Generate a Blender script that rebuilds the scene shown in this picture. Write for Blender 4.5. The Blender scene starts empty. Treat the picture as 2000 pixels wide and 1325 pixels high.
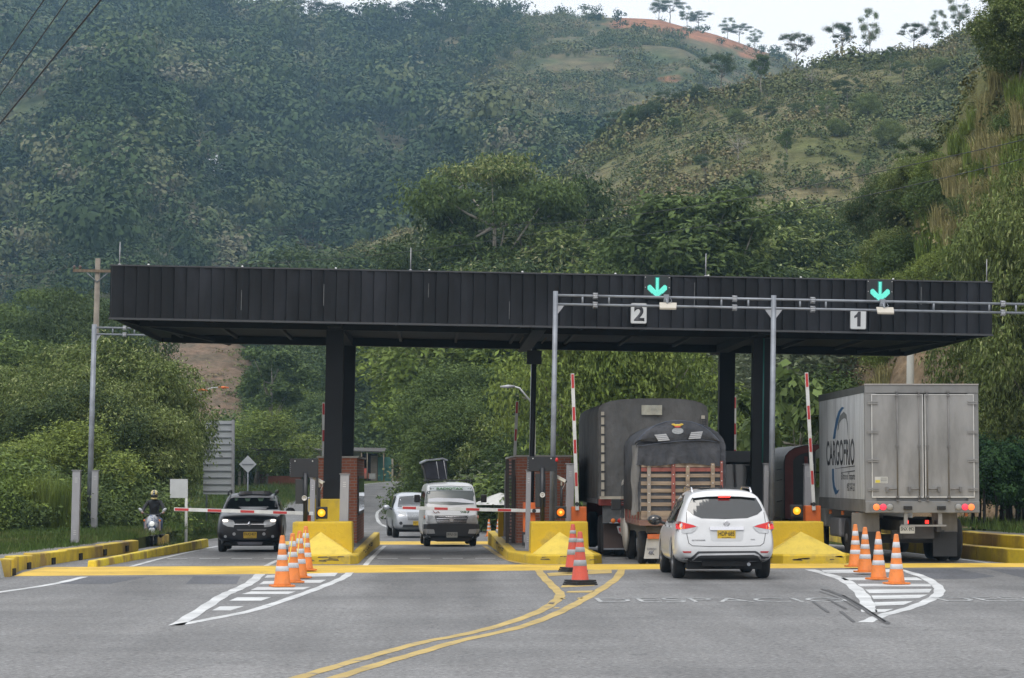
import bpy, bmesh, math, random
import numpy as np
from mathutils import Vector, Matrix, Euler
from mathutils.bvhtree import BVHTree
R = math.radians
random.seed(7)
sc = bpy.context.scene
COL = sc.collection

# ------------------------------------------------------------------ camera
CAMZ, HORIZ, FPX, VPX = 2.0, 930.0, 5000.0, 849.0
cd = bpy.data.cameras.new("camera")
cam = bpy.data.objects.new("camera", cd)
COL.objects.link(cam)
cam.location = (0, 0, CAMZ)
cam.rotation_euler = (R(90) + math.atan((HORIZ - 662.5) / FPX), 0, -math.atan((1000 - VPX) / FPX))
cd.sensor_width = 36.0
cd.lens = 36.0 * FPX / 2000.0
cd.clip_start, cd.clip_end = 0.5, 6000
sc.camera = cam
CAMM = cam.rotation_euler.to_matrix()

# ------------------------------------------------------------------ world, sun, exposure
SUN_EL, SUN_AZ = 58, 200     # overcast: a very wide, weak sun high and slightly behind the camera
w = bpy.data.worlds.new("World"); sc.world = w; w.use_nodes = True
nt = w.node_tree; nt.nodes.clear()
out = nt.nodes.new("ShaderNodeOutputWorld"); bg = nt.nodes.new("ShaderNodeBackground")
sky = nt.nodes.new("ShaderNodeTexSky"); sky.sky_type = 'NISHITA'; sky.sun_disc = False
sky.sun_elevation = R(SUN_EL); sky.sun_rotation = R(SUN_AZ); sky.dust_density = 3.0
tc = nt.nodes.new("ShaderNodeTexCoord"); sep = nt.nodes.new("ShaderNodeSeparateXYZ")
rmp = nt.nodes.new("ShaderNodeMapRange")
rmp.inputs[1].default_value = 0.0; rmp.inputs[2].default_value = 1.0
rmp.inputs[3].default_value = 10.6; rmp.inputs[4].default_value = 16.0
cmb = nt.nodes.new("ShaderNodeVectorMath"); cmb.operation = 'SCALE'; cmb.inputs[0].default_value = (1.0, 1.0, 1.02)
ns = nt.nodes.new("ShaderNodeTexNoise"); ns.inputs['Scale'].default_value = 2.5; ns.inputs['Detail'].default_value = 5
nmr = nt.nodes.new("ShaderNodeMapRange"); nmr.inputs[1].default_value = .3; nmr.inputs[2].default_value = .7; nmr.inputs[3].default_value = .93; nmr.inputs[4].default_value = 1.07
mul = nt.nodes.new("ShaderNodeMath"); mul.operation = 'MULTIPLY'
mx = nt.nodes.new("ShaderNodeMixRGB"); mx.inputs[0].default_value = 0.82
L = nt.links.new
L(tc.outputs['Generated'], sep.inputs[0]); L(sep.outputs['Z'], rmp.inputs[0])
L(tc.outputs['Generated'], ns.inputs['Vector']); L(ns.outputs['Fac'], nmr.inputs[0])
L(rmp.outputs[0], mul.inputs[0]); L(nmr.outputs[0], mul.inputs[1])
L(mul.outputs[0], cmb.inputs['Scale']); L(cmb.outputs[0], mx.inputs[2])
L(sky.outputs[0], mx.inputs[1]); L(mx.outputs[0], bg.inputs['Color'])
bg.inputs['Strength'].default_value = 0.1
L(bg.outputs[0], out.inputs['Surface'])
sl = bpy.data.lights.new("sun", 'SUN'); sl.energy = 1.2; sl.angle = R(28); sl.color = (1, .96, .9)
so = bpy.data.objects.new("sun", sl); COL.objects.link(so)
_az = R(SUN_AZ)
_d = Vector((math.sin(_az) * math.cos(R(SUN_EL)), math.cos(_az) * math.cos(R(SUN_EL)), math.sin(R(SUN_EL))))
so.rotation_euler = _d.to_track_quat('Z', 'Y').to_euler()
sc.view_settings.view_transform = 'Standard'; sc.view_settings.look = 'None'
sc.view_settings.exposure = 0.28; sc.view_settings.gamma = 1.0
sc.cycles.max_bounces = 6; sc.cycles.transparent_max_bounces = 8; sc.cycles.volume_bounces = 0
sc.cycles.use_denoising = True

# ------------------------------------------------------------------ surveying helpers (photo pixel + distance -> metres)
def ray(px, py):
    return CAMM @ Vector(((px - 1000) / FPX, -(py - 662.5) / FPX, -1))
def P(px, py, Y):
    d = ray(px, py); t = Y / d.y
    return Vector((d.x * t, Y, CAMZ + d.z * t))
_pY = [-60, 0, 55, 62, 70, 80, 95, 105, 115, 130, 150, 180, 227, 300, 420]
_pZ = [0, 0, 0, -.02, -.08, -.18, -.40, -.52, -.58, -.36, .1, .8, 1.75, 3.0, 4.0]
def zg(Y):
    return float(np.interp(Y, _pY, _pZ))
def G(px, py):
    d = ray(px, py); Y = 20.0
    for _ in range(4000):
        if CAMZ + d.z * Y / d.y <= zg(Y): break
        Y += 0.1
    lo, hi = Y - .1, Y
    for _ in range(12):
        m = (lo + hi) / 2
        if CAMZ + d.z * m / d.y <= zg(m): hi = m
        else: lo = m
    return Vector((d.x * hi / d.y, hi, zg(hi)))
def XP(px, Y): return P(px, HORIZ, Y).x
LEAN = R(0.98)

# ------------------------------------------------------------------ materials
MATS = {}
def mk(name, col, rough=.55, metal=0.0, var=.12, scale=4.0, bump=0.0, bscale=None, coat=0.0, emit=None, est=1.0,
       col2=None, cmix=(.45, .65), c2scale=None, spec=None, stretch=None, trans=0.0, bdist=.02):
    if name in MATS: return MATS[name]
    m = bpy.data.materials.new(name); m.use_nodes = True; MATS[name] = m
    t = m.node_tree; b = t.nodes['Principled BSDF']; l = t.links.new
    b.inputs['Roughness'].default_value = rough; b.inputs['Metallic'].default_value = metal
    if coat: b.inputs['Coat Weight'].default_value = coat; b.inputs['Coat Roughness'].default_value = .08
    if spec is not None: b.inputs['Specular IOR Level'].default_value = spec
    co = t.nodes.new('ShaderNodeTexCoord'); vec = co.outputs['Object']
    if stretch:
        mp = t.nodes.new('ShaderNodeMapping'); mp.inputs['Scale'].default_value = stretch
        l(vec, mp.inputs['Vector']); vec = mp.outputs[0]
    n = t.nodes.new('ShaderNodeTexNoise'); n.inputs['Scale'].default_value = scale; n.inputs['Detail'].default_value = 8
    l(vec, n.inputs['Vector'])
    mr = t.nodes.new('ShaderNodeMapRange'); mr.inputs[1].default_value = .25; mr.inputs[2].default_value = .75
    mr.inputs[3].default_value = 1 - var; mr.inputs[4].default_value = 1 + var
    l(n.outputs['Fac'], mr.inputs[0])
    base = t.nodes.new('ShaderNodeRGB'); base.outputs[0].default_value = (*col, 1); cur = base.outputs[0]
    if col2:
        n2 = t.nodes.new('ShaderNodeTexNoise'); n2.inputs['Scale'].default_value = c2scale or scale * .35; n2.inputs['Detail'].default_value = 9
        n2.inputs['Roughness'].default_value = .65; l(vec, n2.inputs['Vector'])
        r2 = t.nodes.new('ShaderNodeMapRange'); r2.inputs[1].default_value = cmix[0]; r2.inputs[2].default_value = cmix[1]
        l(n2.outputs['Fac'], r2.inputs[0])
        x2 = t.nodes.new('ShaderNodeMixRGB'); x2.inputs[2].default_value = (*col2, 1)
        l(r2.outputs[0], x2.inputs[0]); l(cur, x2.inputs[1]); cur = x2.outputs[0]
    vm = t.nodes.new('ShaderNodeVectorMath'); vm.operation = 'SCALE'
    l(cur, vm.inputs[0]); l(mr.outputs[0], vm.inputs['Scale']); l(vm.outputs[0], b.inputs['Base Color'])
    if bump:
        bn = t.nodes.new('ShaderNodeTexNoise'); bn.inputs['Scale'].default_value = bscale or scale * 6; bn.inputs['Detail'].default_value = 6
        l(vec, bn.inputs['Vector'])
        bp = t.nodes.new('ShaderNodeBump'); bp.inputs['Strength'].default_value = bump; bp.inputs['Distance'].default_value = bdist
        l(bn.outputs['Fac'], bp.inputs['Height']); l(bp.outputs[0], b.inputs['Normal'])
    if emit:
        b.inputs['Emission Color'].default_value = (*emit, 1); b.inputs['Emission Strength'].default_value = est
    if trans:
        b.inputs['Transmission Weight'].default_value = trans
    return m
def bricks(name, c1, c2, mortar, sx=.22, sz=.075):
    if name in MATS: return MATS[name]
    m = bpy.data.materials.new(name); m.use_nodes = True; MATS[name] = m
    t = m.node_tree; b = t.nodes['Principled BSDF']; l = t.links.new; b.inputs['Roughness'].default_value = .85
    co = t.nodes.new('ShaderNodeTexCoord'); s = t.nodes.new('ShaderNodeSeparateXYZ'); l(co.outputs['Object'], s.inputs[0])
    ad = t.nodes.new('ShaderNodeMath'); l(s.outputs[0], ad.inputs[0]); l(s.outputs[1], ad.inputs[1])
    cb = t.nodes.new('ShaderNodeCombineXYZ'); l(ad.outputs[0], cb.inputs[0]); l(s.outputs[2], cb.inputs[1])
    br = t.nodes.new('ShaderNodeTexBrick'); l(cb.outputs[0], br.inputs['Vector'])
    br.inputs['Scale'].default_value = 1; br.inputs['Brick Width'].default_value = sx; br.inputs['Row Height'].default_value = sz
    br.inputs['Mortar Size'].default_value = .008; br.inputs['Color1'].default_value = (*c1, 1); br.inputs['Color2'].default_value = (*c2, 1); br.inputs['Mortar'].default_value = (*mortar, 1)
    n = t.nodes.new('ShaderNodeTexNoise'); n.inputs['Scale'].default_value = 3; n.inputs['Detail'].default_value = 8; l(co.outputs['Object'], n.inputs['Vector'])
    mr = t.nodes.new('ShaderNodeMapRange'); mr.inputs[3].default_value = .6; mr.inputs[4].default_value = 1.4; l(n.outputs['Fac'], mr.inputs[0])
    vm = t.nodes.new('ShaderNodeVectorMath'); vm.operation = 'SCALE'; l(br.outputs['Color'], vm.inputs[0]); l(mr.outputs[0], vm.inputs['Scale'])
    l(vm.outputs[0], b.inputs['Base Color'])
    bp = t.nodes.new('ShaderNodeBump'); bp.inputs['Strength'].default_value = .5; bp.inputs['Distance'].default_value = .01; bp.invert = True
    l(br.outputs['Fac'], bp.inputs['Height']); l(bp.outputs[0], b.inputs['Normal'])
    return m
def leafmat(name, c1, c2, tip=None, var=.4):
    """foliage: colour differs per tree (object random), per clump (noise) and per leaf (island random)"""
    if name in MATS: return MATS[name]
    m = bpy.data.materials.new(name); m.use_nodes = True; MATS[name] = m
    t = m.node_tree; l = t.links.new; t.nodes.clear()
    o = t.nodes.new('ShaderNodeOutputMaterial'); b = t.nodes.new('ShaderNodeBsdfPrincipled'); tr = t.nodes.new('ShaderNodeBsdfTranslucent'); ms = t.nodes.new('ShaderNodeMixShader')
    ms.inputs[0].default_value = .22; b.inputs['Roughness'].default_value = .6; b.inputs['Specular IOR Level'].default_value = .12
    co = t.nodes.new('ShaderNodeTexCoord'); n = t.nodes.new('ShaderNodeTexNoise'); n.inputs['Scale'].default_value = .55; n.inputs['Detail'].default_value = 4
    l(co.outputs['Object'], n.inputs['Vector'])
    oi = t.nodes.new('ShaderNodeObjectInfo'); ge = t.nodes.new('ShaderNodeNewGeometry')
    a1 = t.nodes.new('ShaderNodeMath'); a1.operation = 'MULTIPLY_ADD'; a1.inputs[1].default_value = .6; l(oi.outputs['Random'], a1.inputs[0])
    mr = t.nodes.new('ShaderNodeMapRange'); mr.inputs[1].default_value = .35; mr.inputs[2].default_value = .65; mr.inputs[4].default_value = .5; l(n.outputs['Fac'], mr.inputs[0]); l(mr.outputs[0], a1.inputs[2])
    mx = t.nodes.new('ShaderNodeMixRGB'); mx.inputs[1].default_value = (*c1, 1); mx.inputs[2].default_value = (*c2, 1); l(a1.outputs[0], mx.inputs[0])
    cur = mx.outputs[0]
    if tip:
        g = t.nodes.new('ShaderNodeMath'); g.operation = 'GREATER_THAN'; g.inputs[1].default_value = .9; l(ge.outputs['Random Per Island'], g.inputs[0])
        x3 = t.nodes.new('ShaderNodeMixRGB'); x3.inputs[2].default_value = (*tip, 1); l(g.outputs[0], x3.inputs[0]); l(cur, x3.inputs[1]); cur = x3.outputs[0]
    m2 = t.nodes.new('ShaderNodeMapRange'); m2.inputs[3].default_value = 1 - var; m2.inputs[4].default_value = 1 + var; l(ge.outputs['Random Per Island'], m2.inputs[0])
    vm = t.nodes.new('ShaderNodeVectorMath'); vm.operation = 'SCALE'; l(cur, vm.inputs[0]); l(m2.outputs[0], vm.inputs['Scale'])
    l(vm.outputs[0], b.inputs['Base Color']); l(vm.outputs[0], tr.inputs['Color'])
    l(b.outputs[0], ms.inputs[1]); l(tr.outputs[0], ms.inputs[2]); l(ms.outputs[0], o.inputs['Surface'])
    return m

# ------------------------------------------------------------------ mesh builder
class MB:
    def __init__(s): s.v = []; s.f = []; s.m = []; s.s = []
    def add(s, vs, fs, mi=0, smooth=False):
        o = len(s.v); s.v += [tuple(p) for p in vs]
        for f in fs: s.f.append([i + o for i in f]); s.m.append(mi); s.s.append(smooth)
        return s
    def box(s, x0, x1, y0, y1, z0, z1, mi=0, M=None):
        vs = [Vector(p) for p in ((x0,y0,z0),(x1,y0,z0),(x1,y1,z0),(x0,y1,z0),(x0,y0,z1),(x1,y0,z1),(x1,y1,z1),(x0,y1,z1))]
        if M: vs = [M @ p for p in vs]
        return s.add(vs, [(0,3,2,1),(4,5,6,7),(0,1,5,4),(1,2,6,5),(2,3,7,6),(3,0,4,7)], mi)
    def prism(s, poly, ax, a, b, mi=0, smooth=False):
        """2-D polygon extruded along ax ('x': poly is (y,z); 'y': (x,z); 'z': (x,y))"""
        def mkp(p, t): return {'x': (t, p[0], p[1]), 'y': (p[0], t, p[1]), 'z': (p[0], p[1], t)}[ax]
        n = len(poly); vs = [mkp(p, a) for p in poly] + [mkp(p, b) for p in poly]
        fs = [list(range(n))[::-1], list(range(n, 2 * n))]
        o = len(s.v); s.add(vs, fs, mi, False); 
        for i in range(n):
            j = (i + 1) % n; s.f.append([o + i, o + j, o + n + j, o + n + i]); s.m.append(mi); s.s.append(smooth)
        return s
    def tube(s, pts, r, n=10, mi=0, smooth=True, caps=True):
        pts = [Vector(p) for p in pts]; k = len(pts)
        rs = r if isinstance(r, (list, tuple)) else [r] * k
        o = len(s.v); prev = None
        for i, p in enumerate(pts):
            d = (pts[min(i + 1, k - 1)] - pts[max(i - 1, 0)]).normalized()
            if prev is None:
                a = d.orthogonal().normalized()
            else:
                a = (prev - d * prev.dot(d)).normalized()
            prev = a; b = d.cross(a)
            for q in range(n):
                t = 2 * math.pi * q / n
                s.v.append(tuple(p + (a * math.cos(t) + b * math.sin(t)) * rs[i]))
        for i in range(k - 1):
            for q in range(n):
                q2 = (q + 1) % n
                s.f.append([o + i*n + q, o + i*n + q2, o + (i+1)*n + q2, o + (i+1)*n + q]); s.m.append(mi); s.s.append(smooth)
        if caps:
            s.f.append([o + q for q in range(n)][::-1]); s.m.append(mi); s.s.append(False)
            s.f.append([o + (k-1)*n + q for q in range(n)]); s.m.append(mi); s.s.append(False)
        return s
    def lathe(s, prof, c=(0,0,0), ax='z', n=16, mi=0, smooth=True, mis=None):
        """profile [(r, t)] revolved round an axis through c"""
        c = Vector(c); o = len(s.v)
        for (r, t) in prof:
            for q in range(n):
                a = 2 * math.pi * q / n; u, v_ = r * math.cos(a), r * math.sin(a)
                p = {'z': (u, v_, t), 'x': (t, u, v_), 'y': (v_, t, u)}[ax]
                s.v.append(tuple(c + Vector(p)))
        for i in range(len(prof) - 1):
            for q in range(n):
                q2 = (q + 1) % n
                s.f.append([o + i*n + q, o + i*n + q2, o + (i+1)*n + q2, o + (i+1)*n + q]); s.m.append(mis[i] if mis else mi); s.s.append(smooth)
        if prof[0][0] > 1e-4: s.f.append([o + q for q in range(n)][::-1]); s.m.append(mis[0] if mis else mi); s.s.append(False)
        if prof[-1][0] > 1e-4: s.f.append([o + (len(prof)-1)*n + q for q in range(n)]); s.m.append(mis[-1] if mis else mi); s.s.append(False)
        return s
    def ball(s, c, r, sc3=(1,1,1), n=12, mi=0):
        k = n // 2 + 1; pr = []
        for i in range(k):
            a = -math.pi/2 + math.pi * i / (k - 1); pr.append((max(r * math.cos(a), 1e-5), r * math.sin(a)))
        o = len(s.v); s.lathe(pr, (0,0,0), 'z', n, mi)
        for i in range(o, len(s.v)):
            p = s.v[i]; s.v[i] = (c[0] + p[0]*sc3[0], c[1] + p[1]*sc3[1], c[2] + p[2]*sc3[2])
        return s
    def loft(s, rings, mi=0, smooth=True, caps=True, closed=True):
        o = len(s.v); n = len(rings[0])
        for r in rings: s.v += [tuple(p) for p in r]
        for i in range(len(rings) - 1):
            for q in range(n if closed else n - 1):
                q2 = (q + 1) % n
                s.f.append([o + i*n + q, o + i*n + q2, o + (i+1)*n + q2, o + (i+1)*n + q]); s.m.append(mi); s.s.append(smooth)
        if caps:
            s.f.append([o + q for q in range(n)][::-1]); s.m.append(mi); s.s.append(False)
            s.f.append([o + (len(rings)-1)*n + q for q in range(n)]); s.m.append(mi); s.s.append(False)
        return s
    def build(s, name, mats, parent=None, bevel=0.0, **kw):
        me = bpy.data.meshes.new(name)
        me.from_pydata(s.v, [], s.f)
        if not isinstance(mats, (list, tuple)): mats = [mats]
        for m in mats: me.materials.append(m)
        me.polygons.foreach_set('material_index', s.m)
        me.polygons.foreach_set('use_smooth', s.s)
        bm = bmesh.new(); bm.from_mesh(me)
        bmesh.ops.recalc_face_normals(bm, faces=bm.faces)
        if bevel:
            es = [e for e in bm.edges if len(e.link_faces) == 2 and e.calc_face_angle(0) > R(35)]
            bmesh.ops.bevel(bm, geom=es, offset=bevel, segments=2, affect='EDGES', profile=.6, clamp_overlap=True)
        bm.to_mesh(me); bm.free(); me.update()
        return link(name, me, parent, **kw)
def link(name, me, parent=None, label=None, cat=None, group=None, kind=None, loc=None, rot=None):
    o = bpy.data.objects.new(name, me); COL.objects.link(o)
    if parent is not None: o.parent = parent
    if loc is not None: o.location = loc
    if rot is not None: o.rotation_euler = rot
    if label: o['label'] = label
    if cat: o['category'] = cat
    if group: o['group'] = group
    if kind: o['kind'] = kind
    return o
def thing(name, label, cat, loc=(0,0,0), rz=0.0, group=None, lean=False, s=1.0):
    o = link(name, None, None, label, cat, group, None, loc, (0, LEAN if lean else 0, rz))
    o.empty_display_size = .3
    if s != 1.0: o.scale = (s, s, s)
    return o
def copy_tree(o, parent=None):
    c = o.copy(); COL.objects.link(c)
    if parent is not None: c.parent = parent
    for ch in list(o.children): copy_tree(ch, c)
    return c
def again(root, label, loc, rz=None, scale=None):
    c = copy_tree(root); c['label'] = label; c.location = loc
    if rz is not None: c.rotation_euler = (root.rotation_euler[0], root.rotation_euler[1], rz)
    if scale is not None: c.scale = scale if isinstance(scale, (tuple, list)) else (scale,)*3
    return c
def npmesh(name, V, F, mats, midx=None, smooth=False):
    me = bpy.data.meshes.new(name); k = F.shape[1]
    me.vertices.add(len(V)); me.vertices.foreach_set('co', V.astype(np.float32).ravel())
    me.loops.add(F.size); me.loops.foreach_set('vertex_index', F.astype(np.int32).ravel())
    me.polygons.add(len(F)); me.polygons.foreach_set('loop_start', (np.arange(len(F)) * k).astype(np.int32))
    me.polygons.foreach_set('loop_total', np.full(len(F), k, np.int32))
    if midx is not None: me.polygons.foreach_set('material_index', midx.astype(np.int32))
    if smooth: me.polygons.foreach_set('use_smooth', np.ones(len(F), bool))
    for m in (mats if isinstance(mats, (list, tuple)) else [mats]): me.materials.append(m)
    me.update(calc_edges=True); return me
def text_mesh(s, w=None, h=None, extrude=.004, bold=0.0, center=True):
    """text as a flat-ish mesh in the local XZ plane facing -Y, fitted into w x h"""
    cu = bpy.data.curves.new('lettering', 'FONT'); cu.body = s; cu.size = 1; cu.offset = bold; cu.extrude = 0
    ob = bpy.data.objects.new('lettering', cu); COL.objects.link(ob)
    me = bpy.data.meshes.new_from_object(ob.evaluated_get(bpy.context.evaluated_depsgraph_get()))
    bpy.data.objects.remove(ob); bpy.data.curves.remove(cu)
    bm = bmesh.new(); bm.from_mesh(me)
    xs = [v.co.x for v in bm.verts]; ys = [v.co.y for v in bm.verts]
    x0, x1, y0, y1 = min(xs), max(xs), min(ys), max(ys)
    kx = w / (x1 - x0) if w else None; ky = h / (y1 - y0) if h else None
    kx = kx or ky; ky = ky or kx
    r = bmesh.ops.extrude_face_region(bm, geom=bm.faces[:])
    top = {g for g in r['geom'] if isinstance(g, bmesh.types.BMVert)}
    for v in bm.verts:
        x = (v.co.x - (x0 + x1) / 2) * kx; z = (v.co.y - (y0 + y1) / 2) * ky
        v.co = (x, -extrude if v in top else 0.0, z)
    bmesh.ops.recalc_face_normals(bm, faces=bm.faces)
    bm.to_mesh(me); bm.free(); return me
def lettering(s, mat, parent, loc, w=None, h=None, rot=(0,0,0), extrude=.004, bold=0.0, name='lettering'):
    me = text_mesh(s, w, h, extrude, bold); me.materials.clear(); me.materials.append(mat)
    return link(name, me, parent, loc=loc, rot=rot)

# common colours
black = mk('black_paint', (.008,.009,.011), .65, spec=.25, var=.3, scale=2)
dark = mk('dark_plastic', (.02,.02,.022), .55, var=.2)
rubber = mk('rubber', (.018,.018,.019), .85, var=.25, scale=9)
chrome = mk('chrome', (.6,.6,.62), .18, 1.0, var=.05)
steel = mk('galvanised_steel', (.23,.25,.28), .5, .35, var=.15, scale=2, col2=(.16,.17,.19), c2scale=1.5)
alu = mk('aluminium', (.33,.33,.35), .45, .3, var=.12, scale=1.5, col2=(.24,.24,.25), c2scale=1.2, stretch=(1,1,.3))
white = mk('white_paint', (.62,.63,.62), .45, var=.07, col2=(.45,.45,.43), c2scale=2)
red = mk('red_reflective', (.42,.03,.03), .45, var=.12)
orange = mk('orange_paint', (.62,.13,.02), .5, var=.12, scale=3, col2=(.42,.09,.03), c2scale=2)
yellow = mk('yellow_paint', (.55,.375,.015), .65, var=.16, scale=2.2, col2=(.27,.21,.06), cmix=(.5,.72), c2scale=2.3, bump=.35, bscale=22)
lens_red = mk('red_lens', (.35,.01,.01), .15, var=.05)
lens_red_on = mk('red_lamp_lit', (.6,.02,.01), .2, emit=(1,.03,.02), est=1.6)
lens_amb = mk('amber_lens', (.6,.16,.02), .2, var=.05)
lens_clear = mk('clear_lens', (.42,.43,.44), .08, .2, var=.15, scale=14)
glass = mk('tinted_glass', (.012,.016,.018), .04, var=.05, spec=.9)
# ================================================================== terrain
rng = np.random.default_rng(11)
_perm = rng.permutation(512); _gr = rng.random((512,))
def vnoise(x, y):
    xi = np.floor(x).astype(int); yi = np.floor(y).astype(int); fx = x - xi; fy = y - yi
    fx = fx*fx*(3-2*fx); fy = fy*fy*(3-2*fy)
    def g(a, b): return _gr[_perm[(a + _perm[b & 511]) & 511]]
    return (g(xi,yi)*(1-fx)+g(xi+1,yi)*fx)*(1-fy) + (g(xi,yi+1)*(1-fx)+g(xi+1,yi+1)*fx)*fy
def fbm(x, y, o=5):
    t = 0; a = .5
    for i in range(o): t = t + a*(vnoise(x*2**i+17*i, y*2**i+31*i)-.5); a *= .5
    return t
def u_of(X, Y): return VPX + FPX * X / Y
def x_of(u, Y): return (u - VPX) * Y / FPX
def sstep(a, b, x):
    t = np.clip((x - a) / (b - a), 0, 1); return t*t*(3-2*t)
def tab(u, pts): return np.interp(u, [p[0] for p in pts], [p[1] for p in pts])
# mountain behind: skyline in the photo's columns, 1 km away
SKY_M = [(-1500,60),(-400,-10),(0,-22),(200,-4),(400,22),(500,38),(540,46),(580,50),(620,62),(700,60),(800,52),(860,40),(950,28),(1060,26),(1180,28),(1290,32),(1400,58),(1530,104),(1700,172),(2000,272),(3500,500)]
def H_mtn(X, Y):
    u = u_of(X, Y); zr = CAMZ + (HORIZ - tab(u, SKY_M)) * 1000 / FPX
    t = np.clip((Y - 270) / 730, 0, 1)
    z = -4 + (zr + 4) * (0.28*t + 0.72*t**1.25)
    spur = np.abs(vnoise(u/260+3.1, Y/900+.5)-.5)*2
    z = z + (fbm(X/150, Y/150, 5)*36 - spur*26 + 6) * np.sin(np.pi*np.clip(t,0,1))**.8
    z = z + fbm(X/40+5, Y/40, 3)*6*np.minimum(1, t*3)*(1-sstep(.9,1,t)*.7)
    return np.where(Y > 1000, zr - (Y-1000)*.35, z)
SKY_H = [(300,760),(480,660),(600,540),(700,482),(860,430),(1000,385),(1100,345),(1180,275),(1290,205),(1500,148),(1600,122),(1700,108),(1850,80),(1920,40),(2000,0),(2400,-90),(3500,-200)]
def H_hill(X, Y):
    u = u_of(X, Y); zr = CAMZ + (HORIZ - tab(u, SKY_H)) * 400 / FPX
    Ys = np.interp(u, [740, 840], [262, 138]); t = np.clip((Y - Ys) / (400 - Ys), 0, 1)
    z = -1.5 + (zr + 1.5) * t**1.12
    z = z + (fbm(X/45+9, Y/45, 5)*14) * np.sin(np.pi*t)**.7
    return np.where(Y > 400, zr - (Y-400)*.4, z)
def H_knoll(X, Y):
    u = u_of(X, Y); a = np.exp(-((u-390)/190.)**4)
    return -1 + 19*a*sstep(225, 300, Y) * (1-sstep(300, 360, Y)) + fbm(X/12, Y/12, 4)*2*a
def H_cut(X, Y):
    Xc = np.interp(Y, [60,84,92,108,170], [21.5,20.5,17.3,15.6,16.2]) + fbm(Y/9+3, Y*0+1.5, 4)*3.0
    d = X - Xc; cap = 20*(1-sstep(106,150,Y)) + 2
    n = fbm(X/2.2+4, Y/5, 6)*3.0 + np.abs(fbm(X/6+1, Y/7, 4))*5 - 1
    z = np.where(d > 0, d*2.4 + n*sstep(0, 2, d), 0)
    z = cap - np.log1p(np.exp(-(z-cap)/1.5))*1.5 + np.clip(d-9, 0, 60)*.35
    return np.where(d > 0, np.maximum(z, 0), -.3*np.clip(-d,0,1)) + np.interp(Y, _pY, _pZ) + .15
def H_flat(X, Y):
    b = np.interp(Y, _pY, _pZ)
    off = np.maximum(0, np.maximum(-X-8.9, X-14.8)) * 1.0
    off = np.where(Y > 90, np.minimum(np.abs(X+8.8), 99)*(X < -8.8) + np.maximum(0, X - 16), off)
    return b - .06 + fbm(X/6, Y/6, 4)*.5*np.minimum(1, off/4) + np.clip((off-6)*.02, 0, .6)
def polar(name, Hf, us, Ys, mat, attr=None, kind='structure'):
    U, YY = np.meshgrid(us, Ys); X = x_of(U, YY); Z = Hf(X, YY)
    V = np.stack([X, YY, Z], -1).reshape(-1, 3); n, m = len(Ys), len(us)
    i = np.arange(n*m).reshape(n, m); F = np.stack([i[:-1,:-1], i[:-1,1:], i[1:,1:], i[1:,:-1]], -1).reshape(-1, 4)
    me = npmesh(name, V, F, mat, smooth=True)
    if attr is not None:
        a = me.attributes.new('cover', 'FLOAT', 'POINT'); a.data.foreach_set('value', attr(V).astype(np.float32))
    return link(name, me, kind=kind)
def project(V):
    """photo pixel of world points (only used to read where on the hills the clearings of the photograph lie)"""
    p = (V - np.array([0,0,CAMZ])) @ np.array(CAMM); return 1000 + FPX*p[:,0]/(-p[:,2]), 662.5 - FPX*p[:,1]/(-p[:,2])
def landmat(name, grass, grass2, soil, nscale=.08, fine=1.5):
    m = bpy.data.materials.new(name); m.use_nodes = True; t = m.node_tree; b = t.nodes['Principled BSDF']; l = t.links.new
    b.inputs['Roughness'].default_value = .95; b.inputs['Specular IOR Level'].default_value = .1
    co = t.nodes.new('ShaderNodeTexCoord')
    def nz(s, d=8):
        n = t.nodes.new('ShaderNodeTexNoise'); n.inputs['Scale'].default_value = s; n.inputs['Detail'].default_value = d; n.inputs['Roughness'].default_value = .65
        l(co.outputs['Object'], n.inputs['Vector']); return n
    def rng_(n, a, c, o0=0, o1=1):
        r = t.nodes.new('ShaderNodeMapRange'); r.inputs[1].default_value = a; r.inputs[2].default_value = c; r.inputs[3].default_value = o0; r.inputs[4].default_value = o1
        l(n, r.inputs[0]); return r.outputs[0]
    m1 = t.nodes.new('ShaderNodeMixRGB'); m1.inputs[1].default_value = (*grass, 1); m1.inputs[2].default_value = (*grass2, 1); l(rng_(nz(nscale).outputs['Fac'], .4, .62), m1.inputs[0])
    at = t.nodes.new('ShaderNodeAttribute'); at.attribute_name = 'cover'
    ad = t.nodes.new('ShaderNodeMath'); ad.operation = 'MULTIPLY_ADD'; ad.inputs[1].default_value = .8; l(nz(nscale*3).outputs['Fac'], ad.inputs[0]); 
    s0 = t.nodes.new('ShaderNodeMath'); s0.operation = 'SUBTRACT'; s0.inputs[1].default_value = .4; l(at.outputs['Fac'], s0.inputs[0]); l(s0.outputs[0], ad.inputs[2])
    m2 = t.nodes.new('ShaderNodeMixRGB'); m2.inputs[2].default_value = (*soil, 1); l(rng_(ad.outputs[0], .4, .7), m2.inputs[0]); l(m1.outputs[0], m2.inputs[1])
    f = nz(fine, 6); vm = t.nodes.new('ShaderNodeVectorMath'); vm.operation = 'SCALE'; l(m2.outputs[0], vm.inputs[0]); l(rng_(f.outputs['Fac'], .3, .7, .6, 1.35), vm.inputs['Scale'])
    l(vm.outputs[0], b.inputs['Base Color'])
    bp = t.nodes.new('ShaderNodeBump'); bp.inputs['Strength'].default_value = .6; bp.inputs['Distance'].default_value = .5/max(fine,.5); l(f.outputs['Fac'], bp.inputs['Height']); l(bp.outputs[0], b.inputs['Normal'])
    return m
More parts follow.
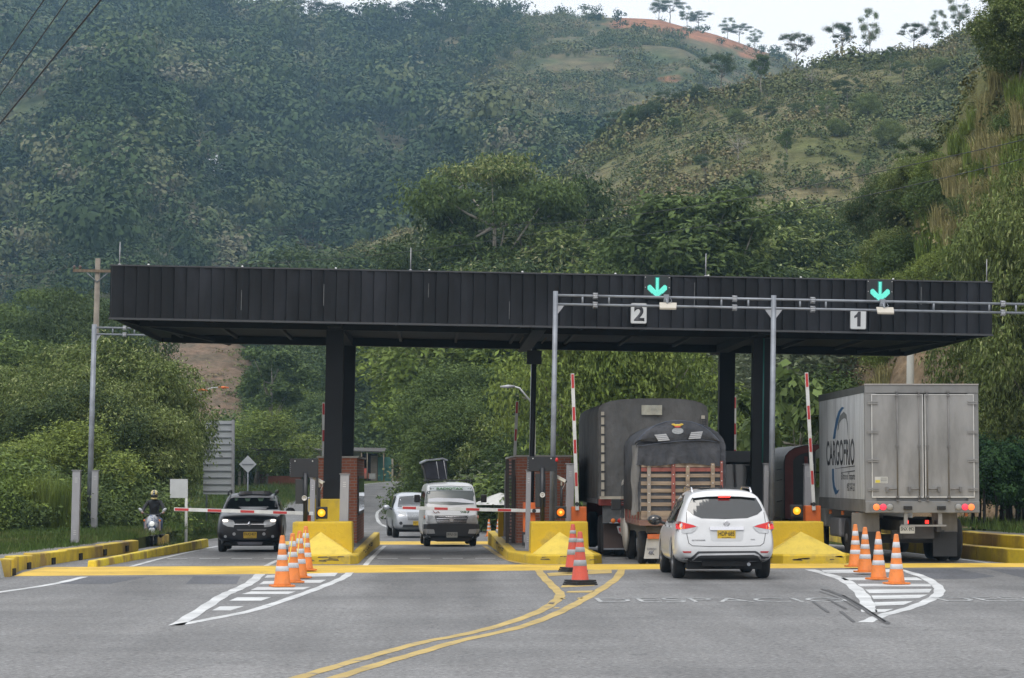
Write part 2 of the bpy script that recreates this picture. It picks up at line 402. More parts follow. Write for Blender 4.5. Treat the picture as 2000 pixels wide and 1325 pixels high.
def mtn_cover(V):
    px, py = project(V); d = np.zeros(len(V))
    d = np.maximum(d, np.exp(-(((px-1340)-(py-62)*1.9)/170)**2 - ((py-(40+np.abs(px-1250)*.22))/18)**2)*1.05)
    d = np.maximum(d, np.exp(-((px-1490)/70)**2 - ((py-108)/9)**2)); d = np.maximum(d, np.exp(-((px-1310)/40)**2 - ((py-155)/12)**2)*.8)
    d = np.maximum(d, np.exp(-((px-392)/26)**2 - ((py-305)/20)**2)*1.1)
    return d
def mtn_open(px, py):
    a = sstep(0, 1, (px-900-(py-60)*-.3)/160) * (1-sstep(215, 330, py + fbm(px/60, py/60)*90)) * sstep(5, 40, py)
    b = np.exp(-((px-392)/32)**2 - ((py-300)/26)**2); c = np.exp(-((px-870)/35)**2 - ((py-80)/60)**2)*.8
    rs = np.exp(-(((px-1340)-(py-62)*1.9)/175)**2 - ((py-(40+np.abs(px-1250)*.22))/24)**2)*1.6
    return np.clip(np.maximum(np.maximum(np.maximum(a, b), c), rs), 0, 1)
m_mtn = landmat('mountain_soil', (.06,.078,.034), (.135,.11,.06), (.27,.125,.065), .035, .22)
m_hill = landmat('hill_grass', (.10,.108,.042), (.165,.145,.075), (.14,.085,.045), .06, .6)
m_knoll = landmat('dry_bank', (.12,.095,.065), (.19,.13,.09), (.10,.10,.045), .22, 1.1)
m_cut = landmat('cut_rock', (.13,.10,.065), (.22,.155,.095), (.12,.12,.05), .35, 2.2)
m_ground = landmat('verge_grass', (.055,.085,.02), (.09,.10,.035), (.12,.095,.06), .35, 9)
polar('ground', H_flat, np.arange(-2600, 4800, 40), np.concatenate([np.linspace(8, 140, 100), np.geomspace(143, 2400, 40)]), m_ground, lambda V: np.full(len(V), .12))
polar('mountain', H_mtn, np.arange(-1300, 3300, 16), np.concatenate([np.linspace(262, 1000, 150), np.linspace(1008, 1150, 8)]), m_mtn, mtn_cover)
polar('hill', H_hill, np.arange(420, 2900, 10), np.concatenate([np.linspace(138, 400, 110), np.linspace(403, 520, 14)]), m_hill, lambda V: np.full(len(V), .25))
polar('knoll', H_knoll, np.arange(60, 700, 10), np.linspace(222, 362, 60), m_knoll, lambda V: np.full(len(V), .1))
polar('cut_slope', H_cut, np.arange(1330, 4200, 9), np.linspace(60, 175, 150), m_cut, lambda V: sstep(9, 16, V[:,2])*.9)

# ================================================================== vegetation
def leaves(rg, clumps, n, size, droop=.3, aspect=.42, shell=.55, up=.55, dw=.95, rn=.36):
    C = np.array([c[0] for c in clumps]); Rd = np.array([c[1] for c in clumps], float)
    wt = (Rd.prod(1))**(2/3); idx = rg.choice(len(clumps), n, p=wt/wt.sum())
    d = rg.normal(size=(n,3)); d /= np.linalg.norm(d,axis=1)[:,None]
    r = shell + (1-shell)*rg.random(n)**.6; q_ = np.sin(d[:,0]*5.3+idx*1.3)*np.sin(d[:,1]*4.7+idx*2.1)*np.sin(d[:,2]*5.9+idx*.7+1); r *= (1 + .18*(rg.random(n)-.5))*(1+.75*q_)
    p = C[idx] + d*Rd[idx]*r[:,None]
    nr = d*dw + np.array([0,0,up]) + rg.normal(size=(n,3))*rn; nr /= np.linalg.norm(nr,axis=1)[:,None]
    a = rg.normal(size=(n,3)) + d*.7; a[:,2] -= droop*1.6; a -= nr*(a*nr).sum(1)[:,None]; a /= np.linalg.norm(a,axis=1)[:,None]
    b = np.cross(nr, a); s = size*(.6+.8*rg.random(n))[:,None]
    V = np.stack([p - a*s*.5, p + b*s*aspect*.5 + nr*s*.08, p + a*s*.5, p - b*s*aspect*.5 + nr*s*.08], 1).reshape(-1,3)
    F = np.arange(4*n).reshape(n,4); return V, F
def crown_clumps(rg, R_, H_, z0, k, rel=(.26,.42), flat=1.0, top=0.0):
    sk = (rg.random()-.5)*.5
    out = []
    for i in range(k):
        th = i*2.399 + rg.random()*.8; f = (i+.5)/k; zz = -1 + 2*f**.8; rr = math.sqrt(max(0, 1-zz*zz))*(.42+.62*rg.random())
        c = (R_*(rr*math.cos(th)+sk*zz*.4), R_*rr*math.sin(th), z0 + H_*.5*(zz+1)*.86*(.86+.28*rg.random()))
        s = R_*(rel[0]+(rel[1]-rel[0])*rg.random()); out.append((c, (s*(.9+.3*rg.random()), s*(.9+.3*rg.random()), s*flat*(.7+.3*rg.random()))))
    return out
def limb_mesh(rg, clumps, h0, r0, mat, bare=False, lean=0.0):
    mb = MB(); top = (lean*h0, 0, h0)
    pts = [(0,0,-.3)]; k = 5
    for i in range(1, k+1): t = i/k; pts.append((lean*h0*t + (rg.random()-.5)*r0*1.2, (rg.random()-.5)*r0*1.2, h0*t))
    mb.tube(pts, [r0*1.35]+[r0*(1-.45*i/k) for i in range(1,k+1)], 8)
    for c, s in clumps[:14]:
        st = pts[3 + int(rg.random()*3) if len(pts) > 5 else -1]; c = Vector(c); st = Vector(st); m = st.lerp(c, .5) + Vector(((rg.random()-.5)*.3, (rg.random()-.5)*.3, -.15))*r0*4
        mb.tube([st, m, c], [r0*.45, r0*.28, r0*.1], 5)
        if bare:
            for _ in range(7):
                e = c + Vector(rg.normal(size=3)*np.array(s)*.9); mb.tube([m.lerp(c,.6+.4*rg.random()), e], [r0*.13, r0*.04], 3)
    return mb
bark = mk('bark', (.13,.11,.085), .9, var=.3, scale=6, col2=(.22,.2,.17), c2scale=2, bump=.4)
bark_pale = mk('pale_bark', (.34,.31,.26), .9, var=.25, scale=5, col2=(.16,.14,.11), c2scale=2, bump=.3)
LM = {
 'mid': leafmat('leaf_mid', (0.061,0.095,0.028), (0.122,0.17,0.053)),
 'dark': leafmat('leaf_dark', (0.034,0.058,0.022), (0.073,0.103,0.037)),
 'olive': leafmat('leaf_olive', (0.091,0.128,0.033), (0.171,0.213,0.066), tip=(0.232,0.255,0.11)),
 'lime': leafmat('leaf_lime', (0.11,0.164,0.033), (0.201,0.249,0.061)),
 'grey': leafmat('leaf_grey', (0.122,0.152,0.088), (0.207,0.231,0.143)),
 'mango': leafmat('leaf_mango', (0.043,0.075,0.03), (0.098,0.14,0.055), tip=(0.207,0.206,0.11)),
 'cream': leafmat('leaf_blossom', (.15,.19,.06), (.30,.31,.13)),
 'pine': leafmat('leaf_hedge', (.022,.06,.02), (.05,.105,.032)),
}
PROTO = {}
LM['straw'] = leafmat('leaf_straw', (0.232,0.217,0.087), (0.377,0.334,0.160))
def proto(key, R_, H_, z0, k, n, size, leaf, rel=(.26,.42), flat=1.0, droop=.3, trunk=.16, tb=None, aspect=.42, shell=.55, lean=0.0, mix=None):
    rg = np.random.default_rng(abs(hash(key)) % 1000 if False else sum(map(ord, key))*7+3)
    cl = crown_clumps(rg, R_, H_, z0, k, rel, flat)
    V, F = leaves(rg, cl, n, size, droop, aspect, shell, .5, .5, .55)
    mi = None; ms = [LM[leaf]]
    if mix:
        ms.append(LM[mix[0]]); zc = V[F[:,0],2]; mi = ((zc > z0 + H_*mix[1]) & (rg.random(len(F)) < mix[2])).astype(int)
    me = npmesh('crown', V, F, ms, mi)
    tm = limb_mesh(rg, cl, z0 + H_*.35, trunk, None, lean=lean)
    PROTO[key] = (me, tm, tb or bark, None)
proto('round', 4.2, 6.0, 3.0, 38, 42000, .18, 'mid', rel=(.19,.33))
proto('round2', 4.0, 6.5, 3.0, 40, 40000, .18, 'dark', rel=(.19,.33))
proto('olive', 4.0, 6.0, 2.6, 38, 36000, .22, 'olive', rel=(.19,.33), droop=.8)
proto('lime', 3.2, 4.6, 1.6, 24, 28000, .17, 'lime')
proto('mango', 4.8, 7.0, 3.0, 42, 44000, .26, 'mango', rel=(.19,.31), droop=1.0, aspect=.3)
proto('umbrella', 5.2, 3.2, 7.0, 24, 20000, .20, 'mid', rel=(.22,.34), flat=.35, tb=bark_pale)
proto('blossom', 4.6, 5.0, 7.5, 15, 22000, .20, 'mid', rel=(.22,.34), flat=.5, mix=('cream', .7, .5), tb=bark_pale)
proto('airy', 3.4, 3.2, 3.6, 17, 8000, .17, 'dark', rel=(.15,.36), flat=.55, trunk=.11, shell=.1)
proto('airy2', 2.2, 4.8, 2.4, 17, 7000, .16, 'mid', rel=(.18,.40), flat=.8, trunk=.09, tb=bark_pale, shell=.1)
proto('slim', 1.7, 4.5, 5.0, 12, 9000, .20, 'mid', rel=(.3,.5), trunk=.1, tb=bark_pale)
proto('shrub', 2.4, 2.6, -.2, 24, 17000, .18, 'mid', shell=.35, rel=(.3,.5), trunk=.06)
proto('shrub2', 2.4, 2.4, -.2, 24, 17000, .18, 'lime', shell=.35, rel=(.3,.5), trunk=.06)
proto('shrub3', 2.4, 2.6, -.2, 22, 16000, .16, 'grey', rel=(.3,.5), trunk=.06)
proto('big_leaf', 2.6, 4.6, 2.2, 13, 1500, .55, 'mid', rel=(.2,.3), droop=1.4, aspect=.6, trunk=.09, tb=bark_pale)
proto('droop', 3.4, 6.0, 1.8, 32, 48000, .16, 'olive', rel=(.2,.34), droop=1.5, aspect=.34, trunk=.1)
def tuft_proto(key, n, h, leaf, spread=.5):
    rg = np.random.default_rng(sum(map(ord,key))); a = rg.random(n)*6.28; r = spread*rg.random(n)**.5; x, y = r*np.cos(a), r*np.sin(a)
    hh = h*(.5+.7*rg.random(n)); b = rg.random(n)*6.28; ln = hh*(.15+.5*rg.random(n)); w = .016+.02*rg.random(n)
    d = np.stack([np.cos(b), np.sin(b)], -1); pr = np.stack([-d[:,1], d[:,0]], -1)*w[:,None]; z0 = np.full(n,-.1)
    def pt(f, zf_, s): return np.stack([x+d[:,0]*ln*f+pr[:,0]*s, y+d[:,1]*ln*f+pr[:,1]*s, z0*(zf_==0)+hh*zf_], -1)
    V = np.stack([pt(0,0,-1), pt(0,0,1), pt(.35,.7,.8), pt(.35,.7,-.8), pt(1,.95,.1), pt(1,.95,-.1)], 1).reshape(-1,3); i = np.arange(n)*6
    F = np.concatenate([np.stack([i,i+1,i+2,i+3],-1), np.stack([i+3,i+2,i+4,i+5],-1)])
    PROTO[key] = (npmesh('blades', V, F, LM[leaf]), None, None, None)
tuft_proto('straw_tuft', 260, 1.7, 'straw', .8)
tuft_proto('green_tuft', 260, 1.5, 'lime', .8)
proto('bare', 2.6, 3.6, 2.2, 13, 60, .2, 'grey', rel=(.3,.5), trunk=.12, tb=bark_pale)
PROTO['bare'] = (PROTO['bare'][0], limb_mesh(np.random.default_rng(3), crown_clumps(np.random.default_rng(3), 2.6, 3.6, 2.2, 13, (.3,.5)), 3.4, .12, None, bare=True), bark_pale, None)
TREES = {}; EDGE = [None, None]
def tree(key, X, Y, z, s, label, name='tree', group=None, cat='tree', sz=None, rz=None):
    me, tm, tb, _ = PROTO[key]
    if rz is None: rz = random.random()*6.28
    root = link(name, None, None, label, cat, group, None, (X, Y, z), (0,0,rz)); root.scale = (s, s, sz or s)
    if tm is None: link('blades', me, root); return root
    link('crown', me, root)
    if key not in TREES:
        t = tm.build('trunk', tb, root); TREES[key] = t.data
    else: link('trunk', TREES[key], root)
    return root
def at_top(key, px, ytop, Y, z, label, wide=1.0, **kw):
    """a tree standing at column px and distance Y whose crown tops out at photo row ytop"""
    me = PROTO[key][0]
    if 'h' not in me:
        me['h'] = max(v.co.z for v in me.vertices); q = sorted(abs(v.co.x) for v in me.vertices); me['r'] = q[int(len(q)*.97)]
    ht = P(px, ytop, Y).z - z; s = ht / me['h']; rp = me['r']*s*wide*FPX/Y
    if EDGE[0] is not None and px-rp < EDGE[0]: px = EDGE[0]+rp
    if EDGE[1] is not None and px+rp > EDGE[1]: px = EDGE[1]-rp
    return tree(key, XP(px, Y), Y, z, s*wide, label, sz=s, **kw)
# ---- the distant forest on the mountain: one mass, nobody could count it
def low_crown(rg, n=165, r=4.2, cs=1.02):
    cl = [((rg.normal()*r*.42, rg.normal()*r*.42, 5.2+rg.random()*3.0), (r*(.42+.2*rg.random()), r*(.42+.2*rg.random()), r*.40)) for _ in range(6)]
    return leaves(rg, cl, n, cs, .2, .8, .8, .7, 1.0, .18)
def forest(name, pts, variants, mats, label, cat):
    Vs, Fs, Ts, off = [], [], [], 0; rg = np.random.default_rng(5)
    if not isinstance(pts, list): pts, variants = [pts], [variants]
    jobs = []
    for p_, v_ in zip(pts, variants):
        vi = rg.integers(0, len(v_), len(p_)); jobs += [(V, F, p_[vi == k]) for k, (V, F) in enumerate(v_)]
    for V, F, sel in jobs:
        if not len(sel): continue
        n = len(sel); s = sel[:,3]; a = rg.random(n)*6.28; ca, sa = np.cos(a), np.sin(a)
        X = (V[None,:,0]*ca[:,None]-V[None,:,1]*sa[:,None])*s[:,None]+sel[:,0:1]
        Yv = (V[None,:,0]*sa[:,None]+V[None,:,1]*ca[:,None])*s[:,None]+sel[:,1:2]
        Z = V[None,:,2]*(s*(.85+.4*rg.random(n)))[:,None]+sel[:,2:3]
        Vs.append(np.stack([X,Yv,Z],-1).reshape(-1,3)); Fs.append((F[None]+(np.arange(n)*len(V))[:,None,None]).reshape(-1,4)+off)
        Ts.append(np.repeat(rg.random(n), len(V))); off += n*len(V)
    me = npmesh(name, np.concatenate(Vs), np.concatenate(Fs), mats)
    at = me.attributes.new('tint', 'FLOAT', 'POINT'); at.data.foreach_set('value', np.concatenate(Ts).astype(np.float32))
    return link(name, me, label=label, cat=cat, kind='stuff')
def forestmat(name, ramp, scale=.012):
    m = bpy.data.materials.new(name); m.use_nodes = True; t = m.node_tree; b = t.nodes['Principled BSDF']; l = t.links.new
    b.inputs['Roughness'].default_value = .8; b.inputs['Specular IOR Level'].default_value = .15
    co = t.nodes.new('ShaderNodeTexCoord'); n = t.nodes.new('ShaderNodeTexNoise'); n.inputs['Scale'].default_value = scale; n.inputs['Detail'].default_value = 5; l(co.outputs['Object'], n.inputs['Vector'])
    at = t.nodes.new('ShaderNodeAttribute'); at.attribute_name = 'tint'; ge = t.nodes.new('ShaderNodeNewGeometry')
    a = t.nodes.new('ShaderNodeMath'); a.operation = 'MULTIPLY_ADD'; a.inputs[1].default_value = .55; l(at.outputs['Fac'], a.inputs[0])
    r = t.nodes.new('ShaderNodeMapRange'); r.inputs[1].default_value = .38; r.inputs[2].default_value = .62; r.inputs[4].default_value = .52; l(n.outputs['Fac'], r.inputs[0]); l(r.outputs[0], a.inputs[2])
    cr = t.nodes.new('ShaderNodeValToRGB'); cr.color_ramp.elements.remove(cr.color_ramp.elements[0])
    for i, (p, c) in enumerate(ramp):
        e = cr.color_ramp.elements[0] if i == 0 else cr.color_ramp.elements.new(p); e.position = p; e.color = (*c, 1)
    l(a.outputs[0], cr.inputs[0])
    v = t.nodes.new('ShaderNodeMapRange'); v.inputs[3].default_value = .86; v.inputs[4].default_value = 1.14; l(ge.outputs['Random Per Island'], v.inputs[0])
    vm = t.nodes.new('ShaderNodeVectorMath'); vm.operation = 'SCALE'; l(cr.outputs[0], vm.inputs[0]); l(v.outputs[0], vm.inputs['Scale']); l(vm.outputs[0], b.inputs['Base Color'])
    return m
rg = np.random.default_rng(21)
def scatter_mtn():
    N = 17500; u = rg.uniform(-260, 2100, N); Y = 285 + (1010-285)*rg.random(N)**.62
    X = x_of(u, Y); Z = H_mtn(X, Y); px, py = project(np.stack([X,Y,Z],-1))
    op = mtn_open(px, py); keep = (rg.random(N) > op*.965) & (py < 760)
    s_open = op; keep &= ~((px > 620) & (py > 560)) & ~((u > 150) & (u < 640) & (Y < 350)) & ~((np.abs(px-430) < 20) & (py > 318) & (py < 368)) & ~((px > 1180) & (py > SKY_fn(px) + 60))
    k2 = fbm(X/60, Y/60, 3) > -.17; keep &= k2 | (rg.random(N) < .35)
    s = (.45 + .85*rg.random(N)**2.4) * (1 - .4*op) * (.5+.5*np.clip(Y/800,0,1))
    return np.stack([X, Y, Z-1.6, s], -1)[keep]
def SKY_fn(px): return tab(px, SKY_H)
mt = forestmat('forest_leaves', [(0,(0.019,0.035,0.014)),(.25,(0.033,0.054,0.019)),(.5,(0.050,0.079,0.026)),(.72,(0.077,0.104,0.037)),(.9,(0.115,0.129,0.058)),(1,(0.165,0.156,0.097))])
var = [low_crown(np.random.default_rng(i)) for i in range(8)]
_m = scatter_mtn(); nb = _m[:,1] < 500; fine = [low_crown(np.random.default_rng(80+i), 340, 4.2, .60) for i in range(6)]
_b = _m[(rg.random(len(_m)) < .05) & (_m[:,1] > 420)].copy(); _b[:,3] *= 2.1; _b[:,2] -= 1.5
FV = [(v, _m[~nb]) for v in [0]]; forest('forest', [_m[~nb], _m[nb], _b], [var, fine, [low_crown(np.random.default_rng(60+i), 420, 4.2, .55) for i in range(4)]], mt, 'dense hazy blue green forest covering the mountain behind the toll station', 'forest')
# low scrub on the nearer hill
def scrub(rg_, n=110, r=1.3):
    cl = [((rg_.normal()*r*.5, rg_.normal()*r*.5, .3+rg_.random()*.6), (r*.6, r*.6, r*.55)) for _ in range(4)]
    return leaves(rg_, cl, n, .34, .2, .7, .7, .7)
zf = lambda Y: np.interp(Y, _pY, _pZ)
def scatter_hill():
    N = 15000; u = rg.uniform(560, 2080, N); Y = 195 + 210*rg.random(N)**.8
    X = x_of(u, Y); Z = H_hill(X, Y); k = fbm(X/16, Y/16, 4); keep = (Z > zf(Y)) & ((k > -.06) | (rg.random(N) < .35))
    s = (.4 + .8*rg.random(N)**2.5) * (1 + np.clip(k,0,.3)*3)
    return np.stack([X, Y, Z-.3, s], -1)[keep]
ms = forestmat('scrub_leaves', [(0,(0.06,0.084,0.031)),(.4,(0.093,0.115,0.041)),(.65,(0.128,0.139,0.05)),(.85,(0.18,0.162,0.072)),(1,(0.225,0.182,0.096))], .05)
def scatter_open():
    N = 5200; u = rg.uniform(850, 1560, N); Y = rg.uniform(640, 1000, N); X = x_of(u, Y); Z = H_mtn(X, Y); px, py = project(np.stack([X,Y,Z],-1)); op = mtn_open(px, py)
    keep = (op > .3) & (fbm(X/22, Y/22, 4) + .1*rg.random(N) > .03) & ~((np.abs(py-(38+np.abs(px-1250)*.22)) < 16) & (px > 1150) & (px < 1540)); return np.stack([X, Y, Z-.4, .9+1.5*rg.random(N)**2], -1)[keep]
def scatter_knoll():
    N = 900; u = rg.uniform(200, 580, N); Y = rg.uniform(228, 300, N); X = x_of(u, Y); Z = H_knoll(X, Y); k = fbm(X/7, Y/9, 3)
    return np.stack([X, Y, Z-.35, .25+.5*rg.random(N)**2], -1)[(k > .02) | (rg.random(N) < .12)]
def scatter_cut():
    N = 8000; Y = rg.uniform(66, 165, N); X = 15+38*rg.random(N)**1.3; Z = H_cut(X, Y); b = zf(Y)
    keep = ((Z-b > 7) & (rg.random(N) < .8)) | ((Z-b > .6) & (rg.random(N) < .10)); return np.stack([X, Y, Z-.3, .2+.35*rg.random(N)**1.5], -1)[keep]
forest('undergrowth', np.concatenate([scatter_hill(), scatter_open(), scatter_cut(), scatter_knoll()]), [scrub(np.random.default_rng(50+i)) for i in range(6)], ms, 'low green and straw coloured scrub growing over the nearer hill', 'scrub')
# ================================================================== road and markings
def asphalt(name, col, c2, patch=.5, streak=True):
    m = bpy.data.materials.new(name); m.use_nodes = True; t = m.node_tree; b = t.nodes['Principled BSDF']; l = t.links.new
    b.inputs['Roughness'].default_value = .82; b.inputs['Specular IOR Level'].default_value = .35
    co = t.nodes.new('ShaderNodeTexCoord')
    def nz(s, d, st=None, r=.6):
        v = co.outputs['Object']
        if st: mp = t.nodes.new('ShaderNodeMapping'); mp.inputs['Scale'].default_value = st; l(v, mp.inputs['Vector']); v = mp.outputs[0]
        n = t.nodes.new('ShaderNodeTexNoise'); n.inputs['Scale'].default_value = s; n.inputs['Detail'].default_value = d; n.inputs['Roughness'].default_value = r; l(v, n.inputs['Vector']); return n.outputs['Fac']
    def mr(f, a, c, o0, o1):
        r = t.nodes.new('ShaderNodeMapRange'); r.inputs[1].default_value = a; r.inputs[2].default_value = c; r.inputs[3].default_value = o0; r.inputs[4].default_value = o1; l(f, r.inputs[0]); return r.outputs[0]
    def ml(a, c):
        x = t.nodes.new('ShaderNodeMath'); x.operation = 'MULTIPLY'; l(a, x.inputs[0]); l(c, x.inputs[1]); return x.outputs[0]
    mx = t.nodes.new('ShaderNodeMixRGB'); mx.inputs[1].default_value = (*col, 1); mx.inputs[2].default_value = (*c2, 1); l(mr(nz(.22, 8), .4, .62, 0, 1), mx.inputs[0])
    sp = nz(15, 5, None, .85); f = mr(sp, .38, .62, .5, 1.55); f = ml(f, mr(nz(5, 6, None, .7), .3, .7, .86, 1.14))
    if streak: f = ml(f, mr(nz(1.0, 5, (1.1, .07, 1)), .3, .7, .84, 1.13)); f = ml(f, mr(nz(1.0, 6, (.12, .8, 1)), .35, .65, .92, 1.07))
    # cracks
    vo = t.nodes.new('ShaderNodeTexVoronoi'); vo.feature = 'DISTANCE_TO_EDGE'; vo.inputs['Scale'].default_value = .32
    wn = t.nodes.new('ShaderNodeTexNoise'); wn.inputs['Scale'].default_value = 1.3; wn.inputs['Detail'].default_value = 6; l(co.outputs['Object'], wn.inputs['Vector'])
    va = t.nodes.new('ShaderNodeVectorMath'); va.operation = 'ADD'; l(co.outputs['Object'], va.inputs[0]); l(wn.outputs['Color'], va.inputs[1]); l(va.outputs[0], vo.inputs['Vector'])
    cr = mr(vo.outputs['Distance'], 0, .006, .62, 1.0); f = ml(f, cr)
    f = ml(f, mr(nz(1.1, 5, None, .55), .66, .74, 1.0, .72)); f = ml(f, mr(nz(3.1, 3), .70, .76, 1.0, .7))
    if streak:   # rubber and oil darkened tracks where the lanes leave the toll gates
        sx = t.nodes.new('ShaderNodeSeparateXYZ'); l(co.outputs['Object'], sx.inputs[0]); wob = mr(nz(.25, 4), .3, .7, -.5, .5)
        xx = t.nodes.new('ShaderNodeMath'); xx.operation = 'ADD'; l(sx.outputs[0], xx.inputs[0]); l(wob, xx.inputs[1])
        yf_ = mr(sx.outputs[1], 30, 53, 0, 1)
        for cx, wd2, am in ((-.1,.9,.34),(-5.1,.9,.24),(5.6,1.0,.22),(11.1,.9,.26),(-.9,.25,.2),(.75,.25,.2),(4.7,.25,.18),(6.4,.25,.18),(10.2,.25,.18),(12,.25,.18)):
            a = t.nodes.new('ShaderNodeMath'); a.operation = 'SUBTRACT'; l(xx.outputs[0], a.inputs[0]); a.inputs[1].default_value = cx
            q = t.nodes.new('ShaderNodeMath'); q.operation = 'ABSOLUTE'; l(a.outputs[0], q.inputs[0])
            g = mr(q.outputs[0], 0, wd2*1.6, am, 0); h = ml(g, yf_); s1 = t.nodes.new('ShaderNodeMath'); s1.operation = 'SUBTRACT'; s1.inputs[0].default_value = 1; l(h, s1.inputs[1]); f = ml(f, s1.outputs[0])
    vm = t.nodes.new('ShaderNodeVectorMath'); vm.operation = 'SCALE'; l(mx.outputs[0], vm.inputs[0]); l(f, vm.inputs['Scale']); l(vm.outputs[0], b.inputs['Base Color'])
    bp = t.nodes.new('ShaderNodeBump'); bp.inputs['Strength'].default_value = .5; bp.inputs['Distance'].default_value = .01; l(sp, bp.inputs['Height']); l(bp.outputs[0], b.inputs['Normal'])
    return m
def wornpaint(name, col, wear=.40, base=(.13,.135,.14)):
    m = bpy.data.materials.new(name); m.use_nodes = True; t = m.node_tree; b = t.nodes['Principled BSDF']; l = t.links.new; b.inputs['Roughness'].default_value = .75
    co = t.nodes.new('ShaderNodeTexCoord'); n = t.nodes.new('ShaderNodeTexNoise'); n.inputs['Scale'].default_value = 3; n.inputs['Detail'].default_value = 10; n.inputs['Roughness'].default_value = .75; l(co.outputs['Object'], n.inputs['Vector'])
    r = t.nodes.new('ShaderNodeMapRange'); r.inputs[1].default_value = wear - .05; r.inputs[2].default_value = wear + .07; l(n.outputs['Fac'], r.inputs[0])
    n2 = t.nodes.new('ShaderNodeTexNoise'); n2.inputs['Scale'].default_value = .9; n2.inputs['Detail'].default_value = 6; l(co.outputs['Object'], n2.inputs['Vector'])
    r2 = t.nodes.new('ShaderNodeMapRange'); r2.inputs[1].default_value = .3; r2.inputs[2].default_value = .7; r2.inputs[3].default_value = .72; r2.inputs[4].default_value = 1.15; l(n2.outputs['Fac'], r2.inputs[0])
    mx = t.nodes.new('ShaderNodeMixRGB'); mx.inputs[1].default_value = (*base, 1); mx.inputs[2].default_value = (*col, 1); l(r.outputs[0], mx.inputs[0])
    vm = t.nodes.new('ShaderNodeVectorMath'); vm.operation = 'SCALE'; l(mx.outputs[0], vm.inputs[0]); l(r2.outputs[0], vm.inputs['Scale']); l(vm.outputs[0], b.inputs['Base Color'])
    return m
m_asp = asphalt('asphalt', (.168,.167,.166), (.130,.130,.130)); m_asp2 = asphalt('dark_asphalt_patch', (.098,.102,.113), (.085,.088,.098))
m_conc = asphalt('lane_concrete', (.20,.20,.198), (.15,.15,.15)); m_slab = mk('pavement_slab', (.17,.165,.15), .9, var=.3, scale=1.5, col2=(.11,.11,.10), c2scale=.8, bump=.3)
p_white = wornpaint('white_road_paint', (.50,.51,.51), .37); p_yel = wornpaint('yellow_road_paint', (.41,.295,.09), .39); p_yel2 = wornpaint('yellow_bump_paint', (.58,.38,.045), .36, (.18,.16,.10))
def sheet(name, pts, mat, lift, parent=None, **kw):
    """flat polygon laid on the land profile; pts are (X, Y)"""
    bm = bmesh.new(); f = bm.faces.new([bm.verts.new((p[0], p[1], 0)) for p in pts])
    ys = [p[1] for p in pts]; y = math.floor(min(ys)/2)*2
    cuts = [c for c in sorted(set(_pY + list(range(56, 240, 4)))) if min(ys) < c < max(ys)] if max(ys) > 55 else []
    for c in cuts: bmesh.ops.bisect_plane(bm, geom=bm.verts[:]+bm.edges[:]+bm.faces[:], plane_co=(0,c,0), plane_no=(0,1,0))
    for v in bm.verts: v.co.z = zg(v.co.y) + lift
    bmesh.ops.recalc_face_normals(bm, faces=bm.faces)
    for fc in bm.faces:
        if fc.normal.z < 0: fc.normal_flip()
    me = bpy.data.meshes.new(name); bm.to_mesh(me); bm.free(); me.materials.append(mat); return link(name, me, parent, **kw)
def gx(px, py): g = G(px, py); return (g.x, g.y)
far = [gx(560,983), gx(640,961), gx(705,947), gx(760,941), gx(815,937.5), gx(900,936.5), gx(1000,937), gx(1000,945), gx(900,952), gx(840,966), gx(815,990)]
road = sheet('road', [(-60,-20),(60,-20),(60,54),(20,56),(13.3,58),(12.9,63),(13.2,90),(13,116),(9,120),(3,122)] + far[::-1] + [(-9.0,128),(-8.8,100),(-8.75,84),(-8.7,71.5),(-8.3,70),(-8.8,56.5),(-8.6,50),(-11,46),(-60,30)], m_asp, 0.0, kind='structure')
def ribbon(name, pts, wd, mat, lift=.004, px=True):
    """painted line of real width wd along photo-surveyed points"""
    c = [Vector((*gx(*p), 0)) if px else Vector((*p, 0)) for p in pts]; out = []
    cc = []
    for i in range(len(c)-1):
        for k in range(6): 
            t = k/6; p0, p1, p2, p3 = c[max(i-1,0)], c[i], c[i+1], c[min(i+2,len(c)-1)]
            cc.append(.5*((2*p1)+(-p0+p2)*t+(2*p0-5*p1+4*p2-p3)*t*t+(-p0+3*p1-3*p2+p3)*t**3))
    cc.append(c[-1]); lft, rgt = [], []
    for i, p in enumerate(cc):
        d = (cc[min(i+1,len(cc)-1)]-cc[max(i-1,0)]).normalized(); n = Vector((-d.y,d.x,0)); wv = wd*(1+.12*math.sin(i*1.7))*.5
        lft.append(p+n*wv); rgt.append(p-n*wv)
    mb = MB(); V = []; 
    for a, b2 in zip(lft, rgt): V += [(a.x,a.y,zg(a.y)+lift),(b2.x,b2.y,zg(b2.y)+lift)]
    mb.add(V, [(2*i,2*i+1,2*i+3,2*i+2) for i in range(len(lft)-1)], 0)
    o = mb.build(name, mat, road)
    for f in o.data.polygons: 
        if f.normal.z < 0: f.flip()
    return o
def quadmark(name, pp, mat, lift=.004, parent=None): return sheet(name, [gx(*p) for p in pp], mat, lift, parent or road)
